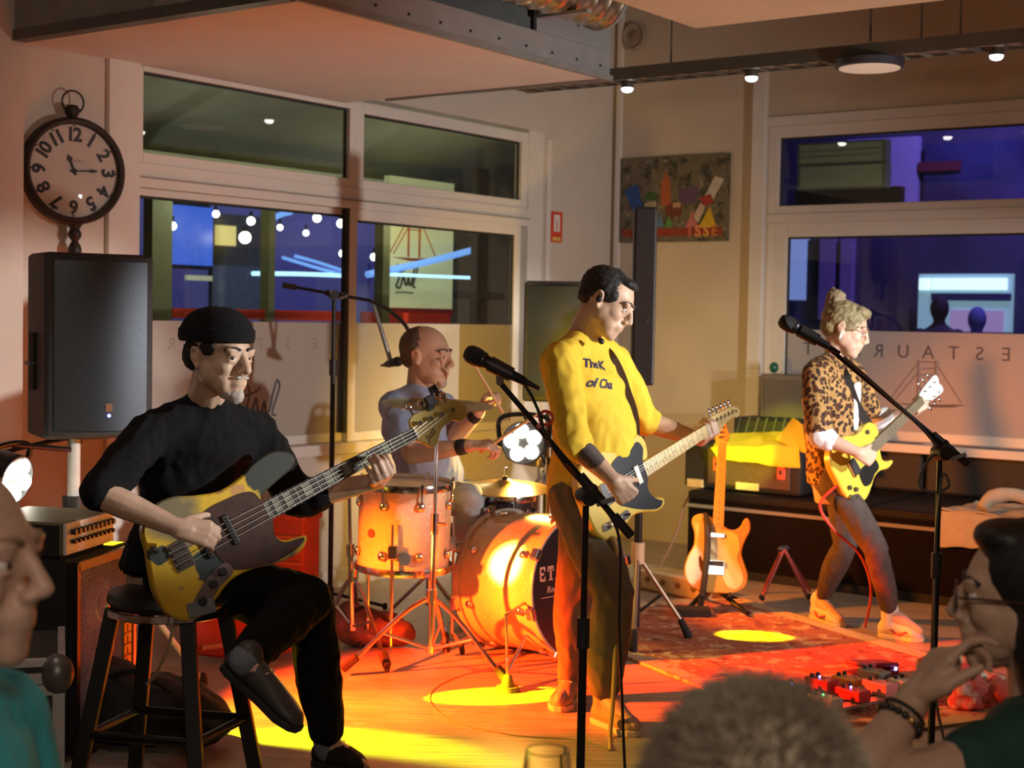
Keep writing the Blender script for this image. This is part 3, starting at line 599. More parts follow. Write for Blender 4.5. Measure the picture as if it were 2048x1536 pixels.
pa_speaker('large black loudspeaker under the clock with a curved mesh grille', (TL_.x, TL_.y), (.345, .20, 0), .405, .365, 1.02, 1.712)
def speaker_stand(label, base, ztop, hub, legs, mpole, r=.02, rot=0.0):
    g = thing('speaker_stand', label, 'stand', (base[0], base[1], 0)); b = Vector((base[0], base[1], 0))
    MB().cyl(b + Z_ * (hub - .02), b + Z_ * (ztop * .62), r * 1.25).build('lower_pole', mpole, g, True); MB().cyl(b + Z_ * (ztop * .55), b + Z_ * ztop, r).build('upper_pole', mpole, g, True)
    MB().cyl(b + Z_ * (ztop * .60), b + Z_ * (ztop * .66), r * 1.7).build('clamp_collar', blk, g, True)
    MB().cyl(b + Z_ * (ztop * .63), b + Z_ * (ztop * .63) + Vector((.09, -.03, 0)), .012).build('clamp_knob', blk, g, True)
    MB().cyl(b + Z_ * (hub - .06), b + Z_ * (hub + .04), r * 1.8).build('hub', blk, g, True)
    for k in range(3):
        a = rot + k * 2.0944; e = b + Vector((math.cos(a), math.sin(a), 0)) * legs
        MB().cyl(b + Z_ * hub, e + Z_ * .03, .012).build('leg', mpole, g, True)
        MB().caps(e + Z_ * .05, .018, e + Z_ * .02, .02).build('rubber_foot', rubb, g, True)
        MB().cyl(b + Z_ * .12, b * .5 + e * .5 + Z_ * (hub * .5), .007).build('brace', mpole, g)
    return g
pc = at(148, 900, 5.72)
speaker_stand('white metal pole stand carrying the large loudspeaker under the clock', (pc.x, pc.y), 1.03, .75, .5, mat('stand_white', (.72, .70, .66), .35), .024, .4)
spk2 = at(1047, 562, 8.65)
pa_speaker('black loudspeaker in the corner behind the yellow shirt', (spk2.x, spk2.y), (.97, -.22, 0), .40, .34, 1.02, 1.716, False)
sc2 = at(1115, 820, 8.85); speaker_stand('black tripod stand under the corner loudspeaker', (sc2.x, sc2.y), 1.03, .7, .45, blkm, .02, .9)
# ---- column loudspeaker with tripod
ct, cb = at(1297, 415, 7.0), at(1277, 770, 7.0)
cl = thing('column_speaker', 'tall slim black column loudspeaker in front of the painting', 'loudspeaker', (cb.x, cb.y, 0))
MB().box((cb.x + .014, cb.y, (ct.z + cb.z) / 2), (.105, .10, ct.z - cb.z)).build('column', blk, cl, bevel=.012)
MB().box((cb.x + .014, cb.y - .051, (ct.z + cb.z) / 2), (.085, .006, ct.z - cb.z - .04)).build('grille', mat('column_grille', (.02, .02, .022), .6, .2, .2, 200, .4), cl)
MB().cyl((cb.x + .03, cb.y - .053, 1.50), (cb.x + .03, cb.y - .058, 1.50), .006, n=10).build('badge', chrome, cl)
MB().cyl((cb.x + .014, cb.y, .42), (cb.x + .014, cb.y, cb.z + .02), .019).build('pole', blkm, cl, True)
MB().box((cb.x + .014, cb.y, 1.165), (.06, .05, .04)).build('pole_adapter', mat('adapter_cream', (.5, .42, .28), .5), cl)
MB().cyl((cb.x + .014, cb.y, .36), (cb.x + .014, cb.y, .46), .032).build('hub', mat('stand_cream', (.65, .55, .35), .4), cl, True)
MB().cyl((cb.x + .014, cb.y, .40), (cb.x + .014, cb.y, .06), .016).build('lower_tube', blkm, cl, True)
for e in (fl(1376, 1280), fl(1266, 1308), Vector((cb.x - .30, cb.y + .32, 0))):
    h_ = Vector((cb.x + .014, cb.y, .40)); MB().cyl(h_, h_.lerp(Vector((e.x, e.y, .04)), .94), .011).build('leg', mat('leg_steel', (.4, .34, .25), .35, .6), cl, True)
    MB().caps(h_.lerp(Vector((e.x, e.y, .04)), .86), .016, (e.x, e.y, .022), .02).build('rubber_foot', rubb, cl, True)
    MB().cyl(h_.lerp(Vector((e.x, e.y, .04)), .50), (cb.x + .014, cb.y, .12), .007).build('brace', blkm, cl)

# ---- LED spotlights
ledm = emitter('led_white_hot', (1, .95, .80), 14)
def led_par(label, c, f, r, arm, n=5):
    f = Vector(f).normalized(); c = Vector(c); M = zframe(c, f); g = thing('led_spotlight', label, 'spotlight', c)
    MB().lathe([(r * .45, -.16), (r * .8, -.13), (r, -.08), (r, 0), (r * .93, 0), (r * .9, -.015), (.001, -.015)], M, 28).build('housing', blk, g, True)
    for k in range(n):
        a = 2 * math.pi * k / n + math.pi / 2; p = M @ Vector((r * .56 * math.cos(a), r * .56 * math.sin(a), -.004))
        MB().ell(p, (r * .335, r * .335, .02), M, 16, 8).build('led_lens', ledm, g, True)
    s = f.cross(Z_).normalized(); up = s.cross(f)
    MB().tube([c + s * r * 1.12 - f * .06, c + s * r * 1.15 + up * r * 1.1 - f * .05, c + up * r * 1.35 - f * .05, c - s * r * 1.15 + up * r * 1.1 - f * .05, c - s * r * 1.12 - f * .06], .012, 8, 4).build('yoke', blkm, g, True)
    for q in (1, -1): MB().cyl(c + s * r * .95 * q - f * .06, c + s * r * 1.3 * q - f * .06, .018).build('yoke_knob', blk, g, True)
    MB().tube([c - f * .14, c - f * .2 + up * .02, Vector(arm) + Vector((0, 0, .05)), Vector(arm)], .009, 8, 4).build('power_cable', blk, g, True)
    MB().cyl(c + up * r * 1.3 - f * .05, arm, .010).build('mounting_arm', blkm, g, True)
    return g
LP = at(34, 962, 5.45); LPF = Vector((.90, -.30, -.22))
led_par('lit LED spotlight with white-hot lenses beside the loudspeaker pole', LP, LPF, .095, pc + Vector((0, 0, -.0)))
# the beams of that spotlight: yellow wash, red wash and tight hot beams, save the added one below
P2 = at(1046, 886, 7.25)
Lo = LP + LPF.normalized() * .06 + Vector((.03, .02, 0))
light('SPOT', 'led_red_beam', Lo, 2700, (1, .045, .002), (.25, 6.25, -.25), .03, 50, .8)
light('SPOT', 'led_orange_beam', Lo, 420, (1, .17, .003), (-.35, 6.45, .35), .03, 24, .7)
light('SPOT', 'led_yellow_floor_beam', Lo, 280, (1, .60, .02), (-.35, 5.15, -.3), .03, 66, .8)
light('SPOT', 'led_rug_beam', Lo, 2600, (1, .06, .003), (1.3, 6.75, .0), .03, 20, .8)
light('SPOT', 'led_hot_beam', Lo, 4200, (.66, 1, .0), fl(985, 1392), .02, 8, .25)
light('SPOT', 'led_hot_beam', P2 + Vector((.17, -.03, .02)), 1500, (.66, 1, .0), fl(1505, 1276), .02, 11, .35)  # unseen lamp added beside the drum spotlight to make the pool on the rug
light('SPOT', 'led_hot_beam', Lo, 5200, (.80, 1, .12), at(1032, 1130, 6.44), .02, 5.5, .35)
light('SPOT', 'led_hot_beam', Lo, 620, (.66, 1, .0), fl(640, 1500), .02, 26, .4)
led_par('lit LED spotlight with five white lenses behind the bass drum', P2, (-.10, -1, .10), .105, (P2.x + .12, P2.y + .10, P2.z - .12))
light('SPOT', 'led_amber_beam', P2 + Vector((0, -.05, 0)), 60, (1, .50, .05), (.2, 5.0, .3), .05, 130, .6)
light('SPOT', 'added_side_fill', P2 + Vector((.16, -.03, .02)), 240, (1, .25, .01), (1.45, 7.6, .55), .04, 80, .7)  # made-up sideways beam, added for the orange light on the guitarist's side
light('SPOT', 'added_cloth_fill', P2 + Vector((.16, .0, .04)), 200, (.90, .95, .02), at(1515, 905, 8.95), .03, 16, .5)  # extra unseen lamp, added only to brighten the yellow cloth
light('SPOT', 'added_wall_fill', P2 + Vector((.05, .20, .06)), 90, (1, .58, .04), onA(1010, 930), .05, 120, .8)  # invented lamp behind the spotlight, added to turn the wall yellow
g = thing('lighting_stand', 'chrome and gold stand holding the spotlight behind the bass drum', 'stand', (P2.x + .12, P2.y + .10, 0))
gold = mat('gold_steel', (.75, .55, .20), .25, .9); b_ = Vector((P2.x + .12, P2.y + .10, 0))
MB().cyl(b_ + Z_ * .12, b_ + Z_ * .72, .018).build('lower_tube', gold, g, True); MB().cyl(b_ + Z_ * .6, b_ + Z_ * (P2.z + .15), .013).build('upper_tube', chrome, g, True)
MB().cyl(b_ + Z_ * .66, b_ + Z_ * .74, .028).build('wing_clamp', chrome, g, True)
for k in range(3):
    e = b_ + Vector((math.cos(.3 + k * 2.094), math.sin(.3 + k * 2.094), 0)) * .32
    MB().cyl(b_ + Z_ * .36, e + Z_ * .03, .009).build('leg', chrome, g, True); MB().caps(e + Z_ * .04, .015, e + Z_ * .018, .016).build('rubber_foot', rubb, g, True)

# ---- bass cabinet, amplifier head, flight case
P0 = at(135, 1120, 4.9); e1 = Vector((.187, .982, 0)).normalized(); e2 = Vector((-.982, .187, 0)).normalized()
KM = Matrix(((e1.x, e2.x, 0, P0.x), (e1.y, e2.y, 0, P0.y), (0, 0, 1, 0), (0, 0, 0, 1)))   # x along the front, y into the box
cab = thing('bass_cabinet', 'black bass speaker cabinet with metal grille and round cones glowing red', 'speaker cabinet', KM @ Vector((.22, .2, 0)))
MB().prism([(0, 0), (.44, 0), (.44, .40), (0, .40)], .03, .675, KM, .008).build('box', mat('cab_carpet', (.012, .012, .013), .9, 0, .3, 60, .4), cab)
MB().box((.225, -.006, .35), (.42, .012, .60), KM).build('baffle', mat('baffle_black', (.02, .012, .012), .8), cab)
cone = mat('cone_aluminium', (.62, .42, .38), .35, .7, .05)
for zz in (.50, .22):
    MB().lathe([(.13, -.002), (.135, -.014), (.12, -.016), (.055, .02), (.05, .01), (.001, -.004)], KM @ Matrix.Translation((.20, -.012, zz)) @ Matrix.Rotation(math.radians(90), 4, 'X'), 30, False).build('speaker_cone', cone, cab, True)
gb = MB()
for k in range(-30, 42):
    for sg in (1, -1):
        x0, z0 = .02 + k * .0145, .06; pts = []
        for t in (0, .58):
            xx = x0 + (t * .75 if sg > 0 else (.58 - t) * .75) - .0; pts.append([xx, z0 + t])
        (xa, za), (xb, zb) = pts
        if xa > xb: xa, za, xb, zb = xb, zb, xa, za
        lo, hi = .02, .43
        if xb <= lo or xa >= hi: continue
        s_ = (zb - za) / (xb - xa)
        if xa < lo: za += s_ * (lo - xa); xa = lo
        if xb > hi: zb -= s_ * (xb - hi); xb = hi
        p, q = KM @ Vector((xa, -.030, za)), KM @ Vector((xb, -.030, zb)); gb.cyl(p, q, .0022, n=4)
gb.build('grille', mat('grille_steel', (.42, .34, .36), .4, .6), cab)
MB().box((.008, -.028, .35), (.022, .02, .63), KM).build('corner_profile', blkm, cab); MB().box((.435, -.028, .35), (.022, .02, .63), KM).build('corner_profile', mat('alu_edge', (.5, .42, .42), .35, .7), cab)
MB().box((.225, -.028, .655), (.44, .02, .03), KM).build('top_profile', blkm, cab)
lp_ = MB().box((.375, -.036, .325), (.058, .006, .19), KM).build('name_plate', mat('plate_orange', (.80, .40, .06), .45), cab)
for k in range(5):
    MB().box((.375, -.0395, .245 + k * .04), (.058, .002, .006), KM).build('plate_stroke', mat('plate_dark', (.18, .05, .02), .6), lp_)
    MB().box((.372, -.0395, .262 + k * .04), (.006, .002, .026), KM).build('plate_stroke', mat('plate_dark', (.18, .05, .02)), lp_)
for x in (.03, .41):
    for y in (.04, .36): MB().caps(KM @ Vector((x, y, .03)), .018, KM @ Vector((x, y, .017)), .018).build('foot', rubb, cab)
amp = thing('bass_amplifier', 'flat bass amplifier head with cream knob panel on the speaker cabinet', 'amplifier', KM @ Vector((.18, .2, .678)))
MB().prism([(.0, .02), (.36, .02), (.36, .34), (.0, .34)], .688, .80, KM, .006).build('case', mat('amp_case', (.16, .15, .07), .5), amp)
MB().prism([(.0, .03), (.36, .03), (.36, .30), (.0, .30)], .69, .79, KM @ Matrix.Translation((-.004, 0, 0))).build('side', blk, amp)
MB().box((.18, .014, .743), (.35, .012, .105), KM).build('front_panel', mat('panel_cream', (.80, .74, .66), .4), amp, bevel=.003)
for r_ in range(2):
    for k in range(10):
        MB().cyl(KM @ Vector((.045 + k * .031, .008, .765 - r_ * .032)), KM @ Vector((.045 + k * .031, -.010, .765 - r_ * .032)), .010 - .003 * r_, n=10).build('knob', blk, amp, True)
for x in (.03, .33):
    for y in (.05, .3): MB().cyl(KM @ Vector((x, y, .675)), KM @ Vector((x, y, .69)), .014, n=10).build('foot', rubb, amp)
alu = mat('aluminium_edge', (.55, .56, .54), .45, .6); ply = mat('case_laminate', (.015, .018, .014), .6)
F0 = at(121, 1300, 4.0); fx = Vector((-.957, -.29, 0)).normalized(); fy = Vector((-.29, .957, 0)).normalized()
FM = Matrix(((fx.x, fy.x, 0, F0.x), (fx.y, fy.y, 0, F0.y), (0, 0, 1, 0), (0, 0, 0, 1)))
fc_ = thing('flight_case', 'black flight case with aluminium edges and ball corner beside the seated spectator', 'flight case', FM @ Vector((.3, .2, 0)))
MB().box((.3, .22, .28), (.60, .44, .54), FM).build('body', ply, fc_)
MB().box((.3, .0, .480), (.60, .02, .030), FM).build('edge_profile', alu, fc_); MB().box((.3, .0, .512), (.60, .02, .028), FM).build('edge_profile', alu, fc_)
MB().box((.3, .01, .552), (.60, .03, .018), FM).build('edge_profile', alu, fc_); MB().box((.004, .0, .245), (.032, .024, .45), FM).build('edge_profile', alu, fc_); MB().box((-.003, .22, .545), (.02, .44, .03), FM).build('edge_profile', alu, fc_)
for zz in (.50, .03): MB().ell(FM @ Vector((.008, .006, zz + .02)), (.045, .045, .055)).build('ball_corner', mat('corner_steel', (.16, .17, .16), .4, .7), fc_, True)
MB().box((.23, -.012, .40), (.10, .012, .08), FM).build('latch', alu, fc_, bevel=.004); MB().box((.23, -.02, .40), (.035, .012, .035), FM).build('latch_knob', chrome, fc_)
for x in (.05, .55):
    for y in (.05, .4): MB().cyl(FM @ Vector((x, y, 0)), FM @ Vector((x, y, .02)), .025, n=10).build('foot', rubb, fc_)

# ---- guitars
def solve(pb, pn, L, sgn=1):
    """bridge pixel with distance, nut pixel -> both points so that the scale length is L"""
    a = at(*pb); lo, hi = pb[2] - L, pb[2] + L; best = None
    for k in range(4001):
        Y = pb[2] + sgn * L * k / 4000; q = at(pn[0], pn[1], Y); e = abs((q - a).length - L)
        if best is None or e < best[0]: best = (e, q)
    return a, best[1]
def stripe(M, x0, x1, w0, w1, z0, z1):
    return [[M @ Vector((x0, w0, z0)), M @ Vector((x0, -w0, z0)), M @ Vector((x0, -w0, z1)), M @ Vector((x0, w0, z1))], [M @ Vector((x1, w1, z0)), M @ Vector((x1, -w1, z0)), M @ Vector((x1, -w1, z1)), M @ Vector((x1, w1, z1))]]
V2 = lambda ps: [Vector((a, b)) for a, b in ps]
OUT = {
 'jazz': [(-.085, .06), (-.07, .12), (-.02, .165), (.05, .168), (.12, .14), (.19, .120), (.26, .125), (.33, .15), (.40, .155), (.448, .128), (.455, .10), (.43, .08), (.37, .066), (.31, .05), (.295, .033), (.295, -.033), (.29, -.05), (.285, -.08), (.305, -.105), (.345, -.115), (.372, -.122), (.368, -.14), (.33, -.16), (.25, -.155), (.17, -.135), (.10, -.135), (.04, -.16), (-.02, -.185), (-.075, -.175), (-.115, -.13), (-.12, -.06), (-.105, 0)],
 'tele': [(-.13, 0), (-.125, .08), (-.085, .14), (-.02, .16), (.05, .145), (.11, .118), (.17, .118), (.225, .135), (.255, .125), (.27, .09), (.262, .05), (.245, .03), (.215, .028), (.215, -.028), (.20, -.055), (.20, -.09), (.225, -.118), (.25, -.128), (.263, -.145), (.245, -.163), (.20, -.165), (.14, -.14), (.08, -.128), (.03, -.145), (-.03, -.165), (-.09, -.15), (-.125, -.09)],
 'paul': [(-.10, 0), (-.095, .09), (-.05, .15), (.01, .165), (.07, .145), (.12, .118), (.17, .108), (.22, .116), (.26, .105), (.278, .07), (.27, .035), (.25, .028), (.23, .026), (.23, -.026), (.222, -.05), (.215, -.08), (.235, -.105), (.268, -.118), (.266, -.132), (.22, -.135), (.17, -.115), (.12, -.118), (.07, -.145), (.01, -.168), (-.05, -.155), (-.095, -.09)]}
HEAD = {'jazz': [(.864, .02), (.872, .045), (.90, .055), (.96, .05), (1.02, .042), (1.055, .035), (1.08, .005), (1.07, -.025), (1.04, -.035), (1.01, -.02), (.96, -.03), (.93, -.06), (.90, -.065), (.88, -.04), (.864, -.021)],
        'tele': [(.648, .021), (.66, .036), (.72, .034), (.80, .028), (.83, .01), (.835, -.012), (.81, -.025), (.79, -.015), (.73, -.02), (.69, -.035), (.665, -.032), (.648, -.021)],
        'paul': [(.628, .021), (.65, .035), (.72, .045), (.79, .048), (.80, .02), (.79, .0), (.80, -.02), (.79, -.048), (.72, -.045), (.65, -.035), (.628, -.021)]}
def guitar(kind, name, label, M, body, guard=None, gm_=None, neckm=None, boardm=None, strings=6, nfret=21, blocks=False, headm=None):
    L = {'jazz': .864, 'tele': .648, 'paul': .628}[kind]; g = thing(name, label, 'bass guitar' if kind == 'jazz' else 'guitar', M.translation)
    ol = crom(V2(OUT[kind]), 5, True); th = .045
    MB().prism(ol, -.05, -.05 + th, M, .006).build('body', body, g, True)
    zf = -.05 + th
    if guard: MB().prism(crom(V2(guard), 4, True), zf, zf + .003, M).build('pickguard', gm_, g)
    w0, w1 = (.031, .0195) if kind == 'jazz' else (.028, .0215); xe = {'jazz': .285, 'tele': .20, 'paul': .175}[kind]
    MB().loft(stripe(M, xe - (.0 if kind == 'paul' else .01), L, w0, w1, -.030, -.010)).build('neck', neckm, g, bevel=.006)
    fb_ = MB().loft(stripe(M, xe, L, w0, w1, -.010, -.004)).build('fretboard', boardm, g)
    wd = lambda x: w0 + (w1 - w0) * (x - xe) / (L - xe)
    fretm = mat('fret_wire', (.42, .39, .33), .4, .8)
    for k in range(1, nfret + 1):
        x = L * 2 ** (-k / 12)
        if x > xe: MB().loft(stripe(M, x - .0012, x + .0012, wd(x), wd(x), -.004, -.0022)).build('fret', fretm, fb_)
    for k in (3, 5, 7, 9, 12, 15, 17, 19):
        x = L * (2 ** (-k / 12) + 2 ** (-(k - 1) / 12)) / 2
        if x < xe: continue
        if blocks: MB().loft(stripe(M, x - .011, x + .011, wd(x) * .7, wd(x) * .7, -.004, -.0036)).build('inlay', mat('inlay_pearl', (.20, .21, .15), .4), fb_)
        else: MB().cyl(M @ Vector((x, 0, -.004)), M @ Vector((x, 0, -.0035)), .0035, n=8).build('inlay', mat('inlay_dark', (.08, .05, .03), .5), fb_)
    MB().loft(stripe(M, L, L + .005, w1, w1, -.006, 0.0)).build('nut', mat('nut_bone', (.8, .74, .6), .4), g)
    hd = MB().prism(crom(V2(HEAD[kind]), 3, True), -.026, -.012, M, .002).build('headstock', headm or neckm, g)
    n = strings; pegs = []
    for k in range(n):
        if kind == 'paul': sx, sy = .665 + .042 * (k % 3), .028 if k < 3 else -.028; py = .07 if k < 3 else -.07
        elif kind == 'jazz': sx, sy = .895 + .043 * k, .022 - .004 * k; py = .085 - .006 * k
        else: sx, sy = .672 + .025 * k, .016 - .002 * k; py = .058 - .002 * k
        pegs.append((sx, sy)); q = hd
        MB().cyl(M @ Vector((sx, sy, -.012)), M @ Vector((sx, sy, .004)), .008 if kind == 'jazz' else .005, n=10).build('string_post', chrome, q, True)
        MB().cyl(M @ Vector((sx, sy, -.02)), M @ Vector((sx, py, -.02)), .004, n=8).build('peg_shaft', chrome, q)
        MB().ell(M @ Vector((sx, py, -.02)), (.014 if kind == 'jazz' else .009, .012, .005), M).build('tuning_peg', chrome, q, True)
    for k in range(n):
        t = (k / (n - 1) - .5) * 2; yb = -t * (.029 if kind == 'jazz' else .026); yn = -t * (w1 - .004)
        MB().tube([M @ Vector((-.01, yb, .004)), M @ Vector((L, yn, .001)), M @ Vector((pegs[k][0], pegs[k][1], -.006))], .0011 if kind == 'jazz' else .0006, 4).build('string', fretm, g)
    return g
# worn sunburst jazz bass
a_, n_ = solve((365, 1110, 4.40), (831, 866), .864); BM = frame(a_, n_ - a_, None, Vector((.30, -.94, .16)))
woodneck = mat('maple_neck', (.62, .42, .20), .4); rosew = mat('rosewood', (.035, .028, .02), .45, 0, .3, 40); maplef = mat('maple_head', (.55, .42, .10), .4)
bassbody = patch('worn_yellow_paint', (.62, .40, .018), [((.20, .17, .12), 6, .60, .04), ((.05, .06, .05), 4.2, .66, .02), ((.42, .20, .06), 7.5, .68, .03)], .45, .1, 3.0)
tort = mat('brown_pickguard', (.050, .022, .016), .42, 0, .3, 30, 0, 0, .35)
wear(bassbody, BM @ Vector((.40, .115, -.02)), .115, (.030, .036, .028), .008, 14, .05); wear(bassbody, BM @ Vector((.03, .135, -.02)), .06, (.17, .14, .07), .05, 10, .06); wear(bassbody, BM @ Vector((.24, .10, -.005)), .022, (.50, .26, .08), .006, 30, .03); wear(bassbody, BM @ Vector((.06, -.06, -.005)), .045, (.03, .05, .05), .006, 30, .03); wear(bassbody, BM @ Vector((-.06, .03, -.005)), .028, (.03, .04, .04), .006, 30, .03)
bass = guitar('jazz', 'bass_guitar', 'worn yellow electric bass with brown pickguard held by the seated bassist', BM, bassbody,
  [(.085, .05), (.12, .085), (.20, .088), (.27, .078), (.292, .045), (.292, -.035), (.282, -.08), (.305, -.112), (.36, -.124), (.352, -.138), (.30, -.150), (.22, -.146), (.14, -.122), (.11, -.095), (.09, -.03)], tort, woodneck, rosew, 4, 20, True, maplef)
cp = MB().prism(crom(V2([(.105, -.078), (.115, -.115), (.06, -.135), (.0, -.168), (-.045, -.182), (-.055, -.16), (-.02, -.128), (.04, -.095)]), 4, True), -.005, -.001, BM, .001).build('control_plate', mat('plate_chrome_dull', (.22, .17, .17), .4, .8), bass)
for x, y in ((.082, -.10), (.04, -.118), (-.012, -.148)):
    MB().lathe([(.013, 0), (.013, .014), (.010, .017), (.001, .017)], BM @ Matrix.Translation((x, y, -.001)), 14).build('knob', blk, cp, True)
MB().box((.02, -.165, -.012), (.085, .045, .03), BM @ Matrix.Rotation(math.radians(-14), 4, 'Z')).build('jack_plate', mat('jack_grey', (.18, .20, .22), .5, .4), bass, bevel=.004)
for x in (.075, .165):
    pk = MB().box((x, 0, .0), (.020, .096, .012), BM).build('pickup', blk, bass, bevel=.003)
    for k in range(8): MB().cyl(BM @ Vector((x, -.036 + k * .0103, .005)), BM @ Vector((x, -.036 + k * .0103, .008)), .003, n=8).build('pole_piece', chrome, pk)
br = MB().box((-.005, 0, -.002), (.06, .085, .006), BM).build('bridge', mat('bridge_worn', (.12, .10, .09), .5, .7), bass)
for k in range(4): MB().cyl(BM @ Vector((-.028, -.03 + k * .02, .004)), BM @ Vector((.018, -.03 + k * .02, .004)), .006, n=8).build('saddle', mat('saddle_worn', (.16, .14, .12), .45, .8), br, True)
tn = thing('clip_tuner', 'small black clip-on tuner on the headstock of the bass', 'tuner', BM @ Vector((.975, .06, 0)))
MB().box((.965, .072, .0), (.035, .035, .02), BM).build('display', blk, tn, bevel=.004); MB().box((.99, .10, .005), (.03, .025, .012), BM).build('head', blkm, tn, bevel=.003); MB().box((.958, .052, -.018), (.022, .02, .03), BM).build('clip', blk, tn)
text('headstock_logo', 'Jazz', BM @ Matrix.Translation((.915, -.028, -.0115)) @ Matrix.Rotation(math.radians(25), 4, 'Z'), .03, ink, bass, .0004, .35)

# butterscotch single-cut guitar
a_, n_ = solve((1219, 985, 5.45), (1428, 853), .648); TM = frame(a_, n_ - a_, None, Vector((.55, -.80, .12)))
butter = patch('butterscotch', (.62, .43, .06), [((.50, .30, .05), 4, .5, .3)], .3, .4, 1.0)
maplb = mat('maple_board', (.58, .42, .17), .4)
tele = guitar('tele', 'electric_guitar', 'butterscotch single-cutaway guitar with black pickguard played by the man in yellow', TM, butter,
  [(.02, -.045), (.03, .05), (.06, .085), (.11, .10), (.17, .095), (.222, .11), (.24, .075), (.215, .03), (.212, -.03), (.196, -.06), (.198, -.092), (.22, -.122), (.245, -.142), (.21, -.156), (.14, -.13), (.07, -.09)], mat('black_guard', (.01, .011, .016), .25), maplb, maplb, 6, 21)
MB().box((.165, 0, .0), (.028, .075, .014), TM).build('neck_pickup', mat('pickup_cover', (.50, .52, .42), .3, .8), tele, bevel=.004)
MB().box((.0, 0, -.002), (.075, .085, .006), TM).build('bridge_plate', chrome, tele, bevel=.002)
c2 = MB().prism(crom(V2([(.06, -.105), (.055, -.122), (-.02, -.122), (-.085, -.118), (-.09, -.105), (-.08, -.092), (.0, -.095), (.05, -.092)]), 3, True), -.005, -.001, TM).build('control_plate', chrome, tele)
for x in (.0, -.05): MB().lathe([(.010, 0), (.010, .018), (.001, .019)], TM @ Matrix.Translation((x, -.107, 0)), 14).build('knob', chrome, c2, True)
MB().cyl(TM @ Vector((.04, -.107, 0)), TM @ Vector((.045, -.107, .018)), .004).build('selector', blk, c2)
# single-cut guitar of the woman
a_, n_ = solve((1703, 940, 7.05), (1847, 800), .628); PM = frame(a_, n_ - a_, None, Vector((.50, -.85, .10)))
yel = patch('tv_yellow', (.68, .52, .06), [((.60, .42, .05), 5, .5, .3)], .3, .4, 2.0)
lp = guitar('paul', 'electric_guitar', 'yellow single-cut guitar played by the woman in the leopard jacket', PM, yel,
  [(.03, -.06), (.05, -.035), (.13, -.035), (.17, -.055), (.165, -.095), (.12, -.105), (.07, -.125), (.03, -.11)], mat('black_guard2', (.012, .012, .012), .3), mat('mahogany_neck', (.45, .34, .16), .4), mat('dark_board', (.16, .12, .07), .5), 6, 22, False, mat('head_white', (.75, .75, .70), .3))
MB().box((.145, 0, 0), (.036, .08, .016), PM).build('pickup', blk, lp, bevel=.004); MB().box((.03, 0, 0), (.036, .08, .016), PM).build('pickup', blk, lp, bevel=.004)
MB().cyl(PM @ Vector((0, -.04, .004)), PM @ Vector((0, .04, .004)), .007).build('bridge', chrome, lp, True)
for x, y in ((-.03, -.09), (-.06, -.06), (-.045, -.13), (-.08, -.1)): MB().lathe([(.012, 0), (.011, .012), (.001, .013)], PM @ Matrix.Translation((x, y, -.005)), 12).build('knob', mat('knob_dark', (.05, .04, .02), .4), lp, True)
MB().lathe([(.012, 0), (.012, .008), (.001, .009)], PM @ Matrix.Translation((.2, .085, -.005)), 12).build('selector', mat('knob_dark', (.05, .04, .02)), lp, True)
# thinline guitar on its floor stand
gb0 = at(1432, 1135, 7.62); SM = frame(gb0, Vector((.055, .20, .97)), None, Vector((-.10, -.97, .2)))
nat = patch('natural_ash', (.55, .29, .05), [((.42, .20, .03), 7, .5, .25)], .35, .3, 5.0)
tl2 = guitar('tele', 'electric_guitar', 'natural wood guitar with pale pickguard resting on a black floor stand', SM, nat,
  [(.19, .03), (.195, -.03), (.17, -.10), (.11, -.115), (.05, -.105), (.0, -.13), (-.06, -.14), (-.1, -.11), (-.09, -.06), (-.03, -.03), (.02, -.02), (.03, .03), (.1, .04)], mat('pale_guard', (.72, .55, .28), .4), maplb, maplb, 6, 21)
MB().box((.165, 0, 0), (.02, .07, .012), SM).build('pickup', chrome, tl2); MB().box((0, 0, 0), (.07, .08, .006), SM).build('bridge_plate', chrome, tl2)
fh = MB(); fh.prism(crom(V2([(-.03, .07), (.0, .085), (.04, .09), (.055, .082), (.02, .065), (.0, .06)]), 4, True), -.0055, -.004, SM); fh.build('sound_hole', mat('hole_dark', (.05, .02, .01), .8), tl2)
MB().box((.02, -.0, .006), (.025, .075, .014), SM).build('pickup', blk, tl2)
sp = tag(MB().tube([SM @ Vector((.27, .07, -.02)), SM @ Vector((.20, .055, .012)), SM @ Vector((.05, .05, .02)), SM @ Vector((-.12, .06, .012)), SM @ Vector((-.20, .07, -.01))], .017, 6, 5).build('guitar_strap', mat('strap_black', (.012, .011, .01), .7)), 'black strap hanging down over the natural wood guitar', 'strap')
gs = thing('guitar_stand', 'black floor stand under the natural wood guitar', 'stand', (gb0.x, gb0.y + .1, 0))
bl = SM @ Vector((-.14, 0, -.03))
MB().tube([(bl.x - .16, bl.y - .10, .03), (bl.x - .12, bl.y - .02, .05), (bl.x, bl.y + .08, .12), (bl.x + .12, bl.y - .02, .05), (bl.x + .16, bl.y - .10, .03)], .013, 8, 4).build('front_legs', blkm, gs, True)
MB().cyl((bl.x, bl.y + .08, .12), (bl.x + .03, bl.y + .22, .52), .012).build('upright', blkm, gs, True); MB().cyl((bl.x, bl.y + .08, .12), (bl.x, bl.y + .36, .02), .012).build('rear_leg', blkm, gs, True)
for q in (-1, 1): MB().tube([(bl.x, bl.y + .08, .12), (bl.x + q * .07, bl.y - .0, .10), (bl.x + q * .07, bl.y - .07, .12)], .012, 8, 3).build('cradle_arm', rubb, gs, True)
MB().box((bl.x - .12, bl.y - .08, .03), (.18, .09, .05)).build('foot_block', rubb, gs, bevel=.01)
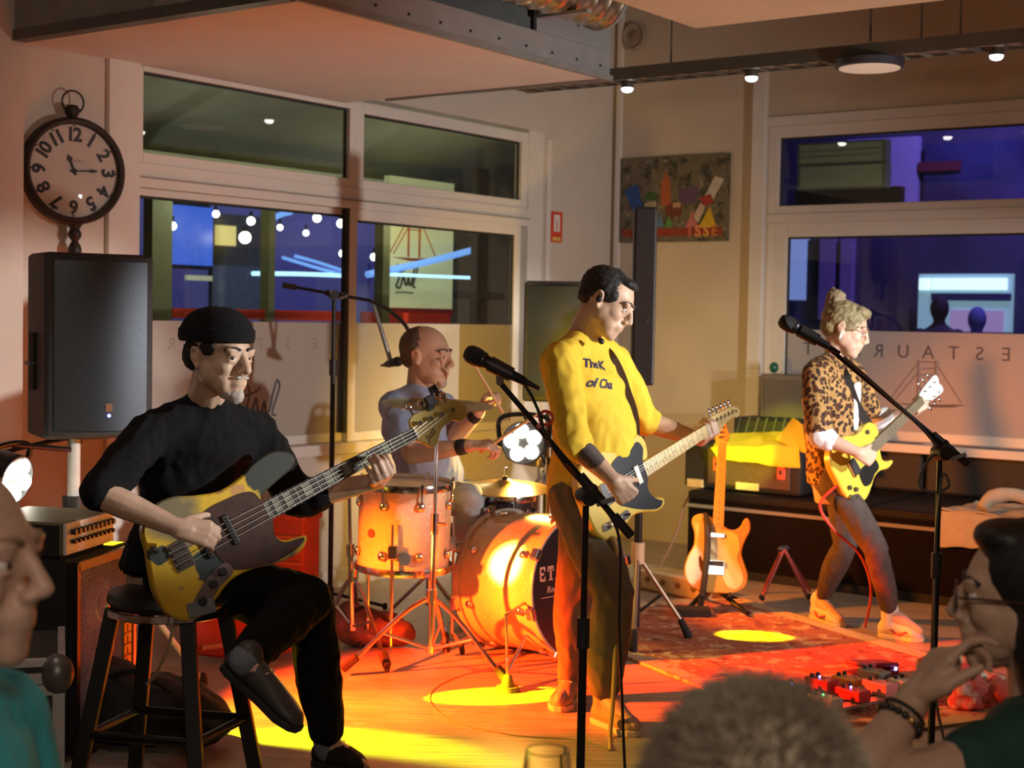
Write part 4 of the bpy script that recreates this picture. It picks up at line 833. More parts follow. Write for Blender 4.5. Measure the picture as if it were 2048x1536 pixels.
# ================================================================ drums
shellm = patch('white_sparkle_shell', (.56, .43, .29), [((.70, .56, .4), 60, .55, .1)], .25, .5, 4.0)
def lug(P, out, up, g, m=None):
    return MB().ell(P, (.011, .018, .022), zframe(P, up, out)).build('lug', m or chrome, g, True)
def drum(name, label, c, axis, r, h, m, head, nl=8, hoopm=None, inset=.0):
    """cylinder drum: c is the centre of the playing head, axis points out of it"""
    a = Vector(axis).normalized(); M = zframe(Vector(c), a); g = thing(name, label, 'drum', Vector(c) - a * h)
    MB().lathe([(r, -h), (r, -.01)], M, 48, False).build('shell', m, g, True)
    MB().lathe([(r - .006, -h + .004), (r - .006, -.012)], M, 48, False).build('shell_inside', mat('shell_inside', (.3, .2, .12), .7), g, True)
    for z, nm in ((0, 'playing_head'), (-h, 'resonant_head')): MB().lathe([(.001, z - .002), (r - .004, z - .002), (r - .004, z), (.001, z)], M, 40).build(nm, head, g)
    for z in (-.012, -h - .018): MB().lathe([(r + .002, z), (r + .012, z), (r + .014, z + .015), (r + .012, z + .03), (r + .002, z + .03), (r + .002, z)], M, 48, False).build('hoop', hoopm or chrome, g, True)
    for k in range(nl):
        t = 2 * math.pi * (k + .5) / nl; d = M.to_3x3() @ Vector((math.cos(t), math.sin(t), 0))
        for z in (-.07, -h + .07):
            if h < .2: z = -h / 2
            lug(M @ Vector((0, 0, z)) + d * (r + .01), d, a, g)
        MB().cyl(M @ Vector((0, 0, .02)) + d * (r + .016), M @ Vector((0, 0, -.07)) + d * (r + .016), .0035, n=6).build('tension_rod', chrome, g)
        MB().cyl(M @ Vector((0, 0, .012)) + d * (r + .016), M @ Vector((0, 0, .028)) + d * (r + .016), .007, n=6).build('rod_cap', chrome, g)
    return g, M
headw = mat('drum_head_clear', (.62, .60, .56), .4)
tc_ = at(812, 968, 6.52); TR = .202
ft, FTM = drum('floor_tom', 'floor tom drum with white shell lit orange behind the bass neck', tc_, (0.02, -.03, 1), TR, .355, shellm, headw)
tags = mat('drum_badge', (.20, .06, .05), .4)
for px, py in ((748, 1058), (815, 1106)):
    q = at(px, py, 6.5); d = Vector((q.x - tc_.x, q.y - tc_.y, 0)).normalized(); d = Vector(((q.x - tc_.x) / TR, -math.sqrt(max(.05, 1 - ((q.x - tc_.x) / TR) ** 2)), 0))
    c = Vector((tc_.x, tc_.y, q.z)) + d * (TR - .001); MB().cyl(c, c + d * .005, .019 if px < 800 else .026, n=20).build('badge' if px < 800 else 'leg_bracket', tags if px < 800 else chrome, ft, True)
for a in (-1.75, .35, 2.45):
    d = Vector((math.cos(a), math.sin(a), 0)); p = Vector((tc_.x, tc_.y, 0)) + d * (TR + .02)
    MB().cyl(p + Z_ * .62, p + Z_ * .10, .0065, n=8).build('leg', chrome, ft, True); MB().tube([p + Z_ * .10, p + d * .03 + Z_ * .06, p + d * .05 + Z_ * .03], .0065, 8, 3).build('leg_foot', chrome, ft, True)
    MB().caps(p + d * .045 + Z_ * .04, .012, p + d * .05 + Z_ * .014, .013).build('rubber_tip', rubb, ft, True)
    MB().box((0, 0, 0), (.04, .03, .06), Matrix.Translation(p + Z_ * .50 - d * .008)).build('leg_bracket', chrome, ft, bevel=.004)
# bass drum, front head turned to the right
bc = at(1156, 1172, 6.50); bf = Vector((.72, -.69, .05)).normalized(); BR = .305
bd, BDM = drum('bass_drum', 'large bass drum with black front head behind the man in yellow', bc + bf * 0, bf, BR, .44, shellm, mat('head_black', (.012, .010, .012), .3), 8, mat('hoop_wood', (.45, .40, .34), .35), 0)
for k in range(8):
    t = 2 * math.pi * (k + .5) / 8; d = BDM.to_3x3() @ Vector((math.cos(t), math.sin(t), 0))
    for z in (.012, -.452): MB().box((0, 0, z), (.03, .05, .035), zframe(BDM @ Vector((0, 0, 0)) + d * (BR + .02), bf, d)).build('claw_hook', chrome, bd, bevel=.004)
def letters(word, M, h, m, parent, wd=.72):
    """slab-serif stencil capitals drawn as plates; local x right, y up"""
    S = {'E': [(0, 0, .22, 1), (0, 0, .9, .16), (0, .84, .9, 1), (0, .42, .66, .58), (.74, 0, .9, .32), (.74, .68, .9, 1)], 'T': [(.36, 0, .62, 1), (.16, 0, .82, .10), (0, .84, .98, 1), (0, .62, .14, 1), (.84, .62, .98, 1)],
         'A': None}
    for i, ch in enumerate(word):
        b = MB(); ox = i * h * wd
        if ch == 'A':
            for ol in ([(0, 0), (.30, 0), (.30, .08), (.56, 1), (.40, 1), (.06, .08), (0, .08)], [(.62, 0), (1.0, 0), (1.0, .1), (.94, .1), (.62, 1), (.44, 1), (.70, .1), (.62, .1)], [(.28, .28), (.72, .28), (.70, .40), (.30, .40)]):
                b.prism([(ox + x * h * .66, y * h) for x, y in ol], 0, .0012, M)
        else:
            for x0, y0, x1, y1 in S[ch]: b.box((ox + (x0 + x1) / 2 * h * .62, (y0 + y1) / 2 * h, .0006), ((x1 - x0) * h * .62, (y1 - y0) * h, .0012), M)
        b.build('letter', m, parent)
# writing on the front head
hx = Z_.cross(bf).normalized(); hy = bf.cross(hx); HM = Matrix(((hx.x, hy.x, bf.x, bc.x + bf.x * .001), (hx.y, hy.y, bf.y, bc.y + bf.y * .001), (hx.z, hy.z, bf.z, bc.z + bf.z * .001), (0, 0, 0, 1)))
pr = mat('head_print_salmon', (.72, .42, .34), .5)
letters('ETAT', HM @ Matrix.Translation((-.245, .045, 0)), .062, pr, bd, .80)
text('script_print', 'Rock and', HM @ Matrix.Translation((-.205, .005, 0)), .040, pr, bd, .0005, .3, 'LEFT')
MB().box((-.13, -.025, .0006), (.22, .003, .001), HM).build('print_line', pr, bd)
for s in (-1, 1):
    p = BDM @ Vector((0, 0, -.08)) + hx * (BR * .75 * s) - Z_ * BR * .6
    MB().cyl(p, Vector((p.x + hx.x * .12 * s, p.y + hx.y * .12 * s - .02, .01)), .008).build('spur', chrome, bd, True)
# beater pedal and small microphone in front of the drum
pd = thing('drum_microphone', 'small microphone on a low stand in front of the bass drum', 'microphone stand', fl(1015, 1385))
q = fl(1015, 1382); MB().cyl((q.x, q.y, .0), (q.x, q.y, .02), .05, .045, 20).build('base', mat('mic_base_red', (.10, .06, .06), .5), pd, True)
MB().caps((q.x, q.y, .02), .03, (q.x, q.y, .05), .02).build('base_dome', mat('mic_base_red', (.1, .06, .06)), pd, True)
qt = at(1012, 1230, q.y); MB().cyl((q.x, q.y, .02), qt, .006).build('pole', chrome, pd, True); MB().cyl(at(1014, 1316, q.y) - Vector((0, .012, 0)), at(1014, 1316, q.y) - Vector((0, .03, 0)), .008, n=10).build('clutch_knob', chrome, pd)
q3 = at(1050, 1205, q.y + .35); MB().cyl(qt, q3, .006).build('boom', chrome, pd, True); MB().caps(q3, .018, q3 + (q3 - qt).normalized() * .05, .024).build('capsule', mat('mic_grey', (.25, .22, .18), .4, .5), pd, True)
# cymbals
brass = mat('cymbal_bronze', (.50, .34, .12), .25, .9, .15, 6)
def cymbal(g, c, r, tilt, m=brass):
    M = zframe(c, tilt)
    MB().lathe([(.004, .022), (.02, .022), (.035, .012), (.05, .004), (r * .5, -.006), (r, -.020), (r, -.022), (r * .5, -.008), (.05, .002), (.033, .01), (.004, .02)], M, 44, False).build('cymbal', m, g, True)
    MB().lathe([(.014, .016), (.014, .034), (.001, .036)], M, 14).build('felt', mat('felt_dark', (.03, .03, .03), .9), g, True)
    MB().lathe([(.004, -.02), (.004, .06), (.009, .06), (.009, .075), (.001, .076)], M, 10).build('wing_nut', chrome, g, True)
def cym_stand(label, base, top, feet, name='cymbal_stand', hub=.34, r=.19, tilt=(0, 0, 1), has=True):
    b = Vector((base.x, base.y, 0)); g = thing(name, label, 'cymbal stand' if has else 'stand', b)
    MB().cyl(b + Z_ * .10, Vector(top).lerp(b + Z_ * .1, .5), .012).build('lower_tube', chrome, g, True); MB().cyl(Vector(top).lerp(b + Z_ * .1, .55), top, .008).build('upper_tube', chrome, g, True)
    MB().cyl(Vector(top).lerp(b + Z_ * .1, .46), Vector(top).lerp(b + Z_ * .1, .54), .018).build('tube_clamp', chrome, g, True)
    pw = Vector(top).lerp(b + Z_ * .1, .5); MB().cyl(pw, pw + Vector((.05, -.02, .0)), .008).build('wing_bolt', chrome, g, True)
    MB().cyl(b + Z_ * (hub - .025), b + Z_ * (hub + .03), .022).build('hub', chrome, g, True); MB().cyl(b + Z_ * .10, b + Z_ * .13, .018).build('lower_hub', chrome, g, True)
    for e in feet:
        e = Vector((e[0], e[1], .03)); h_ = b + Z_ * hub; k = h_.lerp(e, .35) + Z_ * .03
        MB().tube([h_, k, e], .010, 8, 4).build('leg', chrome, g, True); MB().cyl(b + Z_ * .115, h_.lerp(e, .55) + Z_ * .012, .007).build('brace', chrome, g, True)
        d = (e - h_).normalized(); MB().box((0, 0, 0), (.085, .034, .034), frame(e - d * .02 + Z_ * .012, d)).build('rubber_foot', rubb, g, bevel=.008)
    if has: cymbal(g, Vector(top) - Z_ * .02, r, tilt)
    return g
ct_ = at(876, 790, 6.25); cb_ = at(862, 1262, 6.20)
f1, f2 = fl(692, 1352), fl(1012, 1378); f3 = Vector((cb_.x + .05, cb_.y + .36, 0))
cym_stand('tall chrome cymbal stand with a thin crash cymbal between tom and bass drum', cb_, ct_, (f1, f2, f3), 'cymbal_stand', .335, .235, (.03, -.06, 1))
sb_b = at(705, 1225, 6.62); cym_stand('slim chrome tripod stand at the side of the floor tom', sb_b, at(697, 940, 6.62), (fl(640, 1290) + Vector((0, .1, 0)), fl(772, 1345), Vector((sb_b.x, sb_b.y + .3, 0))), 'cymbal_stand', .34, .1, (0, 0, 1), False)
rb = at(1010, 958, 6.95); cym_stand('chrome stand with a wide ride cymbal above the bass drum', Vector((rb.x + .18, rb.y + .35, 0)), rb, [(rb.x + .18 + .3 * math.cos(a), rb.y + .35 + .3 * math.sin(a)) for a in (.5, 2.6, 4.5)], 'cymbal_stand', .3, .215, (.02, -.08, 1))
sn, _ = drum('snare_drum', 'dark snare drum under the ride cymbal', at(1000, 990, 7.12), (0, -.04, 1), .175, .14, mat('shell_dark', (.03, .02, .02), .3, 0, .1, 10, 0, 0, .5, .5), headw)
sp_ = at(1000, 1010, 7.12)
for k in range(3):
    d = Vector((math.cos(.6 + 2.094 * k), math.sin(.6 + 2.094 * k), 0)); MB().cyl((sp_.x, sp_.y, .25), Vector((sp_.x, sp_.y, .012)) + d * .26, .008).build('stand_leg', chrome, sn, True); MB().cyl((sp_.x, sp_.y, .50), Vector((sp_.x, sp_.y, .56)) + d * .16, .007).build('basket_arm', chrome, sn, True)
MB().cyl((sp_.x, sp_.y, .2), (sp_.x, sp_.y, .52), .012).build('stand_tube', chrome, sn, True)
hh = at(1078, 905, 7.55); cym_stand('gold-lit hi-hat stand beside the corner speaker', Vector((hh.x, hh.y, 0)), hh, [(hh.x + .28 * math.cos(a), hh.y + .28 * math.sin(a)) for a in (.2, 2.3, 4.4)], 'hi_hat_stand', .3, .17, (.1, -.1, 1))
# drum throne
th_ = at(862, 960, 7.12)
dt = thing('drum_stool', 'round black drum stool under the drummer', 'stool', (th_.x, th_.y, 0))
MB().lathe([(.001, .43), (.15, .43), (.17, .45), (.17, .49), (.15, .505), (.001, .51)], Matrix.Translation((th_.x, th_.y, 0)), 28).build('seat', blk, dt, True); MB().cyl((th_.x, th_.y, .12), (th_.x, th_.y, .44), .016).build('post', chrome, dt, True)
for k in range(3):
    d = Vector((math.cos(.9 + 2.094 * k), math.sin(.9 + 2.094 * k), 0)); MB().cyl((th_.x, th_.y, .28), Vector((th_.x, th_.y, .015)) + d * .26, .010).build('leg', chrome, dt, True); MB().caps(Vector((th_.x, th_.y, .03)) + d * .25, .014, Vector((th_.x, th_.y, .015)) + d * .26, .015).build('foot', rubb, dt)

# ================================================================ microphone stands
gridm = mat('mic_grid', (.03, .03, .033), .45, .5, .3, 260, .6)
def mic(g, p, d, L=.17, r=.025):
    d = Vector(d).normalized(); p = Vector(p)
    h = MB().lathe([(.001, -.002), (r * .6, .001), (r * .92, .012), (r, .026), (r * .98, .04), (r * .8, .052)], zframe(p, d), 22).build('grille_head', gridm, g, True)
    MB().lathe([(r * .86, .046), (r * .9, .050), (r * .86, .056), (r * .72, .06)], zframe(p, d), 22, False).build('collar', mat('mic_collar', (.06, .06, .065), .35, .7), g, True)
    MB().lathe([(r * .72, .055), (r * .66, .08), (r * .46, L), (r * .40, L + .004), (.001, L + .004)], zframe(p, d), 20).build('handle', mat('mic_body', (.02, .02, .022), .4, .4), g, True)
    MB().cyl(p + d * (L + .004), p + d * (L + .045), r * .34, r * .22, 12).build('plug', blkm, g, True)
def mic_stand(label, pole, zc, tip, end, micp, micd, base='round', rp=.0115):
    """pole: floor point, zc clutch height, tip/end of the boom"""
    b = Vector((pole[0], pole[1], 0)); g = thing('microphone_stand', label, 'microphone stand', b); c = Vector((pole[0], pole[1], zc)); tip = Vector(tip); end = Vector(end)
    MB().cyl(b + Z_ * .05, c - Z_ * .35, rp).build('lower_pole', blkm, g, True); MB().cyl(c - Z_ * .42, c, rp * .75).build('upper_pole', blkm, g, True); MB().cyl(c - Z_ * .40, c - Z_ * .32, rp * 1.5).build('height_clutch', blk, g, True)
    dd = (tip - end).normalized(); k = end + dd * (c - end).dot(dd)
    MB().cyl(end, tip, rp * .62).build('boom', blkm, g, True); MB().cyl(end, end + dd * .07, rp * 1.15).build('counterweight', blk, g, True)
    MB().lathe([(.001, -.03), (.022, -.03), (.026, 0), (.022, .03), (.001, .03)], zframe(c + Vector((0, -.012, 0)), (0.3, -1, 0)), 18).build('boom_clutch', blk, g, True)
    MB().caps(c, .02, k, .018).build('clutch_body', blk, g, True); MB().cyl(k - dd * .04, k + dd * .05, rp * 1.25).build('boom_sleeve', blk, g, True)
    MB().box((0, 0, 0), (.05, .02, .012), frame(c + Vector((.05, -.03, -.01)), (1, -.2, .4))).build('clutch_lever', mat('lever_grey', (.2, .2, .2), .4, .5), g, bevel=.003)
    md = Vector(micd).normalized(); mp = Vector(micp)
    mic(g, mp, md); cl = mp + md * .10
    MB().cyl(cl - md * .03, cl + md * .035, .021, .019, 16).build('microphone_clip', blk, g, True); MB().caps(cl, .012, tip, .010).build('clip_joint', mat('joint_steel', (.30, .30, .30), .35, .7), g, True)
    if base == 'round': MB().lathe([(.001, 0), (.13, 0), (.13, .012), (.03, .03), (.016, .06), (.001, .06)], Matrix.Translation(b), 30).build('base', blkm, g, True)
    else:
        for q in range(3):
            a = .5 + q * 2.094; e = b + Vector((math.cos(a), math.sin(a), 0)) * .30
            MB().cyl(b + Z_ * .11, e + Z_ * .02, .009).build('leg', blkm, g, True); MB().caps(e + Z_ * .025, .013, e + Z_ * .014, .014).build('foot', rubb, g, True)
        MB().cyl(b + Z_ * .05, b + Z_ * .14, .02).build('hub', blk, g, True)
    return g, k
p1_ = at(1172, 992, 3.9)
s1, k1 = mic_stand('nearest black boom microphone stand in front of the man in yellow', (p1_.x, p1_.y), p1_.z, at(1000, 765, 3.88), at(1262, 1072, 3.92), at(930, 702, 3.86), at(1040, 758, 3.86) - at(930, 702, 3.86))
mk = thing('tape_ring', 'small red tape ring on the boom of the nearest microphone stand', 'tape', at(1090, 838, 3.87)); MB().torus(zframe(at(1092, 836, 3.86), (.3, -.9, .2)), .018, .004).build('ring', mat('tape_red', (.6, .05, .03), .5), mk, True); MB().cyl(at(1082, 855, 3.87), at(1076, 848, 3.87), .008).build('tab', mat('tape_pink', (.5, .2, .15), .5), mk)
tag(MB().tube([at(1043, 760, 3.86), at(1062, 790, 3.85), at(1080, 830, 3.85), at(1092, 870, 3.85), at(1130, 930, 3.85), at(1180, 985, 3.86), at(1225, 1040, 3.86), at(1240, 1100, 3.85), at(1238, 1250, 3.85), at(1244, 1400, 3.85), at(1250, 1540, 3.84), at(1262, 1700, 3.83), Vector((.32, 3.75, .01))], .0042, 6, 6).build('microphone_cable', blk), 'black cable twisted around the nearest microphone boom and hanging down', 'cable')
p2_ = at(1880, 905, 4.75)
s2, k2 = mic_stand('black boom microphone stand reaching across the woman in the leopard jacket', (p2_.x, p2_.y), p2_.z, at(1650, 690, 4.68), at(1934, 928, 4.78), at(1560, 638, 4.66), at(1690, 712, 4.66) - at(1560, 638, 4.66), 'tripod')
tag(MB().tube([at(1688, 714, 4.66), at(1740, 760, 4.67), at(1800, 815, 4.70), at(1870, 890, 4.74), at(1850, 930, 4.72), at(1838, 970, 4.70), at(1868, 985, 4.70), at(1898, 972, 4.72), at(1885, 950, 4.74), at(1874, 1040, 4.74), at(1870, 1150, 4.74), at(1872, 1400, 4.74), Vector((1.45, 4.7, .01))], .0045, 6, 6).build('microphone_cable', mat('cable_grey', (.10, .10, .095), .5)), 'dark cable looped on the microphone stand in front of the leopard jacket', 'cable')
p3_ = at(668, 590, 7.45); 
s3, k3 = mic_stand('tall black boom stand between the bassist and the drummer', (p3_.x, p3_.y), p3_.z, at(745, 602, 7.42), at(566, 570, 7.48), at(800, 722, 7.35), Vector((-.35, .6, -.1)), 'tripod', .013)
MB().tube([at(740, 601, 7.42), at(780, 622, 7.40), at(815, 658, 7.38), at(818, 705, 7.36), at(802, 722, 7.36)], .010, 8, 5).build('gooseneck', blk, s3, True)

# ================================================================ furniture and backline along the right wall
bq = thing('banquette', 'long dark bench with padded back along the lettering window wall', 'bench', R(.5, 3, 0))
bqm = mat('banquette_leather', (.010, .007, .006), .6, 0, .15, 6, 0, 0, .2)
MB().rbox(.10, 1.00, 1.22, 4.6, .06, .44).build('base', mat('banquette_base', (.007, .004, .0035), .8, 0, .1, 14, 0, 0, .1), bq)
for k in range(3): MB().rbox(.12, 1.02, 1.22 + k * 1.125, 1.22 + k * 1.125 + 1.11, .44, .50).build('seat_cushion', bqm, bq, bevel=.02)
for k in range(3): MB().rbox(.04, .16, 1.22 + k * 1.125, 1.22 + k * 1.125 + 1.11, .50, .79).build('back_cushion', mat('banquette_back', (.022, .022, .024), .6), bq, bevel=.02)
MB().rbox(1.0, 1.02, 1.22, 4.6, .40, .42).build('front_piping', mat('piping_pale', (.22, .19, .15), .5), bq)
MB().rbox(.14, .98, 1.24, 4.58, 0, .06).build('plinth', rubb, bq)
def rb(parent, name, u0, u1, v0, v1, z0, z1, m, bev=.006): return MB().rbox(u0, u1, v0, v1, z0, z1).build(name, m, parent, bevel=bev)
def vB(px, py, off): return (onB(px, py, off) - C_).dot(B_)
# suitcase-like amplifier on the bench
U1 = .92
v0, v1 = vB(1366, 950, U1), vB(1600, 950, U1); zt = onB(1480, 893, U1).z; zb = .505
sa_ = thing('guitar_amplifier', 'brown-fronted suitcase guitar amplifier standing on the dark bench', 'amplifier', R(U1 - .2, (v0 + v1) / 2, zb))
rb(sa_, 'case', U1 - .42, U1 - .01, v0, v1, zb, zt, mat('tolex_black', (.018, .014, .012), .7, 0, .2, 60, .3), .02)
va, vb_ = vB(1415, 950, U1), vB(1580, 950, U1)
rb(sa_, 'front_panel', U1 - .012, U1 + .004, va, vb_, zb + .03, zt - .02, mat('tolex_brown', (.10, .045, .028), .6, 0, .2, 50, .2))
for px in (1434, 1562): q = onB(px, 945 if px > 1500 else 928, U1 + .01); v_ = (q - C_).dot(B_); lt = rb(sa_, 'latch', U1, U1 + .016, v_ - .028, v_ + .028, q.z - .045, q.z + .045, mat('latch_red', (.62, .10, .06), .4), .008); rb(lt, 'latch_hole', U1 + .014, U1 + .019, v_ - .008, v_ + .008, q.z - .012, q.z + .012, blk, .002)
q = onB(1495, 973, U1); v_ = (q - C_).dot(B_); rb(sa_, 'name_plate', U1, U1 + .008, v_ - .075, v_ + .075, q.z - .022, q.z + .022, mat('plate_cream', (.70, .52, .28), .5), .003)
q0, q1 = onB(1405, 995, U1 + .05), onB(1535, 1008, U1 + .05); tag(MB().cyl(q0, q1, .022).build('wooden_roller', mat('wood_pale', (.50, .30, .18), .5), None, True), 'pale wooden rod lying on the bench edge before the amplifier', 'rod')
pb = thing('pedal_box', 'small cream effects box on the bench beside the amplifier', 'effects pedal', onB(1390, 985, U1)); q = onB(1392, 976, U1 - .02); v_ = (q - C_).dot(B_); rb(pb, 'body', U1 - .10, U1, v_ - .055, v_ + .055, .505, .555, mat('cream_box', (.68, .48, .20), .5)); MB().cyl(R(U1 - .03, v_ + .04, .555), R(U1 - .03, v_ + .04, .585), .014).build('knob', chrome, pb, True); MB().cyl(R(U1 - .07, v_ + .045, .555), R(U1 - .07, v_ + .045, .60), .016).build('plug', blk, pb, True)
tag(MB().tube([onB(1382, 990, U1 + .02), onB(1368, 1010, U1 + .07), onB(1355, 1060, U1 + .12), onB(1335, 1105, U1 + .16), onB(1318, 1135, U1 + .2)], .008, 6, 6).build('power_cable', mat('cable_brown2', (.22, .11, .08), .6)), 'brown cable running from the bench amplifier down to the floor unit', 'cable')
# yellow cloth thrown over the amplifier
yc = mat('yellow_cloth', (.78, .58, .02), .9, 0, .06, 30, .2)
ty = thing('yellow_cloth', 'bright yellow cloth thrown over the bench amplifier', 'cloth', R(U1 - .2, (v0 + v1) / 2, zt))
def cloth(parent, name, quad, nx, ny, m, amp=.012, th=.008, fall=None):
    a, b, c, d = [Vector(k) for k in quad]; top = []; 
    for j in range(ny + 1):
        for i in range(nx + 1):
            s, t = i / nx, j / ny; p = (a * (1 - s) + b * s) * (1 - t) + (d * (1 - s) + c * s) * t
            n_ = noise.noise(p * 9) * amp + noise.noise(p * 23) * amp * .4; p = p + Vector((0, -.5, .85)) * n_
            if fall: p = fall(p, s, t)
            top.append(p)
    mb = MB(); W_ = nx + 1; n = len(top); dn = Vector((0, .3, -1)).normalized() * th
    fs = [(j * W_ + i, j * W_ + i + 1, (j + 1) * W_ + i + 1, (j + 1) * W_ + i) for j in range(ny) for i in range(nx)]
    bd_ = [i for i in range(W_)] + [j * W_ + nx for j in range(1, ny + 1)] + [ny * W_ + i for i in range(nx - 1, -1, -1)] + [j * W_ for j in range(ny - 1, 0, -1)]
    f2 = [tuple(n + k for k in reversed(f)) for f in fs] + [(bd_[k], bd_[(k + 1) % len(bd_)], n + bd_[(k + 1) % len(bd_)], n + bd_[k]) for k in range(len(bd_))]
    mb.add(top + [p + dn for p in top], fs + f2); return mb.build(name, m, parent, True)
cloth(ty, 'draped_front', (onB(1422, 893, U1 + .03), onB(1598, 892, U1 + .03), onB(1600, 936, U1 + .05), onB(1435, 914, U1 + .05)), 18, 8, yc, .016)
cloth(ty, 'top_fold', (onB(1440, 868, U1 - .2), onB(1600, 862, U1 - .2), onB(1600, 895, U1 + .03), onB(1424, 896, U1 + .03)), 16, 8, yc, .016)
cloth(ty, 'raised_corner', (onB(1585, 836, U1 - .1), onB(1606, 850, U1 - .05), onB(1612, 905, U1 + .03), onB(1552, 878, U1 - .02)), 8, 8, yc, .010)
kb = thing('keyboard_case', 'black ribbed equipment case behind the yellow cloth', 'case', onB(1540, 850, .35)); q0, q1 = onB(1482, 832, .35), onB(1604, 880, .35); va, vb_ = (q0 - C_).dot(B_), (q1 - C_).dot(B_); rb(kb, 'body', .20, .45, va, vb_, .505, q0.z, blk, .015)
for k in range(7): v_ = va + (vb_ - va) * (k + .5) / 7; MB().cyl(R(.452, v_ - .01, q1.z), R(.44, v_ + .02, q0.z + .005), .010, n=8).build('rib', mat('rib_grey', (.05, .05, .052), .5), kb)
rs = thing('grey_amplifier', 'plain grey-brown box amplifier leaning on the window post', 'amplifier', onB(1570, 800, .3)); q0, q1 = onB(1522, 748, .25), onB(1625, 835, .25); va, vb_ = (q0 - C_).dot(B_), (q1 - C_).dot(B_); rb(rs, 'cabinet', .06, .26, va, vb_, .79, q0.z, mat('grey_cloth_box', (.20, .16, .12), .7, 0, .1, 20), .012); rb(rs, 'front_cloth', .258, .266, va + .03, vb_ - .03, .82, q0.z - .03, mat('grill_cloth', (.16, .13, .10), .8, 0, .2, 120, .3), .003)
tag(MB().ell(onB(1548, 735, .15), (.03, .03, .035)).build('green_bauble', mat('green_glass', (.02, .12, .07), .2), None, True), 'small dark green object on the grey box amplifier', 'ornament')
# floor unit with knobs
q0, q1 = fl(1278, 1178), fl(1405, 1205); fxd = (q1 - q0).normalized(); fzd = Vector((-fxd.y, fxd.x, 0)); fzd = fzd if fzd.y > 0 else -fzd
GM = Matrix(((fxd.x, fzd.x, 0, q0.x), (fxd.y, fzd.y, 0, q0.y), (0, 0, 1, 0), (0, 0, 0, 1))); LL = (q1 - q0).length
fu = thing('floor_processor', 'long cream floor unit with four round knobs in front of the bench', 'effects unit', GM @ Vector((LL / 2, .05, 0)))
MB().box((LL / 2, .10, .055), (LL, .2, .11), GM).build('housing', mat('cream_unit', (.70, .52, .28), .5), fu, bevel=.01); MB().box((LL / 2, .02, .006), (LL + .02, .06, .012), GM).build('base_plate', mat('unit_base', (.2, .1, .05), .6), fu)
for k in range(4): MB().cyl(GM @ Vector((LL * (.14 + .24 * k), .002, .065)), GM @ Vector((LL * (.14 + .24 * k), -.012, .065)), .017, .014, 14).build('knob', mat('knob_brown', (.25, .14, .05), .5), fu, True)
# A-frame stand; the red light on it is put into the tube colour
af = thing('folding_stand', 'small folding A-frame stand lit red in front of the bench', 'stand', fl(1545, 1215)); rt = mat('red_lit_tube', (.30, .05, .04), .4, .3)
apx = at(1568, 1098, 8.0); 
for px in (1522, 1618):
    e = fl(px, 1205 if px < 1570 else 1203); MB().cyl(apx, Vector((e.x, e.y, .012)), .010).build('leg', rt, af, True); MB().cyl(apx + Vector((0, .03, 0)), Vector((e.x + .06, e.y + .28, .012)), .010).build('rear_leg', rt, af, True); MB().caps(Vector((e.x, e.y, .03)), .014, Vector((e.x, e.y - .05, .03)), .012).build('foot', rubb, af)
MB().caps(apx - Vector((.02, 0, 0)), .016, apx + Vector((.02, .03, 0)), .016).build('hinge', blk, af, True)
# rug
rgd = Vector((.45, -.89, 0)).normalized(); rgw = Vector((.89, .45, 0)).normalized(); rc = Vector((1.20, 6.72, 0))
RGM = Matrix(((rgd.x, rgw.x, 0, rc.x), (rgd.y, rgw.y, 0, rc.y), (0, 0, 1, 0), (0, 0, 0, 1)))
rug = thing('rug', 'red patterned rug with pale border under the woman with the guitar', 'rug', rc)
rugm = patch('rug_red', (.42, .13, .07), [((.62, .40, .22), 9, .54, .05), ((.24, .05, .04), 14, .56, .05), ((.65, .5, .3), 30, .62, .05)], .95, 0, 2.0)
MB().box((0, 0, .005), (2.5, 1.28, .010), RGM).build('pile', rugm, rug)
bdm = patch('rug_border', (.60, .46, .28), [((.40, .15, .08), 22, .58, .05)], .95, 0, 1.0)
for y, w_ in ((-.61, .09), (.61, .09)): MB().box((0, y, .006), (2.5, w_, .012), RGM).build('border_strip', bdm, rug)
for x in (-1.2, 1.2): MB().box((x, 0, .006), (.1, 1.3, .012), RGM).build('border_strip', bdm, rug)
# pedalboard on the floor, lower right
pe = fl(1700, 1405); pdx = Vector((.80, .60, 0)); pdy = Vector((-.6, .8, 0)); PBM = Matrix(((pdx.x, pdy.x, 0, pe.x), (pdx.y, pdy.y, 0, pe.y), (0, 0, 1, 0), (0, 0, 0, 1)))
pbd = thing('pedalboard', 'slatted metal pedalboard on the floor in front of the rug', 'pedalboard', pe)
for y in (-.12, -.04, .04, .12): MB().box((0, y, .035), (.62, .05, .012), PBM).build('rail', mat('rail_steel', (.45, .42, .40), .35, .7), pbd)
for x in (-.3, .3): MB().box((x, 0, .016), (.02, .30, .032), PBM).build('end_plate', blkm, pbd)
PCOL = [('silver', (.62, .60, .60)), ('red', (.55, .05, .05)), ('pink', (.65, .35, .35)), ('white', (.7, .68, .66)), ('black', (.03, .03, .03)), ('dark red', (.35, .03, .03)), ('orange', (.7, .3, .1)), ('grey', (.3, .3, .3))]
LABP = ['silver effects pedal with a green light at the near end of the pedalboard', 'bright red effects pedal in the middle of the pedalboard', 'pink effects pedal on the far row of the pedalboard', 'white effects pedal on the pedalboard beside the raised hand', 'black effects pedal at the near row end of the pedalboard', 'dark red effects pedal with a blue light on the far row', 'orange effects pedal at the far end of the pedalboard', 'grey effects pedal between the silver and red ones']
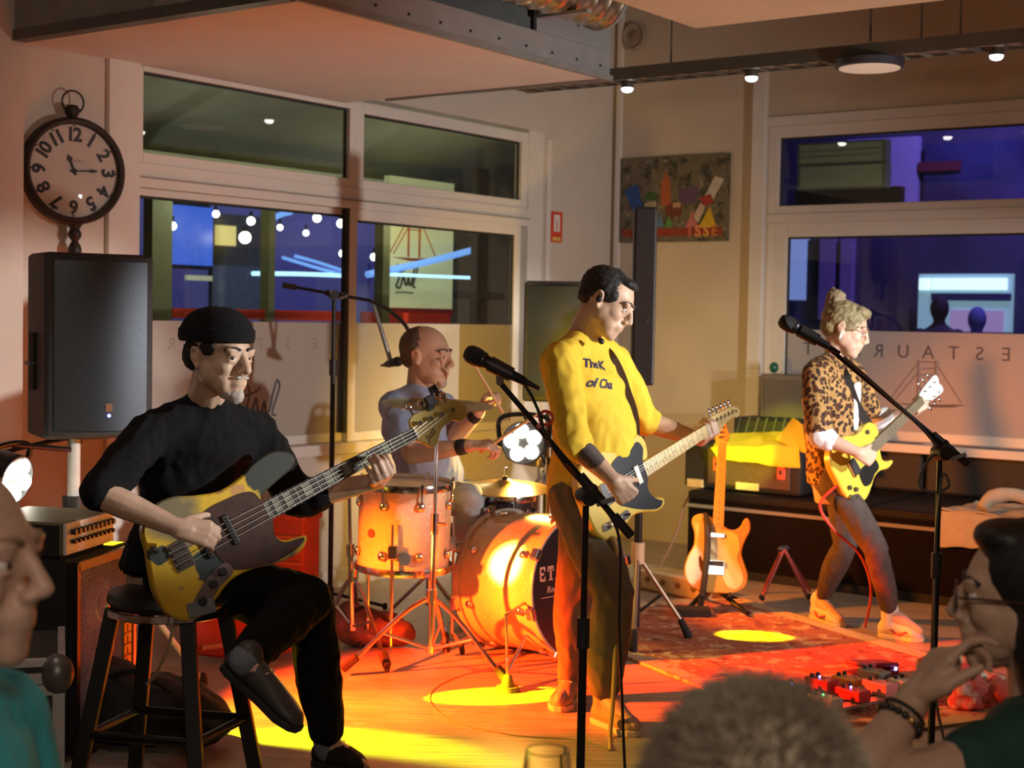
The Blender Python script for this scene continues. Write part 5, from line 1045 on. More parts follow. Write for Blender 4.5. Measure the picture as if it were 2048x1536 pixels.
for k in range(8):
    cn_, col_ = PCOL[k]; x, y = -.24 + (k % 4) * .16, -.08 + (k // 4) * .16; M = PBM @ Matrix.Translation((x, y, .041)); e = thing('effects_pedal', LABP[k], 'effects pedal', M.translation, 'pedals on the pedalboard')
    MB().prism([(-.035, -.06), (.035, -.06), (.035, .06), (-.035, .06)], 0, .035 + .008 * (k % 3), M, .004).build('housing', mat('pedal_' + cn_.replace(' ', '_'), col_, .35, .3), e); zt_ = .035 + .008 * (k % 3)
    for xx in (-.018, .018): MB().cyl(M @ Vector((xx, .035, zt_)), M @ Vector((xx, .035, zt_ + .014)), .009, n=10).build('knob', blk, e, True)
    MB().cyl(M @ Vector((0, -.035, zt_)), M @ Vector((0, -.035, zt_ + .012)), .009, n=10).build('foot_switch', chrome, e, True)
    if k in (0, 1, 4, 5): MB().ell(M @ Vector((0, .01, zt_ + .004)), (.005, .005, .004), None, 8, 6).build('indicator', (blu_led, emitter('led_green', (.2, 1, .3), 4))[k == 0], e)
wp = thing('wah_pedal', 'red rocker pedal standing at the far side of the pedalboard', 'effects pedal', fl(1735, 1355)); q = fl(1740, 1362); M = Matrix(((pdx.x, pdy.x, 0, q.x), (pdx.y, pdy.y, 0, q.y), (0, 0, 1, 0), (0, 0, 0, 1)))
MB().box((0, 0, .025), (.26, .10, .05), M).build('base', mat('wah_dark_red', (.30, .02, .03), .4), wp, bevel=.008); MB().box((0, 0, .075), (.25, .09, .018), M @ Matrix.Rotation(math.radians(7), 4, 'Y')).build('treadle', mat('wah_red', (.45, .05, .06), .6), wp, bevel=.006); MB().cyl(M @ Vector((.10, -.05, .05)), M @ Vector((.10, -.056, .05)), .008, n=8).build('indicator', blu_led, wp)
for i, (px, py, col_, lab) in enumerate(((1905, 1355, (.72, .50, .32), 'crumpled orange and cream paper bag on the floor behind the raised hand'), (1960, 1395, (.55, .12, .10), 'red crumpled snack packet beside the paper bag'))):
    q = fl(px, py + 25); t = thing('paper_bag', lab, 'bag', q); f = MB()
    for k in range(7): f.ell((q.x + random.uniform(-.09, .09), q.y + random.uniform(-.08, .08), .05 + .012 * k), (.07, .06, .045))
    remesh('crumpled_paper', f, .012, patch('paper_%d' % i, col_, [((.75, .68, .60), 9, .52, .1), ((.6, .10, .06), 12, .58, .06)], .7, 0, i), t, 0, disp=lambda p: .02 * noise.noise(p * 26))
# folded clothes on the bench, right edge
cq = onB(1935, 1070, .8); cg = thing('folded_jacket', 'pale beige jacket lying on the dark bench behind the woman with glasses', 'clothing', R(.7, (cq - C_).dot(B_), .5)); bgc = mat('beige_cloth', (.50, .42, .31), .9, 0, .1, 12, .2)
va, vb_ = vB(1882, 1060, 1.03), vB(1952, 1060, 1.03)
cloth(cg, 'front_flap', (R(1.035, va, .515), R(1.035, vb_ + .25, .515), R(1.05, vb_ + .12, .36), R(1.05, va, .335)), 16, 8, bgc, .014)
cloth(cg, 'body_panel', (R(.55, va + .02, .52), R(.55, vb_ + .5, .56), R(1.035, vb_ + .25, .525), R(1.035, va, .525)), 20, 14, bgc, .03, .012)
MB().tube([R(1.0, vb_ + .02, .54), R(.95, vb_ + .05, .60), R(.9, vb_ + .16, .62), R(.85, vb_ + .30, .575), R(.8, vb_ + .48, .575)], [.035, .04, .035, .03, .03], 10, 4).build('rolled_sleeve', bgc, cg, True)
# red case and bags behind the bassist
q = fl(592, 1165); rc_ = thing('red_crate', 'tall red crate glowing beside the bassist below the boom stand', 'crate', at(590, 1120, 6.9)); q = at(592, 1120, 6.9); rdm = mat('crate_red', (.60, .10, .05), .5); M = Matrix.Translation((q.x, q.y, 0)) @ Matrix.Rotation(math.radians(-20), 4, 'Z')
MB().box((0, 0, .28), (.16, .16, .56), M).build('body', rdm, rc_, bevel=.008); MB().box((0, 0, .57), (.18, .18, .03), M).build('lid', rdm, rc_, bevel=.006)
for zz in (.18, .36, .48): MB().box((0, -.083, zz), (.15, .008, .012), M).build('rib', mat('crate_orange', (.75, .25, .10), .5), rc_)
q = fl(480, 1330); rbg = thing('red_case', 'flat red padded case standing behind the bassist', 'case', (q.x + .02, q.y + .1, 0)); M = Matrix.Translation((q.x + .02, q.y + .1, 0)) @ Matrix.Rotation(math.radians(14), 4, 'Z') @ Matrix.Rotation(math.radians(-8), 4, 'X')
MB().prism(crom(V2([(-.22, .03), (-.22, .22), (-.15, .30), (-.02, .31), (.10, .24), (.19, .12), (.20, .03)]), 4, True), -.03, .03, M @ Matrix.Rotation(math.radians(90), 4, 'X'), .01).build('shell', mat('case_red', (.42, .04, .02), .5), rbg, True); MB().tube([M @ Vector((-.2, -.032, .06)), M @ Vector((.19, -.032, .09))], .012, 8, 3).build('piping', mat('case_piping', (.75, .25, .12), .5), rbg)
for i, (px, py, s, col_, lab) in enumerate(((745, 1275, 1.0, (.22, .10, .08), 'soft dark red bag slumped on the floor behind the slim stand'), (300, 1470, 1.5, (.016, .016, .016), 'black gig bag lying on the floor at the bassist stool'))):
    q = fl(px, py + 15); t = thing('soft_bag', lab, 'bag', q); f = MB(); f.ell((q.x, q.y, .08 * s), (.17 * s, .12 * s, .08 * s)); f.ell((q.x - .09 * s, q.y, .10 * s), (.09 * s, .09 * s, .10 * s)); f.ell((q.x + .1 * s, q.y - .02, .06 * s), (.1 * s, .08 * s, .06 * s))
    remesh('fabric', f, .012, mat('bag_fabric_%d' % i, col_, .8, 0, .2, 20, .3), t, 3, disp=lambda p: .014 * noise.noise(p * 17)); MB().tube([(q.x - .1 * s, q.y - .05, .15 * s), (q.x - .02, q.y - .1 * s, .19 * s), (q.x + .08 * s, q.y - .07, .12 * s)], .010, 6, 4).build('strap', blkcloth, t)
# bar stool of the bassist
st = at(338, 1172, 4.55); stz = .655; bs = thing('bar_stool', 'tall black bar stool under the bassist', 'stool', (st.x, st.y, 0))
MB().lathe([(.001, stz - .05), (.17, stz - .05), (.185, stz - .03), (.18, stz - .005), (.001, stz)], Matrix.Translation((st.x, st.y, 0)), 32).build('seat', blk, bs, True); MB().lathe([(.178, stz - .075), (.19, stz - .07), (.19, stz - .05), (.178, stz - .05)], Matrix.Translation((st.x, st.y, 0)), 32, False).build('seat_band', chrome, bs, True)
lt_ = [Vector((st.x + .15 * a, st.y + .12 * b, stz - .05)) for a, b in ((.55, -1), (-1, -.6), (-.6, 1), (1, .6))]; lb_ = [Vector((st.x + .26 * a, st.y + .22 * b, 0)) for a, b in ((.55, -1), (-1, -.6), (-.6, 1), (1, .6))]
for a, b in zip(lt_, lb_): MB().box((0, 0, 0), (.045, .032, (a - b).length), zframe((a + b) / 2, a - b, (1, 0, 0))).build('leg', mat('stool_black', (.014, .013, .012), .5), bs, bevel=.004); MB().cyl(b, b + Z_ * .012, .022, n=10).build('foot_cap', rubb, bs)
for k in range(4):
    a = lt_[k].lerp(lb_[k], .62); b = lt_[(k + 1) % 4].lerp(lb_[(k + 1) % 4], .62); MB().cyl(a, b, .014).build('footrest', blkm, bs, True)
tag(MB().tube([BM @ Vector((-.02, -.17, -.02)), at(352, 1250, 4.42), at(335, 1300, 4.5), at(310, 1350, 4.65), at(275, 1385, 4.85), fl(250, 1408)], .0055, 8, 6).build('instrument_cable', mat('cable_cream', (.62, .48, .34), .5)), 'cream instrument cable hanging from the bass to the floor', 'cable')
tag(MB().tube([TM @ Vector((-.06, -.15, -.03)), at(1232, 1090, 5.40), at(1234, 1180, 5.40), at(1231, 1300, 5.38), at(1226, 1400, 5.36), at(1220, 1470, 5.34), fl(1221, 1502)], .0085, 8, 6).build('instrument_cable', mat('cable_ochre', (.45, .32, .10), .5)), 'ochre cable hanging from the butterscotch guitar to the floor', 'cable')
tag(MB().tube([fl(1221, 1500), fl(1150, 1480), fl(1020, 1470), fl(900, 1440), fl(860, 1390), fl(930, 1350), fl(1040, 1340)], .004, 6, 6).build('floor_cable', mat('cable_floor', (.25, .17, .08), .6)), 'thin cable curling over the floor in front of the bass drum', 'cable')
# wine glass and table in the foreground
gq = at(1095, 1500, 2.1); wgm = mat('wine_glass', (.98, .98, .97), .02, 0, .01); wgm.node_tree.nodes['Principled BSDF'].inputs['Transmission Weight'].default_value = 1.0; wgm.node_tree.nodes['Principled BSDF'].inputs['IOR'].default_value = 1.46; tz = gq.z - .19
wg = thing('wine_glass', 'empty stemmed wine glass in the near foreground', 'glass', (gq.x, gq.y, tz))
MB().lathe([(.031, .19), (.034, .17), (.037, .14), (.034, .11), (.018, .088), (.005, .08), (.004, .02), (.012, .008), (.033, .002), (.033, 0), (.001, 0), (.001, .0012), (.002, .082), (.016, .092), (.032, .112), (.0352, .14), (.0325, .17), (.0298, .19)], Matrix.Translation((gq.x, gq.y, tz)), 36, False).build('bowl_and_stem', wgm, wg, True)
MB().torus(Matrix.Translation((gq.x, gq.y, tz + .19)), .0304, .0009, 36, 6).build('rim', mat('dark_rim_outline', (.10, .07, .03), .15, 0, .05, 5, 0, 0, .9), wg, True)  # dark ring painted in for the outline that refraction gives the lip
bt = thing('bistro_table', 'small round bistro table carrying the wine glass', 'table', (gq.x + .02, gq.y - .05, 0))
MB().lathe([(.001, tz - .028), (.26, tz - .028), (.27, tz - .014), (.265, tz), (.001, tz)], Matrix.Translation((gq.x + .02, gq.y - .05, 0)), 40).build('table_top', mat('table_wood', (.12, .07, .04), .5), bt, True); MB().cyl((gq.x + .02, gq.y - .05, .02), (gq.x + .02, gq.y - .05, tz - .025), .03).build('column', blkm, bt, True); MB().lathe([(.001, 0), (.2, 0), (.2, .015), (.03, .035), (.001, .035)], Matrix.Translation((gq.x + .02, gq.y - .05, 0)), 32).build('base', blkm, bt, True)
# painting
pv0, pv1 = .09, .915
pt = thing('painting', 'colourful toy-like canvas painting hanging on the wall behind the column speaker', 'painting', R(.01, .5, 2.3))
MB().rbox(.003, .03, pv0, pv1, 2.03, 2.60).build('canvas', patch('canvas_ground', (.16, .13, .08), [((.05, .05, .03), 12, .5, .1), ((.30, .26, .16), 20, .6, .08)], .8, 0, 2), pt)
PXM = Matrix(((B_.x, 0, -A_.x, R(.0305, pv0, 2.03).x), (B_.y, 0, -A_.y, R(.0305, pv0, 2.03).y), (0, 1, 0, 2.03), (0, 0, 0, 1))); PW, PH = pv1 - pv0, .57
def shp(nm, pts, col, z=.001): MB().prism([(x * PW, y * PH) for x, y in pts], 0, z, PXM).build(nm, mat('paint_%s' % nm, col, .7, 0, .12, 20), pt)
shp('blue_shape', [(.03, .62), (.16, .70), (.21, .42), (.12, .36)], (.03, .08, .28)); shp('orange_rocket', [(.39, .42), (.38, .66), (.43, .84), (.47, .70), (.48, .44)], (.42, .10, .03)); shp('green_block', [(.22, .52), (.26, .60), (.34, .59), (.33, .48)], (.05, .12, .02))
shp('cream_block', [(.23, .40), (.23, .47), (.34, .49), (.34, .41)], (.40, .34, .20)); shp('violet_block', [(.56, .45), (.54, .62), (.74, .64), (.70, .45)], (.12, .06, .12)); shp('white_tower', [(.78, .50), (.88, .75), (.96, .71), (.86, .46)], (.55, .48, .36)); shp('red_band_shape', [(.74, .50), (.84, .55), (.88, .45), (.79, .40)], (.34, .04, .02), .0014)
shp('cream_body', [(.68, .26), (.75, .44), (.80, .41), (.74, .22)], (.55, .40, .30)); shp('pink_cone', [(.62, .16), (.68, .36), (.73, .18)], (.55, .16, .16)); shp('yellow_cone', [(.74, .16), (.84, .40), (.90, .16)], (.65, .42, .02), .0014); shp('brown_bear', [(.45, .28), (.42, .40), (.50, .48), (.58, .44), (.58, .30)], (.16, .04, .02)); shp('tan_face', [(.50, .40), (.50, .46), (.57, .46), (.57, .40)], (.50, .30, .16), .0014)
shp('blue_cone', [(.34, .18), (.38, .34), (.42, .18)], (.10, .20, .36)); shp('green_cone', [(.43, .18), (.46, .32), (.50, .18)], (.08, .25, .05)); shp('red_strip', [(.02, .07), (.02, .16), (.96, .16), (.96, .07)], (.28, .04, .02), .0006)
for i, (ch, col_) in enumerate((('I', (.70, .16, .10)), ('S', (.75, .30, .10)), ('S', (.72, .36, .06)), ('E', (.60, .20, .05)))): text('painted_letter', ch, PXM @ Matrix.Translation(((.66 + .075 * i) * PW, .115 * PH, .001)), .10, mat('paint_letter_%d' % i, col_, .6), pt, .0006, 0, 'CENTER', .003)
# ================================================================ people
def skin(name, col): 
    m = patch(name, col, [(tuple(c * .82 for c in col), 22, .55, .15), ((min(1, col[0] * 1.05), col[1] * .78, col[2] * .72), 9, .60, .2)], .5)
    return m
def hmat(c, facing, up=(0, 0, 1), s=1.0):
    x = Vector(facing).normalized(); z = Vector(up); z = (z - x * z.dot(x)).normalized(); y = z.cross(x); c = Vector(c)
    return Matrix(((x.x * s, y.x * s, z.x * s, c.x), (x.y * s, y.y * s, z.y * s, c.y), (x.z * s, y.z * s, z.z * s, c.z), (0, 0, 0, 1)))
def head(f, M, nose=1.0, jaw=1.0, cheek=1.0, neck=.052):
    E = lambda c, r: f.ell(M @ Vector(c), r, M, 20, 13)
    K = lambda a, ra, b, rb: f.caps(M @ Vector(a), ra * M.to_scale().x, M @ Vector(b), rb * M.to_scale().x)
    E((-.014, 0, .036), (.098, .076, .086)); E((.024, 0, .016), (.068, .065, .082)); E((.030, 0, -.045), (.056, .056 * jaw, .056)); E((.006, 0, -.045), (.054, .060 * jaw, .046))
    E((.072, 0, -.093), (.021, .026 * jaw, .020)); E((.052, 0, -.084), (.036, .042 * jaw, .025))
    for s in (-1, 1):
        E((.050, .038 * s, -.018), (.034, .024 * cheek, .030)); E((.078, .030 * s, .032), (.0155, .027, .0100)); E((.099, .0115 * s, -.028), (.011, .0085, .0085)); E((.045, .034 * s, -.060), (.034, .020, .030))
        E((.038, .030 * s, -.040), (.036, .027, .038)); E((.012, .046 * s, -.030), (.040, .022, .044)); E((.032, .042 * s, -.040), (.036, .021, .032))
        E((-.012, .074 * s, .002), (.012, .010, .020)); f.torus(M @ Matrix.Translation((-.014, .079 * s, .004)) @ Matrix.Rotation(math.radians(90 - 18 * s), 4, 'X') @ Matrix.Diagonal((.75, 1.15, 1, 1)), .021, .0055, 16, 6); E((-.006, .077 * s, -.022), (.009, .006, .011))
        E((.0815, .033 * s, .0020), (.0085, .0165, .0060)); E((.0830, .033 * s, .0195), (.0090, .0170, .0055))
    K((.084, 0, .028), .0095, (.100, 0, .004), .0095); K((.100, 0, .004), .0095, (.104 + .007 * nose, 0, -.020), .0118 * (.75 + .25 * nose)); K((.098, 0, -.026), .0095, (.092, 0, -.042), .010)
    E((.072, 0, -.054), (.027, .031, .028)); E((.0925, 0, -.0505), (.0085, .023, .0058)); E((.0915, 0, -.0625), (.0085, .020, .0066)); E((.082, 0, -.077), (.013, .022, .011))
def eyes(M, g, look=(1, 0, 0), brow=None, bw=.0042):
    wht = mat('eye_white', (.62, .58, .54), .2, 0, .02); ir = mat('eye_iris', (.05, .035, .03), .15)
    for s in (-1, 1):
        c = M @ Vector((.0770, .033 * s, .0105)); sc = M.to_scale().x; e = MB().ell(c, (.0112 * sc,) * 3, None, 14, 10).build('eye', wht, g, True)
        d = (M.to_3x3() @ Vector(look)).normalized(); MB().ell(c + d * .0074 * sc, (.0060 * sc,) * 3, None, 12, 8).build('iris', ir, e, True)
        if brow: MB().tube([M @ Vector(p) for p in ((.0925, .014 * s, .0335), (.0905, .030 * s, .0385), (.080, .046 * s, .036), (.070, .055 * s, .030))], bw * sc, 6, 3).build('eyebrow', brow, g, True)
def hand(f, W, d, n, right, curls, thumb=(.5, .75, .45), s=1.0, wr=.026, spread=.0):
    W = Vector(W); d = Vector(d).normalized(); n = Vector(n); n = (n - d * n.dot(d)).normalized(); t = d.cross(n); t = t if right else -t
    KN = [(.086, .031), (.090, .0105), (.086, -.0105), (.078, -.030)]; PH = [(.042, .026, .021), (.047, .030, .022), (.043, .028, .021), (.034, .021, .019)]; RD = [.0098, .0100, .0095, .0085]
    tips = []
    for k in range(4):
        kp = W + d * KN[k][0] * s + t * KN[k][1] * s; f.caps(W + t * KN[k][1] * .55 * s, .0165 * s, kp, .0125 * s)
        a = 0; p = kp; c = curls[k] if isinstance(curls[0], (tuple, list)) else curls; sd = t * spread * (1.5 - k)
        for j in range(3):
            a += math.radians(c[j]); v = (d * math.cos(a) + n * math.sin(a) + sd * .3).normalized(); q = p + v * PH[k][j] * s; f.caps(p, RD[k] * s * (1 - .09 * j), q, RD[k] * s * (1 - .09 * (j + 1))); p = q
        tips.append(p)
    f.caps(W + d * .01, wr, W + d * .03 * s, .022 * s)
    f.ell(W + d * .045 * s + n * .006, (.034 * s, .034 * s, .015 * s), zframe(W, n, d))
    b = W + d * .018 * s + t * .022 * s; m_ = W + d * .045 * s + t * .046 * s + n * .012 * s; f.caps(b, .018 * s, m_, .0135 * s)
    tv = (d * thumb[0] + t * thumb[1] * .6 + n * thumb[2]).normalized(); q = m_ + tv * .036 * s; f.caps(m_, .0125 * s, q, .0105 * s); tv2 = (tv + n * .35 + d * .25).normalized(); f.caps(q, .0105 * s, q + tv2 * .027 * s, .009 * s)
    return tips
def lerp3(a, b, t): return Vector(a).lerp(Vector(b), t)
def torso(f, pel, chest, neck, sR, sL, fwd, g=0.0, top=True, bot=True, sc=1.0, belly=0.0, wp=.158, dp=.105):
    """rings from the hips to the neck; sR/sL shoulder joints; fwd chest direction"""
    pel, chest, neck, sR, sL = [Vector(k) for k in (pel, chest, neck, sR, sL)]; lat = (sL - sR).normalized(); fwd = Vector(fwd); fwd = (fwd - lat * fwd.dot(lat)).normalized()
    lat0 = Vector((lat.x, lat.y, 0)).normalized(); half = (sL - sR).length / 2; sm = (sR + sL) / 2
    R_ = [(pel - (chest - pel) * .42, wp * .86, dp * .9, 0), (pel - (chest - pel) * .15, wp, dp, 0), (pel.lerp(chest, .35), .142, .100, belly), (pel.lerp(chest, .7), .148, .106, belly * .7), (chest, half * .90, .112, 0), (chest.lerp(sm, .55), half * .95, .105, 0), (sm + (neck - sm) * .05, half * .86, .078, 0), (sm.lerp(neck, .55), half * .50, .062, 0), (neck, .062, .058, 0)]
    rings = []
    for c, rx, ry, bl in R_:
        c = Vector(c) + fwd * bl * .6; rings.append([c + lat * ((rx * sc + g) * math.cos(a)) + fwd * ((ry * sc + bl * .5 + g) * math.sin(a)) for a in [2 * math.pi * k / 22 for k in range(22)]])
    if not bot: rings = rings[1:]
    f.loft(rings)
    for q in (sR, sL): f.caps(neck - (neck - sm) * .15, .050 + g, q - (q - sm) * .05, .052 + g)
def limb(f, pts, rad, g=0.0, upto=None):
    """chain of capsules, cut after the length fraction 'upto' (1 = first bone)"""
    pts = [Vector(p) for p in pts]; n = len(pts) - 1; upto = n if upto is None else upto
    for i in range(n):
        if upto <= i: break
        t = min(1, upto - i); a, b = pts[i], pts[i].lerp(pts[i + 1], t); r0, r1 = rad[i][0], rad[i][0] + (rad[i][1] - rad[i][0]) * t; m = a.lerp(b, .35); rm = r0 + (r1 - r0) * .3 + (.004 if i else 0)
        f.caps(a, r0 + g, m, rm + g); f.caps(m, rm + g, b, r1 + g)
ARM = [(.053, .042), (.043, .027)]; LEG = [(.084, .060), (.058, .038)]
def wr(amp, sc, fold=None):
    def fn(p):
        q = Vector((p.x * sc, p.y * sc, p.z * sc * .55)); a = noise.noise(q) * amp; b = abs(noise.noise(q * 2.1 + Vector((3, 1, 7)))) * amp * .9
        return a - b + amp * .25
    return fn
def shoe(g, ank, toe, m, sole, up=.075, w=.045, floor=True, swoosh=None):
    ank = Vector(ank); toe = Vector(toe); d = (toe - ank); 
    if floor: z0 = min(toe.z, ank.z - up); d.z = 0
    L = d.length; d.normalize()
    if not floor: n0 = d.cross(Vector((d.y, -d.x, 0)).normalized()); n0 = n0 if n0.z > 0 else -n0; d = toe - n0 * .012 - (ank - n0 * up); L = d.length; d.normalize()
    n = Z_ if floor else (d.cross(Vector((d.y, -d.x, 0)).normalized())); n = n if n.z > 0 else -n; s = d.cross(n).normalized(); base = (Vector((ank.x, ank.y, 0)) if floor else ank - n * up)
    heel = base - d * .05; tp = base + d * (L + .02); f = MB()
    def ring(p, hw, h, z_=0): return [p + s * hw * math.cos(a) + n * (z_ + h / 2 + h / 2 * math.sin(a)) for a in [2 * math.pi * k / 14 for k in range(14)]]
    f.loft([ring(heel - d * .006, .018, .05, .014), ring(heel + d * .02, .034, .085, .012), ring(base + d * .01, .036, .095, .012), ring(base.lerp(tp, .45), .040, .075, .012), ring(base.lerp(tp, .75), w, .052, .012), ring(tp - d * .02, .036, .040, .012), ring(tp, .014, .022, .014)])
    f.caps(base + n * .06, .040, ank + n * .015, .044); o = remesh('shoe', f, .007, m, g, 4)
    q = MB(); ol = [(heel, .026), (heel + d * .03, .036), (base.lerp(tp, .45), .040), (base.lerp(tp, .75), w + .003), (tp - d * .015, .036), (tp + d * .004, .014)]
    q.loft([[p - s * hw, p + s * hw, p + s * hw + n * .022, p - s * hw + n * .022] for p, hw in ol]); q.build('sole', sole, o, bevel=.004)
    lc = mat('lace_pale', (.6, .55, .5), .7)
    for k in range(3): c = base.lerp(tp, .34 + .11 * k) + n * (.088 - .012 * k); MB().caps(c - s * .02, .003, c + s * .02, .003).build('lace', lc, o)
    if swoosh:
        for e in (1, -1): MB().tube([base.lerp(tp, .12) + s * e * .040 + n * .05, base.lerp(tp, .30) + s * e * .044 + n * .03, base.lerp(tp, .6) + s * e * .047 + n * .048], .005, 6, 4).build('side_stripe', swoosh, o)
    return o
def hair_shell(name, M, m, g, ells, voxel=.006, amp=.003, sc=60, smooth=2):
    f = MB()
    for c, r in ells: f.ell(M @ Vector(c), r, M, 20, 13)
    return remesh(name, f, voxel, m, g, smooth, disp=lambda p: amp * noise.noise(Vector((p.x, p.y, p.z)) * sc) + amp * .5 * noise.noise(p * sc * 2.7))
def strands(name, M, m, g, n, ell, length, rad=.0006, back=(-.35, 0, -.1), keep=lambda v: v.z > -.2, seed=1):
    """short hair as many thin tapered blades growing out of an ellipsoid"""
    rnd = random.Random(seed); mb = MB(); c, r = ell; k = 0
    while k < n:
        v = Vector((rnd.gauss(0, 1), rnd.gauss(0, 1), rnd.gauss(0, 1))).normalized()
        if not keep(v): continue
        p = Vector((c[0] + v.x * r[0], c[1] + v.y * r[1], c[2] + v.z * r[2])); d = (v * .75 + Vector(back) + Vector((rnd.uniform(-.3, .3), rnd.uniform(-.3, .3), rnd.uniform(-.3, .3)))).normalized(); L = length * rnd.uniform(.6, 1.2); s = d.orthogonal().normalized() * rad; t = d.cross(s.normalized()) * rad
        a, b, e, tip = p + s, p - s * .5 + t, p - s * .5 - t, p + d * L + Vector(back) * L * .3
        mb.add([M @ q for q in (a, b, e, tip)], [(0, 1, 3), (1, 2, 3), (2, 0, 3)]); k += 1
    o = mb.build(name, m, g); o['kind'] = 'stuff'; return o
def person(label, J, sk, shirt, trouser, sleeve=(1.0, 1.0), voxel=.0055, sm=4, vox_c=.009, group=None, belly=0.0, wrk=.008, hem=True, sc=1.0, foot=True, headkw={}, paint=None, skmats=None, arm=ARM, leg=LEG, gsh=.012, gtr=.013, shirt_mats=None, shirt_paint=None, collar=.0):
    g = thing('person', label, 'person', (J['pel'][0], J['pel'][1], 0), group); b = MB(); M = J['head']
    head(b, M, **headkw); nk = Vector(J['neck']); b.caps(M @ Vector((-.022, 0, -.045)), .053 * sc, nk, .058 * sc)
    torso(b, J['pel'], J['chest'], J['neck'], J['sR'], J['sL'], J['fwd'], -.004, sc=sc, belly=belly)
    for s in 'RL':
        limb(b, (J['s' + s], J['e' + s], J['w' + s]), arm)
        h = J.get('h' + s)
        if h: J['tips' + s] = hand(b, J['w' + s], h[0], h[1], s == 'R', h[2], h[3] if len(h) > 3 else (.5, .75, .45), h[4] if len(h) > 4 else 1.0)
        if 'k' + s in J:
            limb(b, (J['l' + s], J['k' + s], J['a' + s]), leg); t_ = J['t' + s]; b.caps(J['a' + s], .038, Vector(J['a' + s]).lerp(Vector(t_), .5), .034); b.caps(Vector(J['a' + s]).lerp(Vector(t_), .5), .032, t_, .022)
    remesh('body', b, voxel, sk, g, sm, .5, None, skmats, paint)
    c = MB(); torso(c, J['pel'], J['chest'], J['neck'], J['sR'], J['sL'], J['fwd'], gsh, bot=hem, sc=sc, belly=belly)
    for s, u in zip('RL', sleeve): limb(c, (J['s' + s], J['e' + s], J['w' + s]), arm, gsh, u)
    if collar: c.caps(nk - Z_ * .01, .066, nk.lerp(M.translation, collar), .062)
    J['shirt'] = remesh('top', c, vox_c, shirt, g, 3, .5, wr(wrk, 11), shirt_mats, shirt_paint)
    if trouser is not None:
        c = MB(); pel = Vector(J['pel']); lat = (Vector(J['lL']) - Vector(J['lR'])).normalized(); fw = Vector(J['fwd']); up = (Vector(J['chest']) - pel).normalized()
        c.loft([[pel + up * z + lat * (rx * math.cos(a)) + fw.normalized() * (ry * math.sin(a)) for a in [2 * math.pi * k / 18 for k in range(18)]] for z, rx, ry in ((.08, .155, .112), (.0, .168, .122), (-.08, .165, .118))])
        for s in 'RL':
            c.caps(pel.lerp(Vector(J['l' + s]), .4), .10, J['l' + s], .098); limb(c, (J['l' + s], J['k' + s], J['a' + s]), leg, gtr, J.get('cut', 1.9))
        remesh('trousers', c, vox_c, trouser, g, 3, .5, wr(wrk * 1.1, 9))
    return g
P = lambda x, y, Y: at(x, y, Y)
# ---------------------------------------------------------------- bassist
skA = skin('skin_bassist', (.56, .38, .27)); blackk = mat('black_sweater', (.0065, .0065, .0072), .95, 0, .2, 40, .25, 0, .2); blackt = mat('black_trousers', (.006, .006, .0065), .95, 0, .25, 30, .2, 0, .2)
HA = hmat(P(438, 716, 4.46), (.82, -.55, -.10), (0.04, 0, 1), 1.06)
JA = dict(head=HA, neck=P(410, 812, 4.58), chest=P(392, 930, 4.68), pel=P(352, 1110, 4.74), sR=P(300, 868, 4.45), sL=P(512, 868, 4.76), fwd=(.5, -.85, 0), eR=P(194, 985, 4.26), wR=P(356, 1056, 4.25), hR=((.93, .28, -.22), (.05, .85, -.5), ((40, 45, 25), (45, 45, 25), (50, 50, 30), (35, 40, 20))),
  eL=P(596, 996, 4.80), wL=P(757, 962, 4.775), hL=((.20, -.92, .25), (-.42, .05, .9), ((75, 62, 20), (75, 60, 20), (75, 58, 20), (75, 55, 20)), (-.7, .3, .8)), lR=P(352, 1150, 4.64), lL=P(392, 1148, 4.82), kR=P(612, 1200, 4.66), aR=P(494, 1316, 4.30), tR=P(580, 1440, 4.24), kL=P(622, 1232, 4.86), aL=P(655, 1488, 4.92), tL=P(722, 1530, 4.86))
gA = person('seated bassist in black beanie and black sweater with grey goatee', JA, skA, blackk, blackt, (.96, 1.22), .0045, 5, .009, None, .02, .012, False, 1.06, True, dict(nose=1.25, jaw=1.0), gsh=.018, gtr=.022, collar=.30)
eyes(HA, gA, (.95, -.25, 0), mat('brow_dark', (.05, .04, .035), .9))
bn = mat('black_knit', (.007, .007, .008), .95, 0, .3, 60, .4, 0, .2); HB = HA @ Matrix.Rotation(math.radians(-5), 4, 'Y'); m = MB()
pr_ = [(.097, .060), (.100, .074), (.098, .090), (.090, .106), (.076, .122), (.054, .135), (.028, .143), (.001, .145)]
m.loft([[HB @ Vector((-.012 + r * 1.10 * math.cos(2 * math.pi * k / 36), r * .92 * math.sin(2 * math.pi * k / 36), z)) for k in range(36)] for r, z in [(.090, .050)] + pr_]); be = m.build('beanie', bn, gA, True)
m = MB(); m.loft([[HB @ Vector((-.012 + r * 1.09 * math.cos(2 * math.pi * k / 36), r * .93 * math.sin(2 * math.pi * k / 36), z)) for k in range(36)] for r, z in ((.096, .044), (.103, .046), (.106, .060), (.105, .080), (.099, .086), (.096, .080))], False, True); m.build('folded_cuff', bn, be, True)
drk = mat('dark_hair', (.02, .016, .012), .8, 0, .3, 60); hair_shell('hair', HA, drk, gA, [((-.062, 0, -.002), (.046, .070, .050)), ((-.03, .062, .022), (.046, .018, .030)), ((-.03, -.062, .022), (.046, .018, .030)), ((.015, -.0655, .030), (.03, .010, .022))], .005, .004, 70)
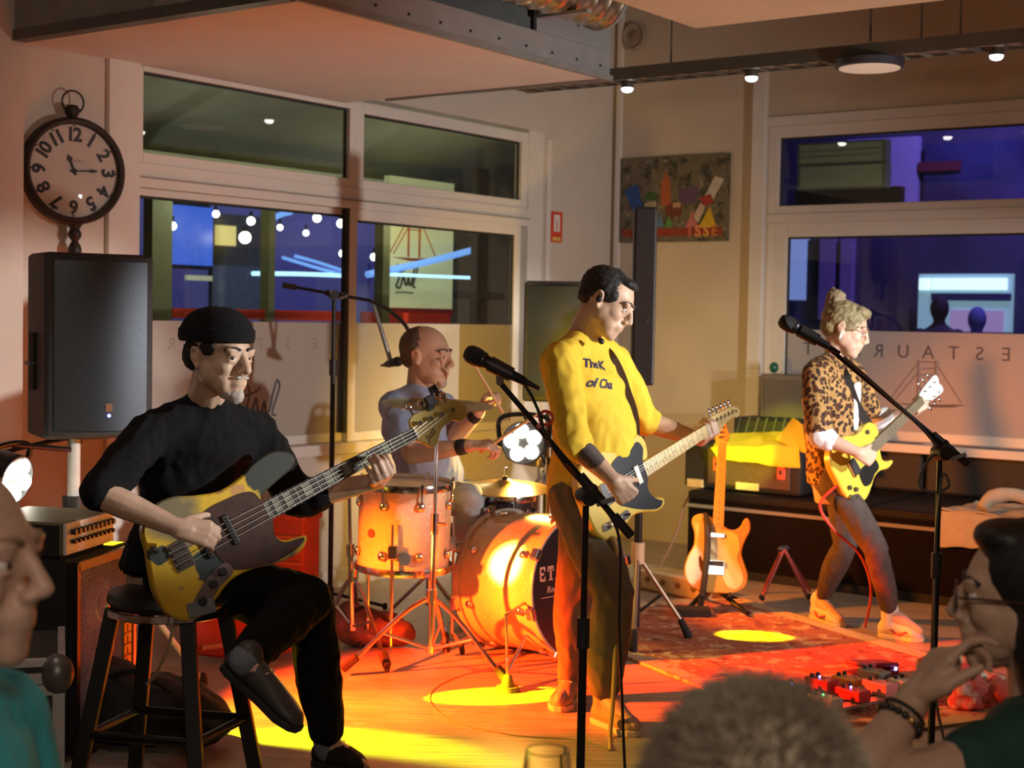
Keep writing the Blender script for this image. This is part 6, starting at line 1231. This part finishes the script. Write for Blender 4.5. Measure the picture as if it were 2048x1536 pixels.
gry = mat('grey_beard', (.40, .36, .31), .9, 0, .3, 90); hair_shell('goatee', HA, gry, gA, [((.078, 0, -.098), (.022, .026, .022)), ((.084, 0, -.082), (.014, .018, .010)), ((.060, .022, -.092), (.022, .014, .018)), ((.060, -.022, -.092), (.022, .014, .018))], .0045, .003, 90); hair_shell('moustache', HA, gry, gA, [((.096, .011, -.043), (.0075, .015, .0062)), ((.096, -.011, -.043), (.0075, .015, .0062))], .0035, .001, 90, 2)
shb = mat('grey_leather', (.05, .05, .048), .5, 0, .15, 20); sol = mat('shoe_sole_dark', (.02, .02, .02), .7)
shoe(gA, JA['aR'], JA['tR'], shb, sol, .075, .047, False); shoe(gA, JA['aL'], JA['tL'], mat('dark_suede', (.012, .012, .012), .9), sol, .08, .045, True)
sock = mat('grey_blue_sock', (.16, .19, .24), .9, 0, .1, 30)
for s in 'RL': a = Vector(JA['a' + s]); k = Vector(JA['k' + s]); remesh('sock', MB().caps(a - (k - a) * .03, .048, a.lerp(k, .16), .046), .008, sock, gA, 2)
# ---------------------------------------------------------------- man in yellow
skB = skin('skin_yellow_man', (.55, .36, .25)); ylw = mat('yellow_jersey', (.70, .47, .03), .85, 0, .06, 30, .15); khk = mat('khaki_trousers', (.15, .12, .075), .9, 0, .15, 18, .2); tat = patch('tattooed_skin', (.10, .08, .075), [((.30, .20, .15), 60, .6, .1)], .6)
HB_ = hmat(P(1212, 606, 5.58), (.84, -.30, -.46), (.42, 0, .9), 1.05)
JB = dict(head=HB_, neck=P(1168, 676, 5.64), chest=P(1180, 790, 5.66), pel=P(1172, 965, 5.68), sR=P(1118, 726, 5.45), sL=P(1226, 726, 5.86), fwd=(.80, -.58, .0), eR=P(1148, 884, 5.30), wR=P(1228, 962, 5.20), hR=((.62, .30, -.66), (-.30, .85, .25), ((55, 70, 40), (60, 75, 40), (65, 75, 40), (65, 75, 40)), (.6, .5, .6)),
  eL=P(1290, 842, 5.97), wL=P(1402, 880, 5.95), hL=((.35, -.86, .30), (-.45, .15, .85), ((70, 65, 25), (72, 62, 25), (75, 60, 25), (78, 58, 25)), (-.7, .3, .8)), lR=P(1152, 1000, 5.58), lL=P(1182, 1000, 5.76), kR=P(1222, 1185, 5.40), aR=P(1208, 1392, 5.50), tR=P(1268, 1452, 5.36), kL=P(1150, 1190, 5.82), aL=P(1142, 1372, 5.86), tL=P(1118, 1400, 5.68))
tp_ = P(1178, 902, 5.22)
gB = person('standing guitarist in a yellow long-sleeved jersey looking down', JB, skB, ylw, khk, (1.12, 1.08), .0050, 5, .0085, None, .06, .012, False, 1.12, True, dict(nose=1.0), lambda c: 1 if (c - tp_).length < .062 and c.y < P(0, 0, 5.27).y else 0, [skB, tat], gsh=.017, gtr=.022)
eyes(HB_, gB, (.9, 0, -.4), mat('brow_dark', (.05, .04, .035)))
bh = mat('black_short_hair', (.010, .009, .008), .7, 0, .3, 60); hair_shell('hair', HB_, bh, gB, [((-.024, 0, .044), (.096, .080, .083)), ((-.062, 0, .0), (.046, .066, .046)), ((.034, 0, .096), (.044, .052, .020)), ((.0, .066, .030), (.05, .016, .03)), ((.0, -.066, .030), (.05, .016, .03))], .0055, .004, 55)
MB().ell(HB_ @ Vector((-.008, -.080, .0)), (.012, .008, .014), HB_).build('in_ear_monitor', blk, gB, True)
ck_ = lambda dz: P(1203, 694 + dz, 5.46); MB().caps(P(1201, 681, 5.47), .011, P(1203, 683, 5.46), .011).build('clip_microphone', blk, gB, True)
snk = mat('suede_sneaker', (.42, .28, .14), .85, 0, .1, 30); wsl = mat('pale_sole', (.66, .55, .36), .6)
shoe(gB, JB['aR'], JB['tR'], snk, wsl, .08, .05); shoe(gB, JB['aL'], JB['tL'], mat('suede_sneaker', (.42, .28, .14)), wsl, .08, .05)
from mathutils.bvhtree import BVHTree
def print_on(shirt, name, body, c, xd, size, m, shear=.3):
    """lettering laid onto a garment: every point of the flat text is dropped onto the cloth"""
    bv = BVHTree.FromPolygons([v.co for v in shirt.data.vertices], [tuple(p.vertices) for p in shirt.data.polygons]); nr = Vector((.70, -.71, .1)).normalized(); x = Vector(xd); x = (x - nr * x.dot(nr)).normalized(); y = nr.cross(x)
    M = Matrix(((x.x, y.x, nr.x, c.x), (x.y, y.y, nr.y, c.y), (x.z, y.z, nr.z, c.z), (0, 0, 0, 1))); o = text(name, body, M, size, m, None, 0, shear, 'LEFT', .0012); bm = bmesh.new(); bm.from_mesh(o.data); bmesh.ops.subdivide_edges(bm, edges=[e for e in bm.edges if e.calc_length() > .008], cuts=2); 
    for v in bm.verts:
        h = bv.ray_cast(v.co + nr * .3, -nr)
        if h[0] is not None: v.co = h[0] + nr * .0025
    bm.to_mesh(o.data); bm.free(); return o
navy = mat('navy_print', (.02, .02, .07), .7); lx = Vector((.71, .70, -.10))
for nm, bd_, px, py, sz in (('lettering', 'The K', 1186, 724, .048), ('lettering', 'of Cha', 1184, 764, .048)): par(print_on(JB['shirt'], nm, bd_, P(px, py, 5.42), lx, sz, navy), gB)
def ribbon(shirt, pix, extra0, extra1, width, name, m, th=.004):
    """strap: the listed image rays meet the garment, the strap lies on it"""
    bv = BVHTree.FromPolygons([v.co for v in shirt.data.vertices], [tuple(p.vertices) for p in shirt.data.polygons]); pts = [Vector(p) for p in extra0]
    for x, y in pix:
        h = bv.ray_cast(O, ray(x, y).normalized())
        if h[0] is not None: pts.append(h[0] - ray(x, y).normalized() * .012)
    pts += [Vector(p) for p in extra1]; pts = crom(pts, 5); rings = []
    for i, p in enumerate(pts):
        t = (pts[min(i + 1, len(pts) - 1)] - pts[max(i - 1, 0)]).normalized(); n = (O - p).normalized(); n = (n - t * n.dot(t)).normalized(); s = t.cross(n) * width / 2; rings.append([p - s, p + s, p + s + n * th, p - s + n * th])
    return MB().loft(rings).build(name, m)
tag(ribbon(JB['shirt'], [(1222, 712), (1240, 745), (1254, 785), (1268, 830), (1280, 870)], [P(1200, 690, 5.72)], [TM @ Vector((.24, .12, -.02))], .034, 'guitar_strap', mat('strap_brown', (.05, .022, .012), .6)), 'dark brown guitar strap across the yellow jersey', 'strap')
# ---------------------------------------------------------------- woman with guitar
skC = skin('skin_guitar_woman', (.58, .38, .28))
def leopard():
    m = mat('leopard_print', (.38, .21, .065), .8, 0, .2, 20); N = m.node_tree.nodes; L = m.node_tree.links; p = N['Principled BSDF']; src = p.inputs['Base Color'].links[0].from_socket; tc = [n for n in N if n.type == 'TEX_COORD'][0]
    v = N.new('ShaderNodeTexVoronoi'); v.inputs['Scale'].default_value = 46; L.new(tc.outputs['Object'], v.inputs['Vector']); nz = N.new('ShaderNodeTexNoise'); nz.inputs['Scale'].default_value = 40; L.new(tc.outputs['Object'], nz.inputs['Vector'])
    ad = N.new('ShaderNodeMath'); ad.operation = 'MULTIPLY_ADD'; ad.inputs[1].default_value = .5; L.new(nz.outputs['Fac'], ad.inputs[0]); L.new(v.outputs['Distance'], ad.inputs[2])
    rp = N.new('ShaderNodeValToRGB'); e = rp.color_ramp.elements; e[0].position = .44; e[0].color = (.45, .16, .07, 1); e[1].position = .49; e[1].color = (.04, .018, .014, 1); k = e.new(.76); k.color = (.04, .018, .014, 1); k = e.new(.80); k.color = (1, 1, 1, 1)
    L.new(ad.outputs[0], rp.inputs[0]); mx = N.new('ShaderNodeMixRGB'); mx.blend_type = 'MULTIPLY'; mx.inputs[0].default_value = 1; L.new(src, mx.inputs[1]); L.new(rp.outputs[0], mx.inputs[2]); L.new(mx.outputs[0], p.inputs['Base Color']); return m
HC_ = hmat(P(1690, 660, 7.15), (.90, -.28, -.30), (.28, 0, .96), 1.05)
JC = dict(head=HC_, neck=P(1668, 726, 7.20), chest=P(1664, 800, 7.22), pel=P(1668, 945, 7.24), sR=P(1630, 752, 7.06), sL=P(1704, 752, 7.38), fwd=(.85, -.50, 0), eR=P(1640, 872, 6.94), wR=P(1718, 906, 6.88), hR=((.72, .30, -.30), (-.2, .9, .0), ((50, 60, 35),) * 4, (.6, .5, .6), .95),
  eL=P(1748, 838, 7.50), wL=P(1826, 826, 7.485), hL=((.35, -.86, .3), (-.5, .15, .8), ((70, 65, 25),) * 4, (-.7, .3, .8), .95), lR=P(1672, 965, 7.14), lL=P(1684, 962, 7.32), kR=P(1752, 1098, 7.02), aR=P(1780, 1228, 7.14), tR=P(1838, 1262, 7.06), kL=P(1690, 1092, 7.36), aL=P(1638, 1204, 7.54), tL=P(1680, 1240, 7.36), cut=1.88)
gC = person('woman guitarist in a leopard-print jacket with hair tied in a bun', JC, skC, leopard(), mat('dark_jeans', (.06, .04, .035), .8, 0, .2, 20, .2), (.92, .75),   .0058, 5, .009, None, .0, .010, False, .95, True, dict(nose=.95, jaw=.92), arm=[(.047, .038), (.038, .024)], leg=[(.075, .052), (.05, .034)], gsh=.022, gtr=.008)
whs = mat('white_shirt', (.74, .74, .76), .8, 0, .05, 20); f = MB()
for s in 'RL': f2 = MB(); e_ = Vector(JC['e' + s]); w_ = Vector(JC['w' + s]); f2.caps(e_.lerp(w_, -.05 if s == 'R' else .0), .056, e_.lerp(w_, .22 if s == 'R' else .30), .052); remesh('shirt_cuff', f2, .009, whs, gC, 2, disp=wr(.006, 20))
f = MB(); f.loft([[Vector(JC['chest']) + Z_ * z + Vector((.85, -.5, 0)) * (.125 + .012 * math.sin(a)) * .98 + Vector((.5, .85, 0)) * (hw * math.cos(a)) for a in [2 * math.pi * k / 12 for k in range(12)]] for z, hw in ((-.14, .03), (-.05, .045), (.03, .055), (.09, .05))]); remesh('shirt_front', f, .009, whs, gC, 2, disp=wr(.005, 20))
eyes(HC_, gC, (.9, 0, -.4), mat('brow_light', (.16, .11, .06), .9)); bl_ = patch('blond_grey_hair', (.22, .18, .085), [((.12, .09, .05), 45, .5, .15), ((.5, .45, .3), 60, .6, .1)], .6)
hair_shell('hair', HC_, bl_, gC, [((-.022, 0, .044), (.102, .085, .088)), ((.04, 0, .098), (.05, .058, .028)), ((-.06, 0, .0), (.055, .072, .055)), ((.01, .066, .03), (.05, .018, .035)), ((.01, -.066, .03), (.05, .018, .035))], .006, .005, 60); hair_shell('bun', HC_, mat('bun_hair', (.20, .15, .08), .7, 0, .3, 60), gC, [((-.085, 0, .125), (.046, .044, .04)), ((-.10, 0, .10), (.03, .03, .04)), ((-.11, .01, .14), (.022, .02, .03))], .006, .007, 50)
gl_ = mat('glasses_gold', (.6, .42, .2), .3, .8); 
for s in (-1, 1): MB().torus(HC_ @ Matrix.Translation((.100, .034 * s, .008)) @ Matrix.Rotation(math.radians(90), 4, 'Y'), .021, .0022, 22, 6).build('glasses_rim', gl_, gC, True); MB().cyl(HC_ @ Vector((.098, .056 * s, .012)), HC_ @ Vector((-.01, .078 * s, .014)), .0018, n=6).build('glasses_arm', gl_, gC)
MB().ell(HC_ @ Vector((-.004, -.085, -.036)), (.007, .005, .014), HC_).build('earring', whs, gC, True)
wsn = mat('white_sneaker', (.72, .62, .50), .6, 0, .05, 20); rsw = mat('red_stripe', (.40, .05, .04), .5); shoe(gC, JC['aR'], JC['tR'], wsn, wsl, .08, .046, True, rsw); shoe(gC, JC['aL'], JC['tL'], wsn, wsl, .08, .046, True, rsw)
tag(ribbon(JC['shirt'], [(1690, 748), (1702, 780), (1716, 815), (1728, 842)], [P(1676, 732, 7.26)], [PM @ Vector((.25, .09, -.02))], .04, 'guitar_strap', mat('strap_black2', (.015, .013, .012), .7)), 'black guitar strap across the leopard jacket', 'strap')
tag(MB().tube([PM @ Vector((-.10, -.02, -.03)), P(1640, 1010, 7.08), P(1668, 1060, 7.1), P(1720, 1110, 7.12), P(1742, 1180, 7.12), fl(1730, 1255)], .007, 6, 6).build('instrument_cable', mat('cable_red', (.5, .06, .04), .5)), 'red-lit cable hanging from the yellow guitar past the dark jeans', 'cable')
# ---------------------------------------------------------------- drummer
skD = skin('skin_drummer', (.54, .34, .24)); HD = hmat(P(853, 714, 6.88), (.93, -.34, -.08), (0, 0, 1), 1.16)
JD = dict(head=HD, neck=P(838, 782, 6.94), chest=P(832, 868, 6.98), pel=P(858, 975, 7.06), sR=P(790, 814, 6.76), sL=P(884, 814, 7.12), fwd=(.85, -.5, 0), eR=P(826, 908, 6.60), wR=P(938, 892, 6.50), hR=((.95, -.10, .10), (.0, .3, -1), ((45, 70, 50),) * 4, (.7, .5, .5), 1.05),
  eL=P(900, 880, 7.02), wL=P(958, 824, 6.86), hL=((.45, -.2, .85), (.8, -.3, -.3), ((55, 75, 50),) * 4, (.7, .5, .5), 1.05), lR=P(840, 990, 6.94), lL=P(872, 990, 7.14), kR=P(938, 996, 6.80), aR=P(940, 1165, 6.90), tR=P(980, 1195, 6.80), kL=P(985, 1000, 7.28), aL=P(980, 1150, 7.30), tL=P(1010, 1170, 7.2))
gD = person('bald-headed drummer in a blue-grey t-shirt with a grey goatee', JD, skD, mat('blue_grey_tee', (.30, .37, .56), .85, 0, .06, 20, .15), mat('pale_jeans', (.34, .42, .48), .85, 0, .12, 20, .2), (.62, .62), .0058, 5, .009, None, .05, .009, True, 1.08, True, dict(nose=1.1), gsh=.018, gtr=.014, arm=[(.056, .046), (.047, .030)])
eyes(HD, gD, (1, 0, -.1), mat('brow_dark', (.05, .04, .035))); hair_shell('hair', HD, mat('stubble_hair', (.10, .075, .06), .9, 0, .3, 90), gD, [((-.030, 0, .038), (.0885, .0785, .082)), ((-.062, 0, -.005), (.046, .066, .048))], .006, .0015, 90)
hair_shell('goatee', HD, gry, gD, [((.076, 0, -.096), (.020, .022, .022)), ((.096, 0, -.044), (.006, .022, .005))], .0055, .002, 90)
for s in 'RL': a = Vector(JD['w' + s]); k = Vector(JD['e' + s]); MB().caps(a.lerp(k, .10), .036, a.lerp(k, .16), .037).build('wristband', blkcloth, gD, True)
stm = mat('hickory', (.60, .42, .20), .5)
for s, e0, e1, lab in (('R', (1078, 826, 6.45), (960, 905, 6.50), 'wooden drumstick pointing towards the spotlight in the lower hand'), ('L', (944, 722, 6.70), (1006, 826, 6.78), 'wooden drumstick raised in the upper hand of the drummer')):
    a, b = P(*e0), P(*e1); q = MB().cyl(b, a.lerp(b, .2), .0075, n=10); q.cyl(a.lerp(b, .2), a.lerp(b, .03), .0075, .004, 10); q.ell(a, (.006,) * 3, None, 10, 7); tag(q.build('drumstick', stm, None, True), lab, 'drumstick', 'drumsticks')
# ---------------------------------------------------------------- audience
skE = skin('skin_left_man', (.50, .33, .25)); HE = hmat(P(-96, 1130, 1.92), (.985, -.16, -.02), (0, 0, 1), 1.13)
def sit(hc, fwd, Y0, zs=.48):
    """joints of a plain seated body below a head at hc, facing fwd"""
    f = Vector((fwd[0], fwd[1], 0)).normalized(); l = Vector((-f.y, f.x, 0)); h = Vector(hc); n = h - Z_ * .20 - f * .03; pel = Vector((n.x - f.x * .05, n.y - f.y * .05, zs + .10)); d = dict(neck=n, chest=n.lerp(pel, .35), pel=pel, sR=n - Z_ * .05 - l * .19, sL=n - Z_ * .05 + l * .19, fwd=f)
    for s, q in (('R', -1), ('L', 1)):
        d['l' + s] = pel + l * .09 * q - Z_ * .03; d['k' + s] = d['l' + s] + f * .40 + l * .05 * q - Z_ * .02; a = d['k' + s]; d['a' + s] = Vector((a.x - f.x * .06, a.y - f.y * .06, .09)); d['t' + s] = Vector((a.x + f.x * .10, a.y + f.y * .10, .03))
        d['e' + s] = d['s' + s] - Z_ * .28 + f * .05 + l * .05 * q; d['w' + s] = d['e' + s] + f * .22 - Z_ * .06 - l * .06 * q; d['h' + s] = (f - Z_ * .3, -Z_ - f * .2, ((25, 35, 25),) * 4)
    return d
def chair(lab, pel, f):
    f = Vector((f[0], f[1], 0)).normalized(); l = Vector((-f.y, f.x, 0)); c = Vector((pel[0], pel[1], 0)) + f * .08; M = Matrix(((f.x, l.x, 0, c.x), (f.y, l.y, 0, c.y), (0, 0, 1, 0), (0, 0, 0, 1))); g = thing('chair', lab, 'chair', c); wd = mat('chair_wood', (.08, .045, .025), .5)
    MB().box((0, 0, pel[2] - .165), (.40, .40, .035), M).build('seat', wd, g, bevel=.01)
    for x in (-.17, .17):
        for y in (-.17, .17): MB().cyl(M @ Vector((x, y, 0)), M @ Vector((x, y, pel[2] - .17)), .016).build('leg', wd, g, True)
    MB().box((-.24, 0, pel[2] + .02), (.025, .36, .16), M).build('backrest', wd, g, bevel=.008)
    for y in (-.15, .15): MB().cyl(M @ Vector((-.19, y, pel[2] - .17)), M @ Vector((-.25, y, pel[2] + .08)), .012).build('back_post', wd, g, True)
JE = sit(HE.translation, (.985, -.16), 1.9); JE['head'] = HE
gE = person('bald spectator in profile at the edge of the picture in a turquoise top', JE, skE, mat('turquoise_tee', (.05, .42, .50), .85, 0, .06, 20, .15), mat('navy_trousers', (.02, .025, .04), .9), (.7, .7), .0050, 6, .012, None, .02, .006, True, 1.05, True, dict(nose=1.2, jaw=1.05), gsh=.016)
eyes(HE, gE, (1, 0, 0), mat('brow_fair', (.25, .16, .10), .9)); chair('wooden chair under the bald spectator', JE['pel'], (.985, -.16)); hair_shell('hair', HE, mat('thin_hair', (.14, .10, .07), .9), gE, [((-.070, 0, .0), (.042, .066, .046))], .006, .002, 80); shoe(gE, JE['aR'], JE['tR'], shb, sol); shoe(gE, JE['aL'], JE['tL'], shb, sol)
skF = skin('skin_glasses_woman', (.45, .29, .20)); HF = hmat(P(2052, 1200, 2.40), (-.955, .28, -.04), (0.03, 0, 1), 1.03)
JF = sit(HF.translation, (-.955, .28), 2.4); JF['head'] = HF; JF['sL'] = P(2035, 1500, 2.25); JF['eL'] = P(1690, 1600, 2.20); JF['wL'] = P(1828, 1398, 2.28); JF['hL'] = ((.52, .02, .82), (.84, .05, -.45), ((14, 36, 28), (38, 60, 40), (50, 66, 45), (58, 70, 45)), (.85, .30, .32), .95)
gF = person('woman in dark green top and glasses resting her chin on her hand', JF, skF, mat('dark_green_top', (.010, .050, .036), .85, 0, .15, 16, .2), mat('black_skirt_trousers', (.01, .01, .012), .9), (.9, .25), .0045, 5, .011, None, 0, .008, True, .95, True, dict(nose=.9, jaw=.92), gsh=.014, arm=[(.046, .040), (.041, .027)])
eyes(HF, gF, (1, 0, .1), mat('brow_dark', (.05, .04, .035))); chair('wooden chair under the woman with glasses', JF['pel'], (-.955, .28)); shoe(gF, JF['aR'], JF['tR'], shb, sol); shoe(gF, JF['aL'], JF['tL'], shb, sol)
bkh = mat('black_bob_hair', (.006, .005, .005), .55, 0, .4, 80); hair_shell('hair', HF, bkh, gF, [((-.034, 0, .042), (.110, .094, .094)), ((-.042, .068, -.06), (.062, .030, .125)), ((-.042, -.068, -.06), (.062, .030, .125)), ((-.085, 0, -.07), (.050, .082, .14)), ((.030, 0, .100), (.050, .062, .030))], .006, .0012, 25, 5)
fr = mat('glasses_frame', (.05, .02, .015), .3, 0, .1, 10, 0, 0, .8)
for s in (-1, 1): MB().torus(HF @ Matrix.Translation((.104, .034 * s, .006)) @ Matrix.Rotation(math.radians(90), 4, 'Y') @ Matrix.Diagonal((.85, 1.2, 1, 1)), .0195, .0020, 24, 6).build('glasses_rim', fr, gF, True); MB().tube([HF @ Vector((.101, .060 * s, .010)), HF @ Vector((.05, .074 * s, .010)), HF @ Vector((-.01, .082 * s, .006))], .0022, 6, 3).build('glasses_arm', fr, gF); MB().lathe([(.001, 0), (.0165, 0), (.0165, .001), (.001, .001)], HF @ Matrix.Translation((.104, .034 * s, .006)) @ Matrix.Rotation(math.radians(90), 4, 'Y'), 20).build('lens', glass('spectacle_lens', (.96, .96, .96)), gF)
MB().cyl(HF @ Vector((.106, -.012, .010)), HF @ Vector((.106, .012, .010)), .002, n=6).build('glasses_bridge', fr, gF)
wv = Vector(JF['wL']); ev = Vector(JF['eL']); bx_ = (wv - ev).normalized(); bc_ = wv.lerp(ev, .22); BZ = zframe(bc_, bx_); brc = thing('bracelet', 'dark beaded bracelet with gold beads on the raised wrist', 'bracelet', bc_)
for k in range(18): MB().ell(BZ @ Vector((.034 * math.cos(k * .349), .034 * math.sin(k * .349), 0)), (.0062,) * 3, None, 10, 7).build('bead', mat('bead_dark', (.015, .012, .012), .25) if k % 6 else mat('bead_gold', (.7, .45, .15), .25, .9), brc, True)
MB().torus(zframe(bc_ + bx_ * .014, bx_), .033, .003, 28, 6).build('cord', blkm, brc, True)
HG = hmat(P(1506, 1690, 1.36), (.12, .98, -.05), (0, 0, 1), 1.12); JG = sit(HG.translation, (.12, .98), 1.35, .34); JG['head'] = HG
skG = skin('skin_front_man', (.50, .33, .26)); gG = person('grey-haired spectator seen from behind at the bottom edge', JG, skG, mat('dark_grey_top', (.05, .05, .055), .9), mat('navy_trousers', (.02, .025, .04)), (1.9, 1.9), .0065, 3, .013, None, 0, .006, True, 1, True, gsh=.014)
gh = patch('grey_brown_hair', (.30, .25, .18), [((.46, .41, .32), 60, .52, .2)], .7); eyes(HG, gG); chair('wooden chair under the grey-haired spectator', JG['pel'], (.12, .98)); shoe(gG, JG['aR'], JG['tR'], shb, sol); shoe(gG, JG['aL'], JG['tL'], shb, sol)
hs = hair_shell('hair', HG, gh, gG, [((-.020, 0, .042), (.103, .083, .090)), ((-.062, 0, -.010), (.050, .070, .060)), ((.03, 0, .094), (.05, .05, .03))], .006, .003, 60); strands('hair_strands', HG, gh, gG, 9000, ((-.020, 0, .042), (.103, .083, .090)), .020, .0007, (-.2, .1, .0), lambda v: v.z > -.35)
